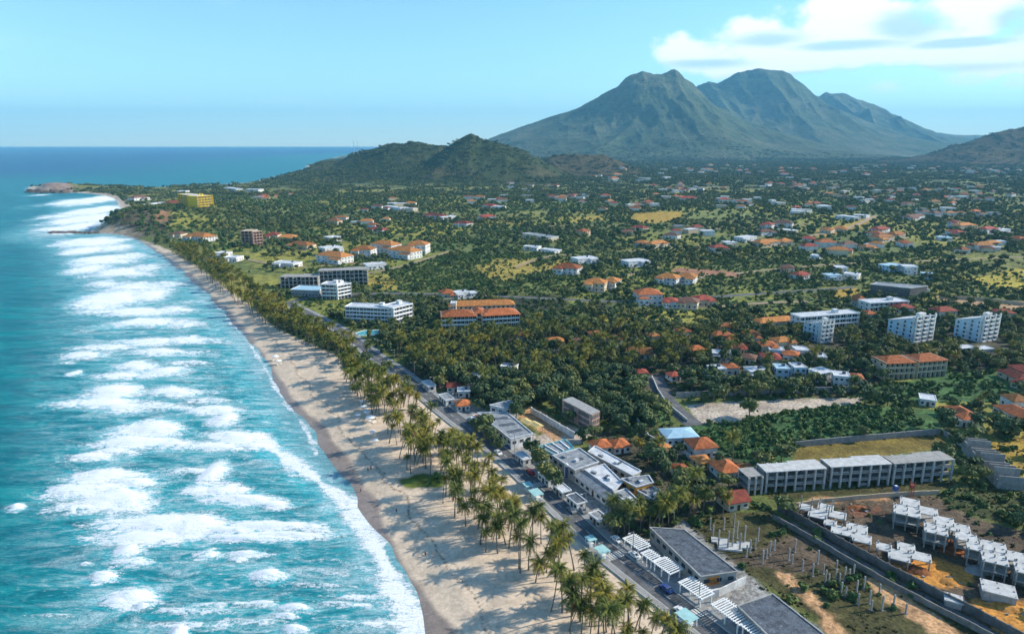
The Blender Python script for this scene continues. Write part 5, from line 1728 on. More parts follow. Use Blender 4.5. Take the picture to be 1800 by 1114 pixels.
# villas in rows: x0, x1, foot y, depth, height, roof, wall, kind
TOWN = {
    'the white terrace villas': [(556, 600, 462, 18, 7, 'roof_amber', 'wall_white', 'hip'), (618, 652, 452, 18, 8, 'roof_amber', 'wall_white', 'hip'), (652, 688, 444, 18, 9, 'roof_amber', 'wall_white', 'hip'),
                       (682, 722, 454, 18, 8, 'roof_amber', 'wall_white', 'hip'), (715, 748, 446, 18, 10, 'roof_amber', 'wall_white', 'hip'), (505, 540, 438, 16, 5, 'roof_amber', 'wall_cream', 'hip'), (645, 680, 472, 12, 4, 'roof_white', 'wall_white', 'flat'),
                       (572, 602, 448, 14, 8, 'roof_white', 'wall_white', 'flat')],
    'the yellow grass villas': [(972, 1014, 482, 16, 6, 'roof_orange', 'wall_white', 'hip'), (1026, 1062, 512, 14, 7, 'roof_amber', 'wall_cream', 'hip'), (1062, 1084, 506, 12, 6, 'roof_amber', 'wall_white', 'hip'),
                       (1016, 1050, 463, 14, 5, 'roof_white', 'wall_white', 'flat'), (1152, 1188, 500, 14, 6, 'roof_amber', 'wall_white', 'hip'), (1188, 1220, 499, 14, 6, 'roof_amber', 'wall_white', 'hip'),
                       (1120, 1164, 536, 16, 8, 'roof_orange', 'wall_white', 'hip'), (1105, 1140, 468, 14, 5, 'roof_white', 'wall_white', 'flat'), (1190, 1225, 542, 12, 5, 'roof_brown', 'wall_cream', 'hip'), (1225, 1256, 538, 12, 5, 'roof_red', 'wall_cream', 'hip'),
                       (1165, 1190, 541, 10, 5, 'roof_red', 'wall_white', 'hip'), (778, 800, 524, 12, 4, 'roof_orange', 'wall_cream', 'hip'), (802, 826, 523, 8, 4, 'roof_white', 'wall_white', 'flat'), (828, 840, 522, 8, 3, 'roof_white', 'wall_white', 'flat')],
    'the palm village': [(1266, 1290, 588, 9, 5, 'roof_orange', 'wall_white', 'hip'), (1258, 1288, 606, 9, 6, 'roof_orange', 'wall_cream', 'hip'), (1312, 1336, 602, 9, 5, 'roof_orange', 'wall_white', 'hip'), (1100, 1147, 628, 9, 3.4, 'roof_amber', 'wall_white', 'hip'),
                       (1076, 1094, 610, 8, 5, 'roof_red', 'wall_white', 'hip'), (1146, 1160, 604, 7, 5, 'roof_amber', 'wall_cream', 'hip'), (958, 990, 614, 8, 5, 'roof_amber', 'wall_cream', 'hip'), (908, 926, 604, 8, 5, 'roof_red', 'wall_white', 'hip'),
                       (1120, 1138, 668, 6, 4, 'roof_red', 'wall_white', 'hip'), (1254, 1276, 662, 7, 4, 'roof_white', 'wall_white', 'flat'), (1276, 1298, 659, 7, 4, 'roof_orange', 'wall_white', 'hip'), (1180, 1197, 670, 6, 3, 'roof_red', 'wall_white', 'hip'),
                       (1252, 1284, 634, 7, 4, 'roof_white', 'wall_white', 'flat'), (1284, 1312, 622, 8, 4, 'roof_red', 'wall_cream', 'hip'), (1338, 1366, 622, 9, 5, 'roof_orange', 'wall_cream', 'hip'), (1368, 1396, 614, 9, 5, 'roof_amber', 'wall_cream', 'hip'),
                       (1340, 1372, 640, 8, 4, 'roof_red', 'wall_white', 'hip'), (1376, 1404, 636, 8, 4, 'roof_orange', 'wall_white', 'hip'), (1300, 1326, 640, 8, 3.5, 'roof_brown', 'wall_cream', 'hip'), (1000, 1022, 616, 8, 5, 'roof_brown', 'wall_cream', 'hip'),
                       (1040, 1060, 602, 8, 5, 'roof_orange', 'wall_cream', 'hip'), (1196, 1214, 596, 8, 5, 'roof_red', 'wall_cream', 'hip'), (1218, 1240, 626, 8, 4, 'roof_orange', 'wall_cream', 'hip'), (880, 905, 655, 6, 3, 'roof_white', 'wall_white', 'flat'),
                       (828, 868, 672, 5, 3, 'roof_white', 'wall_white', 'flat'), (786, 806, 690, 6, 3, 'roof_red', 'wall_white', 'hip'), (805, 826, 699, 6, 3, 'roof_white', 'wall_white', 'flat')],
    'the houses behind the parking wall': [(1318, 1350, 668, 8, 4.5, 'roof_white', 'wall_white', 'flat'), (1364, 1386, 668, 8, 6, 'roof_blue', 'wall_blue', 'flat'), (1396, 1416, 666, 8, 6, 'roof_white', 'wall_blue', 'flat'), (1440, 1464, 672, 8, 5, 'roof_white', 'wall_white', 'flat'),
                       (1464, 1492, 682, 8, 6, 'roof_white', 'wall_white', 'flat'), (1498, 1516, 682, 8, 5, 'roof_orange', 'wall_white', 'hip'), (1400, 1422, 628, 8, 4, 'roof_white', 'wall_white', 'flat'), (1428, 1452, 640, 8, 4, 'roof_white', 'wall_white', 'flat'), (1352, 1378, 628, 7, 4, 'roof_white', 'wall_blue', 'flat')],
    'the upper middle roof cluster': [(1335, 1356, 402, 16, 6, 'roof_red', 'wall_white', 'hip'), (1358, 1392, 399, 16, 6, 'roof_brown', 'wall_white', 'hip'), (1338, 1362, 414, 14, 5, 'roof_brown', 'wall_white', 'hip'), (1366, 1392, 411, 14, 5, 'roof_white', 'wall_cream', 'flat'),
                       (1306, 1330, 424, 14, 5, 'roof_white', 'wall_white', 'flat'), (1336, 1372, 433, 14, 5, 'roof_amber', 'wall_cream', 'hip'), (1374, 1394, 431, 14, 5, 'roof_amber', 'wall_cream', 'hip'), (1410, 1432, 428, 14, 6, 'roof_red', 'wall_white', 'hip'),
                       (1255, 1280, 443, 14, 5, 'roof_red', 'wall_white', 'hip'), (1276, 1296, 434, 14, 5, 'roof_white', 'wall_cream', 'flat'), (1440, 1462, 410, 14, 5, 'roof_amber', 'wall_cream', 'hip'), (1466, 1488, 408, 14, 5, 'roof_amber', 'wall_cream', 'hip'), (1470, 1500, 386, 14, 5, 'roof_white', 'wall_white', 'flat'), (1500, 1522, 384, 14, 5, 'roof_white', 'wall_white', 'flat')],
    'the upper right roof cluster': [(1522, 1546, 418, 14, 6, 'roof_orange', 'wall_cream', 'hip'), (1546, 1572, 424, 14, 5, 'roof_amber', 'wall_cream', 'hip'), (1544, 1564, 410, 14, 6, 'roof_red', 'wall_white', 'hip'), (1574, 1592, 418, 14, 5, 'roof_amber', 'wall_cream', 'hip'),
                       (1584, 1604, 434, 14, 5, 'roof_orange', 'wall_white', 'hip'), (1522, 1540, 440, 12, 4, 'roof_amber', 'wall_cream', 'hip'), (1664, 1682, 400, 14, 8, 'roof_red', 'wall_white', 'hip'), (1660, 1682, 414, 14, 5, 'roof_red', 'wall_white', 'hip'), (1688, 1714, 402, 14, 5, 'roof_amber', 'wall_cream', 'hip'),
                       (1734, 1752, 410, 14, 6, 'roof_red', 'wall_white', 'hip'), (1756, 1776, 410, 14, 5, 'roof_white', 'wall_white', 'flat'), (1770, 1792, 426, 14, 5, 'roof_orange', 'wall_cream', 'hip'), (1650, 1672, 423, 12, 4, 'roof_blue', 'wall_white', 'flat'), (1600, 1626, 386, 14, 5, 'roof_brown', 'wall_white', 'hip')],
    'the roofs above the dark hall': [(1562, 1586, 478, 12, 6, 'roof_blue', 'wall_blue', 'flat'), (1586, 1612, 482, 12, 7, 'roof_white', 'wall_white', 'flat'), (1620, 1642, 490, 10, 4, 'roof_blue', 'wall_blue', 'flat'), (1482, 1508, 490, 10, 4, 'roof_white', 'wall_white', 'flat'),
                       (1456, 1480, 492, 10, 4, 'roof_blue', 'wall_white', 'flat'), (1404, 1424, 490, 10, 4, 'roof_red', 'wall_white', 'hip'), (1424, 1442, 456, 10, 4, 'roof_white', 'wall_white', 'flat'), (1372, 1396, 478, 12, 4, 'roof_brown', 'wall_cream', 'hip'), (1470, 1490, 478, 12, 4, 'roof_white', 'wall_white', 'flat')],
    'the roofs above the bushland': [(918, 968, 421, 14, 5, 'roof_grey', 'wall_cream', 'flat'), (920, 946, 440, 10, 4, 'roof_white', 'wall_white', 'flat'), (950, 978, 444, 10, 3, 'roof_white', 'wall_white', 'flat'), (1025, 1038, 414, 12, 6, 'roof_orange', 'wall_cream', 'hip'),
                       (1092, 1112, 414, 12, 5, 'roof_brown', 'wall_cream', 'hip'), (1110, 1130, 406, 12, 5, 'roof_red', 'wall_cream', 'hip'), (1114, 1136, 434, 12, 5, 'roof_amber', 'wall_cream', 'hip'), (1146, 1174, 435, 12, 5, 'roof_amber', 'wall_cream', 'hip'), (1166, 1190, 420, 12, 5, 'roof_brown', 'wall_white', 'hip'),
                       (746, 776, 384, 14, 5, 'roof_red', 'wall_white', 'hip'), (776, 802, 386, 14, 5, 'roof_white', 'wall_white', 'flat'), (800, 820, 398, 14, 5, 'roof_red', 'wall_white', 'hip'), (846, 872, 386, 14, 5, 'roof_red', 'wall_white', 'hip'), (648, 672, 408, 12, 4, 'roof_red', 'wall_white', 'hip'),
                       (848, 866, 366, 14, 5, 'roof_red', 'wall_white', 'hip'), (866, 884, 368, 14, 5, 'roof_white', 'wall_white', 'flat'), (676, 704, 369, 12, 5, 'roof_white', 'wall_white', 'flat'), (704, 726, 371, 12, 5, 'roof_white', 'wall_cream', 'flat'), (1196, 1226, 352, 16, 6, 'roof_red', 'wall_white', 'hip')],
    'the trees near the rocky spit': [(326, 358, 424, 20, 6, 'roof_amber', 'wall_white', 'hip'), (300, 318, 418, 14, 5, 'roof_brown', 'wall_cream', 'hip'), (375, 392, 452, 14, 4, 'roof_white', 'wall_white', 'flat'), (395, 416, 460, 14, 4, 'roof_white', 'wall_white', 'flat'), (466, 488, 420, 16, 5, 'roof_red', 'wall_cream', 'hip'),
                       (488, 520, 424, 14, 5, 'roof_amber', 'wall_cream', 'hip'), (580, 600, 424, 14, 5, 'roof_white', 'wall_white', 'flat'), (480, 516, 470, 14, 4, 'roof_white', 'wall_white', 'flat'), (268, 296, 363, 18, 5, 'roof_white', 'wall_white', 'flat'), (298, 330, 366, 20, 6, 'roof_red', 'wall_cream', 'hip'), (312, 326, 340, 20, 6, 'roof_white', 'wall_white', 'flat'), (236, 262, 352, 20, 6, 'roof_brown', 'wall_white', 'hip'), (395, 415, 334, 18, 6, 'roof_white', 'wall_white', 'flat'), (432, 456, 336, 18, 6, 'roof_white', 'wall_white', 'flat')],
}
ROOFW = {'roof_amber': 'amber-roofed', 'roof_orange': 'orange-roofed', 'roof_red': 'red-roofed', 'roof_brown': 'brown-roofed', 'roof_white': 'white flat-roofed', 'roof_blue': 'blue flat-roofed', 'roof_grey': 'grey flat-roofed'}
ORD = ['first', 'second', 'third', 'fourth', 'fifth', 'sixth', 'seventh', 'eighth', 'ninth', 'tenth', 'eleventh', 'twelfth', 'thirteenth', 'fourteenth', 'fifteenth', 'sixteenth']
hrng = random.Random(4)
for cl, rows in TOWN.items():
    byroof = {}
    for r in rows:
        byroof.setdefault(r[5], []).append(r)
    for rf, rs in byroof.items():
        rs.sort(key=lambda r: r[0])
        for i, (x0, x1, yb, dep, h, roof, wall, kind) in enumerate(rs):
            dy = hrng.uniform(-3, 3) * (x1 - x0) / 40
            w = x1 - x0
            lab = ROOFW[roof] + ' house' + (', ' + ORD[i] + ' from the left' if len(rs) > 1 else '') + ' among ' + cl
            house((x0, yb + dy), (x1, yb - dy), dep, h, lab, wall, roof, kind, 2 if h > 5.5 else 1, max(2, min(6, w // 8)), clear_m=1.2, wing=True, gap=5.0, tank=(kind == 'flat' and i % 2 == 0))

# tiny far houses of the plain
far_spots = []
for (cx, cy, sx, sy, n) in [(1180, 335, 60, 10, 22), (1390, 330, 70, 12, 20), (1560, 340, 80, 14, 24), (1000, 350, 60, 8, 14), (1700, 345, 60, 12, 20), (1290, 355, 50, 8, 14), (940, 335, 50, 10, 10), (1450, 300, 160, 8, 26), (1250, 300, 110, 8, 20),
                            (1420, 368, 60, 8, 12), (1640, 372, 70, 8, 14), (1100, 362, 50, 6, 12), (860, 352, 50, 8, 8), (700, 362, 60, 8, 8), (480, 346, 60, 8, 8), (1740, 300, 70, 6, 14), (1200, 410, 40, 10, 6), (1480, 438, 50, 10, 8), (1700, 440, 60, 8, 8), (620, 395, 50, 10, 6), (1090, 312, 60, 8, 12)]:
    for k in range(n):
        far_spots.append((hrng.gauss(cx, sx * .6), cy + max(-1.4, min(1.4, hrng.gauss(0, .6))) * sy))
_wallc = ['wall_white', 'wall_white', 'wall_cream', 'wall_white', 'wall_beige']
_roofc = ['roof_white', 'roof_red', 'roof_orange', 'roof_white', 'roof_brown', 'roof_amber', 'roof_grey']
far_meshes = {}


def far_house(wm, rm, hip):
    """walls and roof of a house about 13 x 10 m, shared between alike houses"""
    if (wm, rm, hip) not in far_meshes:
        v = [(x, y, z) for z in (-2, 4.6) for y in (-5, 5) for x in (-6.5, 6.5)]
        f = [(0, 1, 5, 4), (2, 6, 7, 3), (0, 4, 6, 2), (1, 3, 7, 5)]
        a = np_mesh('far_wall', v, f, M[wm])
        if hip:
            v = [(-7.2, -5.6, 4.6), (7.2, -5.6, 4.6), (7.2, 5.6, 4.6), (-7.2, 5.6, 4.6), (-2.5, 0, 7.2), (2.5, 0, 7.2), (2.5, 0, 7.2)]
            me = bpy.data.meshes.new('far_roof')
            me.from_pydata(v[:6], [], [(0, 1, 5, 4), (1, 2, 5), (2, 3, 4, 5), (3, 0, 4), (3, 2, 1, 0)])
        else:
            v = [(x, y, z) for z in (4.6, 5.3) for y in (-5.2, 5.2) for x in (-6.7, 6.7)]
            me = bpy.data.meshes.new('far_roof')
            me.from_pydata(v, [], [(0, 2, 3, 1), (4, 5, 7, 6), (0, 1, 5, 4), (2, 6, 7, 3), (0, 4, 6, 2), (1, 3, 7, 5)])
        me.materials.append(M[rm])
        far_meshes[(wm, rm, hip)] = (a, me)
    return far_meshes[(wm, rm, hip)]


nth = {}
far_spots.sort()


def ordinal(n):
    return '%d%s' % (n, 'th' if 10 <= n % 100 <= 20 else {1: 'st', 2: 'nd', 3: 'rd'}.get(n % 10, 'th'))


for (px, py) in far_spots:
    x, y = G(px, max(292, py))
    rm = hrng.choice(_roofc)
    hip = rm not in ('roof_white', 'roof_grey')
    wm = hrng.choice(_wallc)
    a, r = far_house(wm, rm, hip)
    where = 'the far plain' if py < 320 else ('the wooded plain' if py < 380 else 'the bushy fields')
    nth[(rm, where)] = nth.get((rm, where), 0) + 1
    o = thing('far_house', 'tiny ' + ROOFW[rm] + ' house, ' + ordinal(nth[(rm, where)]) + ' from the left in ' + where, 'house', x, y, hrng.uniform(-.6, .6), gz(x, y), ROOFW[rm] + ' houses of ' + where)
    s = hrng.uniform(0.75, 1.35) * (1.0 + 0.35 * (y > 2200))
    o.scale = (s * hrng.uniform(.9, 1.5), s, s)
    link('wall', a, o)
    link('roof', r, o)
    clear([(x - 9, y - 22), (x + 9, y - 22), (x + 9, y + 6), (x - 9, y + 6)], 0)

# twin masts on the hill shoulder
for i, px in enumerate((621, 628)):
    x, ztop = G_at(px, 246, 2700)
    zb = gz(x, 2700)
    o = thing('radio_mast', ('thin lattice radio mast on the hill shoulder, left of the two', 'thin lattice radio mast on the hill shoulder, right of the two')[i], 'mast', x, 2700, 0, zb - 1, 'radio masts')
    h = ztop - zb
    for (sx, sy) in ((-1, -1), (1, -1), (0, 1)):
        box('leg', o, 'trim_white', sx * .9, sy * .8, 0, 0.45, 0.45, h)
    for k in range(9):
        box('brace', o, 'mast_red' if k % 2 else 'trim_white', 0, -.8, h * (k + .6) / 9.4, 2.2, 0.4, h / 24)
    box('aerial', o, 'trim_white', 0, 0, h - .5, 0.5, 0.5, 6)

# ------------------------------------------------------------------ street things
def lamp_post(px, py, label, side=1):
    x, y = G(px, py)
    ang = min(along(road_line, 1.0), key=lambda q: (q[0].x - x) ** 2 + (q[0].y - y) ** 2)[1]
    o = thing('street_lamp', label, 'street lamp', x, y, ang, None, 'street lamps of the coastal road')
    box('pole', o, 'steel', 0, 0, -.3, 0.16, 0.16, 8.3)
    box('arm', o, 'steel', 0, side * 0.9, 7.9, 0.1, 1.8, 0.1)
    box('lamp_head', o, 'trim_white', 0, side * 1.7, 7.8, 0.3, 0.7, 0.16)


pts = along(road_line, 26.0, -9.0)
names = ['lowest', 'second', 'third', 'fourth', 'fifth', 'sixth', 'seventh', 'eighth', 'ninth', 'tenth', 'eleventh', 'twelfth']
for i, (p, ang) in enumerate(pts[:12]):
    nr = Vector((-math.sin(ang), math.cos(ang)))
    q = p - nr * 4.6
    o = thing('street_lamp', 'grey street lamp on the landward pavement, ' + names[i] + ' counted from the bottom edge', 'street lamp', q.x, q.y, ang, Z_LAND + .2, 'street lamps of the coastal road')
    box('pole', o, 'steel', 0, 0, -.3, 0.16, 0.16, 8.3)
    box('arm', o, 'steel', 0, 0.9, 7.9, 0.1, 1.8, 0.1)
    box('lamp_head', o, 'trim_white', 0, 1.7, 7.8, 0.3, 0.7, 0.16)


def car(px, py, paint, label, flip=False, off=None):
    x, y = G(px, py)
    p, ang = min(along(road_line, 0.5), key=lambda q: (q[0].x - x) ** 2 + (q[0].y - y) ** 2)
    if off is not None:
        nr = Vector((-math.sin(ang), math.cos(ang)))
        x, y = (p + nr * off)
    o = thing('car', label, 'car', x, y, ang + (PI if flip else 0), ZR if off is not None and abs(off) < 3.6 else Z_LAND + .02, 'cars on the coastal road')
    prof = [(-2.1, .35), (-2.1, .85), (-1.9, .95), (-1.3, 1.0), (-0.8, 1.45), (0.6, 1.47), (1.2, 1.0), (1.95, .85), (2.1, .7), (2.1, .35)]
    n = len(prof)
    V = [(a, s * (0.86 if zz < 1.1 else 0.68), zz) for s in (-1, 1) for (a, zz) in prof]
    F = [tuple(range(n))[::-1], tuple(range(n, 2 * n))] + [(i, (i + 1) % n, (i + 1) % n + n, i + n) for i in range(n)]
    raw('body', o, paint, V, F)
    raw('windscreen', o, 'glass', [(1.19, -.66, 1.03), (1.19, .66, 1.03), (.66, .6, 1.45), (.66, -.6, 1.45)], [(0, 1, 2, 3)])
    raw('rear_window', o, 'glass', [(-1.31, .66, 1.03), (-1.31, -.66, 1.03), (-.84, -.6, 1.43), (-.84, .6, 1.43)], [(0, 1, 2, 3)])
    for s in (-1, 1):
        box('side_window', o, 'glass', -.05, s * .765, 1.02, 1.5, 0.10, 0.3)
        for a in (-1.3, 1.3):
            V = [(a + .32 * math.cos(k * PI / 5), s * (.74 + .14 * j), .32 + .32 * math.sin(k * PI / 5)) for j in (0, 1) for k in range(10)]
            raw('wheel', o, 'rubber', V, [tuple(range(10)), tuple(range(10, 20))[::-1]] + [(k, (k + 1) % 10, (k + 1) % 10 + 10, k + 10) for k in range(10)])


car(1162, 1042, 'car_blue', 'dark blue car driving on the road beside the middle pergola', off=-1.7)
car(1205, 1075, 'car_white', 'white car on the road near the lowest crossing', True, off=1.7)
car(995, 902, 'car_grey', 'grey car on the road beside the large complex', off=-1.7)
car(868, 800, 'car_white', 'white car on the road left of the slotted roof', True, off=1.7)
car(800, 745, 'car_white', 'white car parked on the pavement near the small orange house', off=-5.4)
car(806, 750, 'car_white', 'white car parked nearest the coastal road bend by the small orange house', off=-5.5)
car(920, 835, 'car_red', 'red car on the road where the complex begins', off=-1.7)
car(1045, 962, 'car_white', 'white car parked at the mouth of the side street', off=-5.4)


def kiosk(px, py, label, w=3.6, d=3.0):
    x, y = G(px, py)
    ang = min(along(road_line, 1.0), key=lambda q: (q[0].x - x) ** 2 + (q[0].y - y) ** 2)[1]
    o = thing('kiosk', label, 'kiosk', x, y, ang, None, 'turquoise kiosks of the promenade')
    for sx in (-1, 1):
        for sy in (-1, 1):
            box('post', o, 'trim_white', sx * (w / 2 - .15), sy * (d / 2 - .15), -.2, 0.16, 0.16, 2.6)
    box('roof', o, 'turquoise', 0, 0, 2.4, w + .4, d + .4, 0.18)
    box('counter', o, 'trim_white', 0, 0, -.1, w * .8, d * .6, 1.1)
    clear([(x - 3, y - 4), (x + 3, y - 4), (x + 3, y + 3), (x - 3, y + 3)], 1)


kiosk(1058, 978, 'turquoise-roofed kiosk on the promenade opposite the first pergola')
kiosk(942, 876, 'turquoise-roofed kiosk on the promenade opposite the large complex', 4.4, 3.4)
kiosk(1206, 1096, 'turquoise-roofed kiosk at the lowest crossing', 4.4, 3.4)
kiosk(1038, 958, 'small turquoise-roofed kiosk at the mouth of the side street', 2.6, 2.4)
kiosk(928, 862, 'pale turquoise stall roof above the largest promenade kiosk', 3.2, 2.6)
kiosk(818, 782, 'turquoise stall roof on the promenade opposite the slotted roof', 4.0, 3.0)

# beach shades
def canopy_mesh():
    n = 12
    V = [(0, 0, 2.55)] + [(1.5 * math.cos(2 * PI * k / n), 1.5 * math.sin(2 * PI * k / n), 2.0) for k in range(n)] + [(1.5 * math.cos(2 * PI * k / n), 1.5 * math.sin(2 * PI * k / n), 1.82) for k in range(n)]
    return V, [(0, 1 + k, 1 + (k + 1) % n) for k in range(n)] + [(1 + k, 1 + n + k, 1 + n + (k + 1) % n, 1 + (k + 1) % n) for k in range(n)]


shades = [(484, 630, 1.3), (490, 637, 1.1), (640, 722, 1), (646, 732, 1.1), (652, 744, 1.4), (638, 712, .9), (655, 765, .8), (660, 780, .8), (630, 735, .8)]
for i, (px, py, s) in enumerate(shades):
    x, y = G(px, py, 1.6)
    o = thing('beach_umbrella', ('white beach umbrella on the open sand opposite the white hotel, ' + ('upper' if i == 0 else 'lower') + ' of two' if i < 2 else 'white beach umbrella on the sand by the first tall palms, ' + ORD[sorted(q[1] for q in shades[2:]).index(py)] + ' from the top'), 'umbrella', x, y, i * .7, gz(x, y) - .05,
              'umbrellas opposite the white hotel' if i < 2 else 'umbrellas by the first tall palms')
    o.scale = (s, s, s)
    box('pole', o, 'trim_white', 0, 0, 0, 0.08, 0.08, 2.5)
    raw('canopy', o, 'canvas_white', *canopy_mesh())
    for k in (-1, 1):
        box('lounger', o, 'canvas_white', k * .9, -.4, .2, .6, 1.8, .14)

# people on the beach
def person(px, py, label, arm=0.5, stride=0.18, cloth='shorts_dark'):
    x, y = G(px, py, 1.2)
    me = bpy.data.meshes.new('person')
    V = [(0, 0, .95), (0, .01, 1.2), (0, 0, 1.42), (0, .02, 1.54), (0, .03, 1.66), (0, .03, 1.78),
         (-.19, 0, 1.40), (-.25, arm * .12, 1.12), (-.26, arm * .3, .88), (.19, 0, 1.40), (.25, -arm * .12, 1.12), (.26, -arm * .3, .88),
         (-.1, 0, .9), (-.11, stride * .6, .5), (-.11, stride * .4, .06), (-.11, stride * .4 + .16, .03), (.1, 0, .9), (.11, -stride * .4, .5), (.11, -stride, .08), (.11, -stride + .16, .03)]
    E_ = [(0, 1), (1, 2), (2, 3), (3, 4), (4, 5), (2, 6), (6, 7), (7, 8), (2, 9), (9, 10), (10, 11), (0, 12), (12, 13), (13, 14), (14, 15), (0, 16), (16, 17), (17, 18), (18, 19)]
    rad = [.15, .14, .13, .06, .1, .08, .07, .05, .035, .07, .05, .035, .1, .07, .045, .04, .1, .07, .045, .04]
    me.from_pydata(V, E_, [])
    me.materials.append(M['skin'])
    o = link('person', me, None, (x, y, gz(x, y) + .02), hrng.uniform(0, 6))
    sk = o.modifiers.new('skin', 'SKIN')
    for i, r in enumerate(rad):
        me.skin_vertices[0].data[i].radius = (r, r)
    me.skin_vertices[0].data[0].use_root = True
    tag(o, label, 'person', 'people on the beach')
    tops = [(a * 1.22, bb * 1.5, c) for (a, bb, c) in ((-.2, -.13, .62), (.2, -.13, .62), (.2, .13, .62), (-.2, .13, .62), (-.19, -.14, 1.0), (.19, -.14, 1.0), (.19, .14, 1.0), (-.19, .14, 1.0))]
    raw('shorts', o, cloth, tops, [(0, 1, 5, 4), (1, 2, 6, 5), (2, 3, 7, 6), (3, 0, 4, 7), (4, 5, 6, 7), (3, 2, 1, 0)])


person(647, 828, 'person in dark shorts walking on the open sand beside another, left one')
person(652, 826, 'person in red shorts walking on the open sand beside another, right one', .7, .2, 'car_red')
person(634, 860, 'person in dark shorts at the wet edge where the beach juts out')
person(697, 899, 'person in dark shorts alone on the sand below the green patch')
person(748, 975, 'person in dark shorts on the pebbly sand, left of two', .4)
person(760, 979, 'person in white shorts on the pebbly sand, right of two', .4, .15, 'trim_white')

for i, (px, py, paint, lab) in enumerate(((1012, 902, 'car_grey', 'grey car parked beside the long sheet roof'), (976, 868, 'car_white', 'white car parked in front of the blue feature wall'), (905, 803, 'car_red', 'red car parked below the slotted roof'),
                                         (1100, 985, 'car_white', 'white car parked at the second pergola'), (880, 790, 'car_blue', 'dark blue car parked beside the slotted roof'))):
    car(px, py, paint, lab, off=-4.9)

# rock spit running out from the headland
rr = random.Random(3)
ico = bmesh.new()
bmesh.ops.create_icosphere(ico, subdivisions=2, radius=1.0)
rock_meshes = []
surf('rock', (0.13, 0.10, 0.08), 0.95, 0.3, 0.3, bump=0.3)
for k in range(4):
    bmk = ico.copy()
    for v in bmk.verts:
        f = 0.7 + 0.6 * rr.random()
        v.co = v.co * f
        v.co.z *= .7
    me = bpy.data.meshes.new('rock')
    bmk.to_mesh(me)
    me.materials.append(M['rock'])
    rock_meshes.append(me)
x0, y0 = G(90, 410, 0)
o = thing('rock_jetty', 'dark line of rocks running out into the surf from the brown spit', 'rocks', x0, y0, 0, 0.0)
for k in range(26):
    tt = k / 25
    px, py = 90 + 78 * tt, 409.5 + rr.uniform(-.8, .8)
    x, y = G(px, py, 0)
    s = rr.uniform(3.5, 7.0) * (1.3 if k < 3 else .8 + .5 * tt)
    link('rock', rr.choice(rock_meshes), o, (x - x0, y - y0, -.8), rr.uniform(0, 6), (s * 1.4, s, s * .7))
x0, y0 = G(62, 337, 0)
o = thing('rock_jetty', 'pale rocks at the foot of the far headland', 'rocks', x0, y0, 0, 0.0)
for k in range(16):
    px, py = 50 + 70 * k / 15, 338.5 + rr.uniform(-1.0, 1.0)
    x, y = G(px, py, 0)
    s = rr.uniform(5, 12)
    link('rock', rr.choice(rock_meshes), o, (x - x0, y - y0, 0), rr.uniform(0, 6), (s * 1.4, s, s))
# ------------------------------------------------------------------ vegetation
def leaf_mat(name, dark, light, dry, dry_amt=0.25, patch=0.02, transl=0.0):
    """leaf colour that differs from plant to plant and from leaf to leaf"""
    m, t, b = material(name)
    oi = t.n('ShaderNodeObjectInfo')
    geo = t.n('ShaderNodeNewGeometry')
    k = t.m('ADD', t.m('MULTIPLY', oi.outputs['Random'], 0.6), t.m('MULTIPLY', geo.outputs['Random Per Island'], 0.4))
    c = t.mix(k, dark, light)
    pn = t.noise(oi.outputs['Location'], patch, 3, 0.5)
    c = t.mix(t.m('MULTIPLY', t.step(t.m('ADD', t.m('MULTIPLY', pn, .7), t.m('MULTIPLY', oi.outputs['Random'], .3)), 0.45, 0.68), dry_amt), c, dry)
    t.l(c, b.inputs['Base Color'])
    b.inputs['Roughness'].default_value = 0.7
    b.inputs['Specular IOR Level'].default_value = 0.2
    return m


m_palm = leaf_mat('palm_leaf', (0.050, 0.070, 0.012), (0.165, 0.175, 0.02), (0.26, 0.19, 0.02), 0.6, 0.05)
m_broad = leaf_mat('tree_leaf', (0.026, 0.054, 0.026), (0.135, 0.175, 0.055), (0.22, 0.195, 0.05), 0.55, 0.012)
m_bush = leaf_mat('bush_leaf', (0.036, 0.09, 0.026), (0.10, 0.175, 0.045), (0.17, 0.17, 0.04), 0.45, 0.02)
m_bark = surf('bark', (0.16, 0.13, 0.10), 0.9, 0.2, 1.2)
vr = random.Random(21)


def frond_geo(az, el0, L, droop, V, F, w=0.78, n=6):
    """one pinnate leaf: bent rib with leaflets hanging from both sides"""
    p = Vector((0, 0, 0.05))
    el = el0
    dirh = Vector((math.cos(az), math.sin(az), 0))
    side = Vector((-math.sin(az), math.cos(az), 0))
    seg = L / n
    pts = [p.copy()]
    for i in range(n):
        p = p + dirh * math.cos(el) * seg + Vector((0, 0, math.sin(el) * seg))
        el -= droop / n * (0.5 + i / n)
        pts.append(p.copy())
    for i in range(n):
        a, c = pts[i], pts[i + 1]
        rw = 0.07 * (1 - i / n) + 0.02
        b0 = len(V)
        V += [tuple(a - side * rw), tuple(a + side * rw), tuple(c + side * rw * .8), tuple(c - side * rw * .8)]
        F.append((b0, b0 + 1, b0 + 2, b0 + 3))
        for s in (-1, 1):
            for k in (0.15, 0.65):
                q = a.lerp(c, k)
                q2 = a.lerp(c, k + 0.42)
                tpos = (i + k) / n
                ln = w * (0.45 + 1.0 * math.sin(min(1, tpos * 1.05 + .12) * PI)) * L / 3.6
                tip = q.lerp(q2, .9) + side * s * ln * 0.8 + dirh * ln * 0.35 + Vector((0, 0, -ln * vr.uniform(.35, .75)))
                b0 = len(V)
                V += [tuple(q), tuple(q2), tuple(tip)]
                F.append((b0, b0 + 1, b0 + 2))


m_dead = surf('palm_dead_leaf', (0.22, 0.13, 0.05), 0.9, 0.25, 1.0, rnd=0.4)


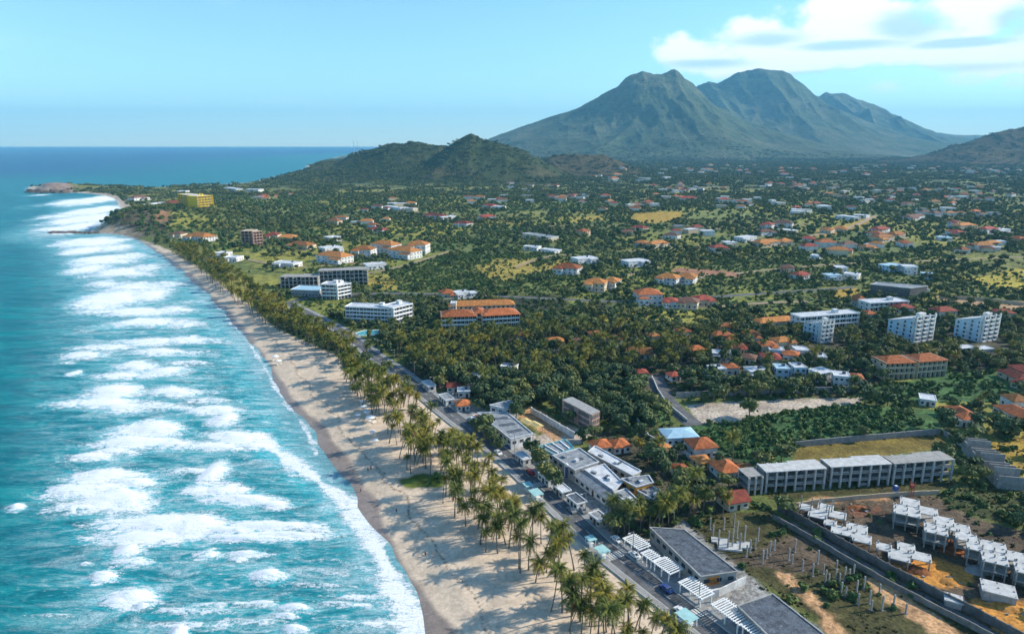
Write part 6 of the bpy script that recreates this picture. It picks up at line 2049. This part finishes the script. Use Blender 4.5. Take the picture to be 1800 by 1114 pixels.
def palm_crown(seed, nf=25, L=3.7):
    vr.seed(seed)
    V, F = [], []
    for k in range(nf):
        az = k * 2.39996 + vr.uniform(-.25, .25)
        el = 1.15 - 1.75 * (k / (nf - 1)) + vr.uniform(-.15, .15)
        frond_geo(az, el, L * vr.uniform(.85, 1.1), vr.uniform(1.3, 2.0), V, F)
    me = bpy.data.meshes.new('palm_crown')
    me.from_pydata(V, [], F)
    me.materials.append(m_palm)
    me.materials.append(m_dead)
    per = len(F) // nf
    dead = vr.randrange(1, 5)
    me.polygons.foreach_set('material_index', [1 if i // per >= nf - dead else 0 for i in range(len(F))])
    return me


def trunk_mesh(h, lean, r0, r1, seed, n=6, k=6, mat=None):
    vr.seed(seed)
    a0 = vr.uniform(0, 6.28)
    V = []
    tip = None
    for i in range(n + 1):
        tt = i / n
        off = lean * (tt ** 1.7)
        cx, cy = math.cos(a0) * off, math.sin(a0) * off
        r = r0 * (1 - tt) + r1 * tt + (r0 * .5 if i == 0 else 0)
        for j in range(k):
            V.append((cx + r * math.cos(2 * PI * j / k), cy + r * math.sin(2 * PI * j / k), h * tt - (.4 if i == 0 else 0)))
        tip = (cx, cy, h)
    F = [(i * k + j, i * k + (j + 1) % k, (i + 1) * k + (j + 1) % k, (i + 1) * k + j) for i in range(n) for j in range(k)]
    me = bpy.data.meshes.new('trunk')
    me.from_pydata(V, [], F)
    me.materials.append(mat or m_bark)
    return me, tip


PALMS = []
for i, (h, lean) in enumerate(((11.5, 1.2), (13.0, 2.2), (9.5, .6), (12.0, 2.8), (7.5, .5), (10.5, 1.6))):
    tm, tip = trunk_mesh(h, lean, 0.20, 0.13, 100 + i)
    PALMS.append((tm, tip, palm_crown(200 + i)))


def leaf_crown(seed, rx, rz, zc, lobes, leaves, size, mat, name, core=True):
    """crown of leaf clumps spread over several lobes of different size"""
    r = np.random.default_rng(seed)
    V = []
    F = []
    L = []
    for k in range(lobes):
        a = r.uniform(0, 2 * PI)
        d = rx * r.uniform(0.15, 0.62) if k else 0
        L.append((d * math.cos(a), d * math.sin(a), zc + rz * r.uniform(-.45, .5), rx * r.uniform(.38, .62), rz * r.uniform(.42, .65)))
    if core:
        for (cx, cy, cz, ax, az_) in L:
            b0 = len(V)
            ring = [(0, 0, -1)] + [(math.cos(q) * .8, math.sin(q) * .8, -.35) for q in np.linspace(0, 2 * PI, 7)[:-1]] + [(math.cos(q + .5) * .75, math.sin(q + .5) * .75, .45) for q in np.linspace(0, 2 * PI, 7)[:-1]] + [(0, 0, .85)]
            for (x, y, z) in ring:
                j = r.uniform(.65, .9)
                V.append((cx + x * ax * j, cy + y * ax * j, cz + z * az_ * j))
            for j in range(6):
                j2 = (j + 1) % 6
                F.append((b0, b0 + 1 + j2, b0 + 1 + j))
                F.append((b0 + 1 + j, b0 + 1 + j2, b0 + 7 + j))
                F.append((b0 + 1 + j2, b0 + 7 + j2, b0 + 7 + j))
                F.append((b0 + 7 + j, b0 + 7 + j2, b0 + 13))
    for k in range(leaves):
        cx, cy, cz, ax, az_ = L[r.integers(len(L))]
        v = r.normal(size=3)
        v /= np.linalg.norm(v)
        if v[2] < -.45:
            v[2] = -v[2]
        rad = r.uniform(.72, 1.08)
        p = np.array((cx + v[0] * ax * rad, cy + v[1] * ax * rad, cz + v[2] * az_ * rad))
        nrm = v * 1.0 + r.normal(size=3) * .55 + np.array((0, 0, .35))
        nrm /= np.linalg.norm(nrm)
        u = np.cross(nrm, r.normal(size=3))
        u /= np.linalg.norm(u)
        w = np.cross(nrm, u)
        s = size * r.uniform(.6, 1.3)
        b0 = len(V)
        for (a, c) in ((-1, -.55), (.6, -.8), (1.1, .4), (-.4, .9)):
            V.append(tuple(p + u * a * s * .6 + w * c * s * .6 - nrm * (.12 * s if abs(a) > .9 else 0)))
        F.append((b0, b0 + 1, b0 + 2, b0 + 3))
    me = bpy.data.meshes.new(name)
    me.from_pydata([tuple(map(float, v)) for v in V], [], F)
    me.materials.append(mat)
    return me


TREES = []
for i in range(6):
    h = (4.2, 3.6, 5.0, 3.2, 4.6, 3.8)[i]
    tm, tip = trunk_mesh(h, .5, .28, .16, 300 + i)
    cr = leaf_crown(400 + i, (4.2, 3.6, 4.8, 3.2, 4.0, 4.4)[i], (3.0, 2.8, 3.4, 2.5, 3.6, 2.6)[i], h + 1.2, 7 + i % 3, 330, 0.85, m_broad, 'tree_crown')
    TREES.append((tm, cr))
BUSH = [leaf_crown(500 + i, 1.7, 1.2, .7, 4, 110, 0.55, m_bush, 'bush') for i in range(4)]


def join_meshes(name, parts):
    """one mesh from (mesh, offset, scale, rz) pieces, materials kept"""
    V, F, Mi = [], [], []
    mats = []
    for me, off, s, rz in parts:
        b0 = len(V)
        c, sn = math.cos(rz), math.sin(rz)
        for v in me.vertices:
            x, y, z = v.co
            V.append(((x * c - y * sn) * s + off[0], (x * sn + y * c) * s + off[1], z * s + off[2]))
        for mt in me.materials:
            if mt not in mats:
                mats.append(mt)
        for p in me.polygons:
            F.append(tuple(b0 + i for i in p.vertices))
            Mi.append(mats.index(me.materials[p.material_index]))
    out = bpy.data.meshes.new(name)
    out.from_pydata(V, [], F)
    for mt in mats:
        out.materials.append(mt)
    out.polygons.foreach_set('material_index', Mi)
    return out


PALM1 = [join_meshes('palm', [(tm, (0, 0, 0), 1, 0), (cr, tip, 1, i)]) for i, (tm, tip, cr) in enumerate(PALMS)]
TREE1 = [join_meshes('tree', [(tm, (0, 0, 0), 1, 0), (cr, (0, 0, 0), 1, 0)]) for (tm, cr) in TREES]
# lighter trees for the distance, groves for the far plain
TREE_FAR = [leaf_crown(600 + i, 4.0 + .4 * (i % 3), 3.0, 3.6, 5, 110, 1.35, m_broad, 'tree_far') for i in range(5)]
GROVE = []
for i in range(4):
    vr.seed(700 + i)
    base_ = [leaf_crown(720 + i * 10 + k, 4.6, 3.0, 3.2, 3, 34, 2.2, m_broad, 'g') for k in range(3)]
    GROVE.append(join_meshes('grove', [(base_[k % 3], (vr.uniform(-12, 12), vr.uniform(-12, 12), vr.uniform(-2, -.8)), vr.uniform(.6, 1.15), vr.uniform(0, 6)) for k in range(7)]))


def scatter(name, pts, protos, label, cat, kind='stuff', scl=(0.75, 1.25), tilt=0.0):
    """one object: its points carry copies of the plant shapes"""
    n = len(pts)
    if n == 0:
        return None
    me = bpy.data.meshes.new(name)
    me.vertices.add(n)
    me.vertices.foreach_set('co', np.asarray(pts, np.float32).ravel())
    attr_f(me, 'scl', rng.uniform(scl[0], scl[1], n))
    attr_f(me, 'rot', rng.uniform(0, 2 * PI, n))
    a = me.attributes.new('idx', 'INT', 'POINT')
    a.data.foreach_set('value', rng.integers(0, len(protos), n).astype(np.int32))
    coll = bpy.data.collections.new(name + '_shapes')
    for i, p in enumerate(protos):
        po = bpy.data.objects.new('%s_shape_%02d' % (name, i), p)
        coll.objects.link(po)
    ng = bpy.data.node_groups.new(name + '_scatter', 'GeometryNodeTree')
    ng.interface.new_socket('Geometry', in_out='INPUT', socket_type='NodeSocketGeometry')
    ng.interface.new_socket('Geometry', in_out='OUTPUT', socket_type='NodeSocketGeometry')
    gi = ng.nodes.new('NodeGroupInput')
    go = ng.nodes.new('NodeGroupOutput')
    m2p = ng.nodes.new('GeometryNodeMeshToPoints')
    ci = ng.nodes.new('GeometryNodeCollectionInfo')
    ci.inputs['Collection'].default_value = coll
    ci.inputs['Separate Children'].default_value = True
    ci.inputs['Reset Children'].default_value = True
    iop = ng.nodes.new('GeometryNodeInstanceOnPoints')
    iop.inputs['Pick Instance'].default_value = True

    def nat(nm, ty):
        q = ng.nodes.new('GeometryNodeInputNamedAttribute')
        q.data_type = ty
        q.inputs['Name'].default_value = nm
        return q.outputs['Attribute']
    cx = ng.nodes.new('ShaderNodeCombineXYZ')
    ng.links.new(nat('rot', 'FLOAT'), cx.inputs[2])
    e2r = ng.nodes.new('FunctionNodeEulerToRotation')
    ng.links.new(cx.outputs[0], e2r.inputs[0])
    ng.links.new(gi.outputs[0], m2p.inputs[0])
    ng.links.new(m2p.outputs[0], iop.inputs['Points'])
    ng.links.new(ci.outputs[0], iop.inputs['Instance'])
    ng.links.new(nat('idx', 'INT'), iop.inputs['Instance Index'])
    ng.links.new(e2r.outputs[0], iop.inputs['Rotation'])
    ng.links.new(nat('scl', 'FLOAT'), iop.inputs['Scale'])
    ng.links.new(iop.outputs[0], go.inputs[0])
    o = link(name, me)
    md = o.modifiers.new('scatter', 'NODES')
    md.node_group = ng
    return tag(o, label, cat, kind=kind)


clear(P([(1330, 845), (1395, 806), (1400, 788), (1500, 778), (1652, 766), (1684, 800), (1675, 815), (1450, 832)]), 0.5)
TREE_FOOT = [(P([(1310, 1012), (1360, 985), (1500, 985), (1780, 1122), (1560, 1240), (1480, 1240)]), 0.0), (P([(1130, 664), (1188, 660), (1262, 752), (1200, 778), (1150, 720)]), 0.0)]
clear(P([(1600, 702), (1660, 700), (1728, 750), (1690, 766), (1600, 730)]), 0.0)
clear(P([(1736, 716), (1860, 700), (1860, 765), (1740, 752)]), 0.0)
clear(P([(940, 800), (960, 845), (1010, 885), (1065, 920), (1120, 900), (1190, 880), (1130, 830), (1040, 780)]), 0.0)
clear(P([(1340, 872), (1500, 862), (1660, 850), (1650, 868), (1480, 885), (1385, 900), (1360, 890)]), 0.5)


# ---- where plants may stand
def free_mask(X, Y, trees=True):
    ok = np.ones(X.shape, bool)
    for poly, m in FOOT + (TREE_FOOT if trees else []):
        xs = [p[0] for p in poly]
        ys = [p[1] for p in poly]
        sel = ok & (X > min(xs) - m) & (X < max(xs) + m) & (Y > min(ys) - m) & (Y < max(ys) + m)
        if sel.any():
            sd = poly_sd(poly, X[sel], Y[sel])
            ok[np.nonzero(sel)[0][sd > -m]] = False
    for ln, w in [(back_road, 5), (lane, 6)] + [(a, c + 3.5) for a, c in track_lines]:
        xs = [p[0] for p in ln]
        ys = [p[1] for p in ln]
        sel = ok & (X > min(xs) - w) & (X < max(xs) + w) & (Y > min(ys) - w) & (Y < max(ys) + w)
        if sel.any():
            ok[np.nonzero(sel)[0][line_d(ln, X[sel], Y[sel]) < w]] = False
    return ok


def jitter_grid(x0, x1, y0, y1, s):
    nx, ny = int((x1 - x0) / s), int((y1 - y0) / s)
    gx, gy = np.meshgrid(np.arange(nx), np.arange(ny))
    X = x0 + (gx + rng.uniform(0, 1, gx.shape)) * s
    Y = y0 + (gy + rng.uniform(0, 1, gy.shape)) * s
    return X.ravel(), Y.ravel()


def in_view(X, Y, pad=0.06):
    return (np.abs(X) < (Y * 0.97 + 40) * (0.775 + pad))


def height(X, Y):
    return np.maximum(land_z(X, Y), hills_z(X, Y))


# palms: areas by photograph points of the tree feet, spacing, share
PALM_AREAS = [
    ('standing in the beach grove', [(600, 668), (640, 720), (688, 785), (722, 838), (765, 880), (820, 932), (880, 1000), (940, 1052), (1000, 1100), (1060, 1170), (1190, 1165), (1092, 1072), (1026, 1008), (934, 918), (838, 818), (752, 735), (695, 686), (645, 655)], 3.7, 0.44),
    ('along the upper beach', [(300, 440), (340, 470), (400, 522), (450, 558), (500, 590), (560, 624), (604, 668), (655, 652), (615, 615), (540, 572), (490, 545), (440, 508), (390, 470), (340, 444)], 4.8, 0.62),
    ('in the dark coconut grove behind the coastal road', [(650, 612), (720, 595), (800, 592), (1000, 588), (1180, 588), (1340, 590), (1400, 612), (1330, 640), (1150, 660), (1060, 680), (930, 690), (830, 690), (760, 670)], 6.0, 0.62),
    ('among the houses behind the complex', [(1060, 790), (1120, 760), (1180, 790), (1300, 800), (1320, 850), (1270, 870), (1200, 850), (1120, 820)], 7.0, 0.40),
    ('in the dark garden by the shop roof', [(1092, 932), (1180, 908), (1270, 872), (1310, 882), (1270, 912), (1180, 926), (1110, 946)], 5.0, 0.5),
    ('beside the red-tiled bungalows on the right', [(1700, 735), (1735, 720), (1760, 740), (1740, 755), (1705, 752)], 5.5, 0.8),
    ('on the street side of the dark roof', [(1130, 985), (1160, 1000), (1260, 1062), (1320, 1080), (1300, 1060), (1250, 1040), (1160, 975)], 6.5, 0.5),
    ('growing in the town beyond the green lot', [(1400, 600), (1560, 610), (1760, 615), (1800, 640), (1700, 650), (1540, 650), (1500, 690), (1400, 690), (1300, 690), (1300, 650)], 8.0, 0.45),
]
palm_pts = []
for (where, poly, s, share) in PALM_AREAS:
    wp = P(poly)
    xs = [p[0] for p in wp]
    ys = [p[1] for p in wp]
    X, Y = jitter_grid(min(xs), max(xs), min(ys), max(ys), s)
    sd = poly_sd(wp, X, Y)
    clump = fbm(X * 0.09, Y * 0.09, 3)
    dens = share * (0.25 + 1.5 * sstep(clump, 0.36, 0.60))
    rd = line_d(road_line, X, Y)
    ok = (sd > 0) & (rng.uniform(0, 1, X.shape) < dens) & free_mask(X, Y) & (rd > 7.0)
    for x, y in zip(X[ok], Y[ok]):
        palm_pts.append((math.hypot(x, y), x, y, where))
# the lone palm on the open sand
for (px, py) in ((722, 832), (745, 815), (1020, 1092), (1000, 1108)):
    x, y = G(px, py)
    palm_pts.append((0, x, y, 'apart on the open sand'))
for (px, py) in ((1012, 1075), (1030, 1082), (1040, 1060), (1052, 1072), (1062, 1050), (1075, 1062), (1045, 1120), (1060, 1135), (1075, 1120), (1090, 1110), (1098, 1128), (1108, 1098), (1120, 1110), (1132, 1125), (1140, 1108), (1150, 1140), (1165, 1130), (1178, 1150), (1105, 1145), (1120, 1160), (1025, 1130), (1080, 1090), (1060, 1100), (1128, 1092)):
    x, y = G(px - 24, py)
    palm_pts.append((1, x, y, 'standing in the beach grove'))
for (px, py) in ((1085, 938), (1105, 942), (1125, 937), (1145, 932), (1165, 927), (1185, 920), (1100, 928), (1130, 922), (1160, 914), (1210, 907), (1235, 902), (1250, 897), (1072, 930)):
    x, y = G(px, py)
    palm_pts.append((2, x, y, 'in the dark garden by the shop roof'))
palm_pts.sort(key=lambda q: q[0])
pz = height(np.array([q[1] for q in palm_pts]), np.array([q[2] for q in palm_pts]))
N_OBJ = 300


def beach_part(x, y):
    return 'opposite the pergolas' if y < 182 else ('opposite the large complex' if y < 232 else ('opposite the slotted roof' if y < 285 else 'toward the white hotel'))


count = {}
prr = random.Random(9)
for i, (dd, x, y, where) in enumerate(palm_pts[:N_OBJ]):
    k = prr.randrange(6)
    tm, tip, cr = PALMS[k]
    o = bpy.data.objects.new('coconut_palm', None)
    col.objects.link(o)
    o.location = (x, y, pz[i])
    o.rotation_euler = (prr.gauss(0, .11), prr.gauss(0, .11), prr.uniform(0, 6.28))
    s = prr.uniform(.66, 1.12)
    o.scale = (s, s, s)
    size = 'tall' if tip[2] * s > 12 else ('short' if tip[2] * s < 9 else 'middling')
    if 'beach grove' in where:
        a = 'on the sand ' + beach_part(x, y)
    else:
        a = where
    count[(size, a)] = count.get((size, a), 0) + 1
    tag(o, size + ' coconut palm ' + a + ', ' + ordinal(count[(size, a)]) + ' nearest', 'palm', 'coconut palms ' + where)
    link('trunk', tm, o)
    c = link('crown', cr, o, tip, prr.uniform(0, 6.28))
    cs = prr.uniform(.8, 1.25)
    c.scale = (cs, cs, cs * prr.uniform(.8, 1.15))
    c['kind'] = 'stuff'
scatter('palm_grove', [(x, y, z) for (dd, x, y, w), z in list(zip(palm_pts, pz))[N_OBJ:]], PALM1, 'mass of coconut palms farther up the coast and behind the road', 'palms', scl=(.7, 1.08))
print('palms', len(palm_pts))

# broadleaf trees
tree_pts = []
X, Y = jitter_grid(-420, 560, 150, 620, 5.4)
d = poly_sd(LAND, X, Y)
dens = cover(X, Y, d, 'tree')
ok = in_view(X, Y) & (rng.uniform(0, 1, X.shape) < dens * .95) & (d > 20)
X, Y = X[ok], Y[ok]
ok = free_mask(X, Y)
X, Y = X[ok], Y[ok]
sx_, sy_ = zip(*[G(px, py) for (px, py) in ((963, 850), (975, 862), (1075, 940), (850, 772), (862, 783), (876, 795), (838, 760), (948, 826), (958, 836), (1098, 938), (1130, 918), (935, 808))])
n_street = len(sx_)
X, Y = np.concatenate([X, sx_]), np.concatenate([Y, sy_])
order = np.argsort(np.hypot(X, Y))
X, Y = X[order], Y[order]
Zt = height(X, Y)
N_TREE = 300
for i in range(min(N_TREE, len(X))):
    k = prr.randrange(6)
    tm, cr = TREES[k]
    px = 900 + 1200 * X[i] / (Y[i] * .97 + 30)
    where = 'in the garden by the orange roofs' if Y[i] < 300 and X[i] < 90 else ('by the green lots on the right' if X[i] > 90 else 'in the dark wood behind the coastal road')
    o = bpy.data.objects.new('broadleaf_tree', None)
    col.objects.link(o)
    o.location = (X[i], Y[i], Zt[i])
    o.rotation_euler = (0, 0, prr.uniform(0, 6.28))
    s = prr.uniform(.7, 1.2)
    o.scale = (s, s, s * prr.uniform(.85, 1.1))
    size = 'large' if s > 1.03 else ('small' if s < .86 else 'middling')
    count[(size, where)] = count.get((size, where), 0) + 1
    tag(o, size + ' round dark green tree ' + where + ', ' + ordinal(count[(size, where)]) + ' nearest', 'tree', 'broadleaf trees ' + where)
    link('trunk', tm, o)
    c = link('crown', cr, o)
    c['kind'] = 'stuff'
near_rest = np.stack([X, Y, Zt], 1)[N_TREE:]
print('near trees', len(X))
rings = []
for (y0, y1, s, sc) in ((620, 1100, 5.4, .95), (1100, 1750, 7.2, .9)):
    X, Y = jitter_grid(-y1 * .8, y1 * .84, y0, y1, s)
    ok = in_view(X, Y)
    X, Y = X[ok], Y[ok]
    d = poly_sd(LAND, X, Y)
    dens = cover(X, Y, d, 'tree') * sc
    ok = (rng.uniform(0, 1, X.shape) < dens) & (d > 12)
    X, Y = X[ok], Y[ok]
    ok = free_mask(X, Y)
    rings.append(np.stack([X[ok], Y[ok], height(X[ok], Y[ok])], 1))
scatter('woodland', np.concatenate([near_rest] + rings[:1]), TREE1 + TREE_FAR, 'dark green broadleaf wood filling the land behind the beach', 'woodland', scl=(.32, 1.0))
scatter('distant_woodland', rings[1], TREE_FAR, 'dense low woodland of the plain before the hills', 'woodland', scl=(.4, 1.2))
X, Y = jitter_grid(-3400, 4600, 1750, 5600, 19.0)
ok = in_view(X, Y)
X, Y = X[ok], Y[ok]
d = poly_sd(LAND, X, Y)
zl, zh = land_z(X, Y, d), hills_z(X, Y)
dens = cover(X, Y, d, 'tree')
onh = zh > zl + 1
brown = (X > 60) & (zh > 14)
bare = fbm(X * .006 + 5, Y * .006, 3)
dens = np.where(onh, np.where(brown, .25, .95) * (0.35 + .65 * (bare < .58)), dens * .9)
ok = (rng.uniform(0, 1, X.shape) < dens) & (d > 14)
X, Y, zz = X[ok], Y[ok], np.maximum(zl, zh)[ok]
ok = free_mask(X, Y)
scatter('far_woodland', np.stack([X, Y, zz], 1)[ok], GROVE, 'far-off groves covering the plain and the green hills', 'woodland', scl=(.7, 1.25))
print('far', ok.sum())
# bushes
X, Y = jitter_grid(-200, 480, 150, 760, 2.6)
ok = in_view(X, Y)
X, Y = X[ok], Y[ok]
d = poly_sd(LAND, X, Y)
dens = cover(X, Y, d, 'bush') * .62 * (0.35 + 1.1 * sstep(fbm(X * .16, Y * .16, 3), .38, .6))
ok = (rng.uniform(0, 1, X.shape) < dens) & (d > 24)
X, Y = X[ok], Y[ok]
ok = free_mask(X, Y, False)
X, Y = X[ok], Y[ok]
scatter('scrub', np.stack([X, Y, height(X, Y)], 1), BUSH, 'green scrub and bushes on the open lots', 'scrub', scl=(.3, 1.25))
print('bush', len(X))
X, Y = jitter_grid(-700, 1000, 760, 1700, 7.5)
ok = in_view(X, Y)
X, Y = X[ok], Y[ok]
d = poly_sd(LAND, X, Y)
ok = (rng.uniform(0, 1, X.shape) < cover(X, Y, d, 'bush') * .6) & (d > 20)
X, Y = X[ok], Y[ok]
ok = free_mask(X, Y)
scatter('distant_scrub', np.stack([X, Y, height(X, Y)], 1)[ok], BUSH, 'low scrub dotting the fields of the middle distance', 'scrub', scl=(1.0, 2.6))

X, Y = jitter_grid(20, 330, 140, 270, 1.15)
ok = in_view(X, Y)
X, Y = X[ok], Y[ok]
tuft = np.zeros(X.shape)
for (name, poly, c, soft, tf, bf) in AREAS:
    if name in ('column_field', 'grass_strip', 'grass_lot', 'grass_right', 'verge', 'scrub_right', 'lot', 'path', 'site', 'column_soil', 'site_pale', 'site_orange', 'site_red'):
        sd = poly_sd(poly, X, Y)
        tuft = np.where(sd > 0, {'path': .04, 'site': .12, 'site_orange': .03, 'site_red': .02, 'site_pale': .05, 'column_soil': .15, 'lot': .3}.get(name, .55), tuft)
tuft = tuft * sstep(fbm(X * .12, Y * .12, 3), .36, .56)
ok = rng.uniform(0, 1, X.shape) < tuft
X, Y = X[ok], Y[ok]
ok = np.ones(X.shape, bool)
for poly, m in FOOT:
    if m > 0:
        ok &= poly_sd(poly, X, Y) < 0
m_grass = leaf_mat('grass_blade', (0.055, 0.055, 0.015), (0.13, 0.115, 0.03), (0.20, 0.15, 0.035), .6, .04)
TUFT = [leaf_crown(800 + i, .55, .35, .1, 2, 26, .32, m_grass, 'tuft', core=False) for i in range(3)]
scatter('rough_grass', np.stack([X, Y, height(X, Y)], 1)[ok], TUFT, 'rough dry grass tufts on the lots and the column field', 'grass', scl=(.5, 1.5))
print('tufts', ok.sum())
# ------------------------------------------------------------------ the air
hz, t, b = material('haze_air')
hz.node_tree.nodes.remove(b)
pv = t.n('ShaderNodeVolumePrincipled')
pv.inputs['Color'].default_value = (0.25, 0.68, 1.0, 1)
pv.inputs['Density'].default_value = 5.4e-5
pv.inputs['Anisotropy'].default_value = 0.0
out = [n for n in hz.node_tree.nodes if n.type == 'OUTPUT_MATERIAL'][0]
t.l(pv.outputs[0], out.inputs['Volume'])
hv = [(x, y, z) for z in (-12, 1350) for y in (-400, 27000) for x in (-34000, 34000)]
hf = [(0, 2, 3, 1), (4, 5, 7, 6), (0, 1, 5, 4), (2, 6, 7, 3), (0, 4, 6, 2), (1, 3, 7, 5)]
haze = link('haze', np_mesh('haze', hv, hf, hz))
tag(haze, 'pale blue sea haze over the whole coast', 'haze', kind='stuff')
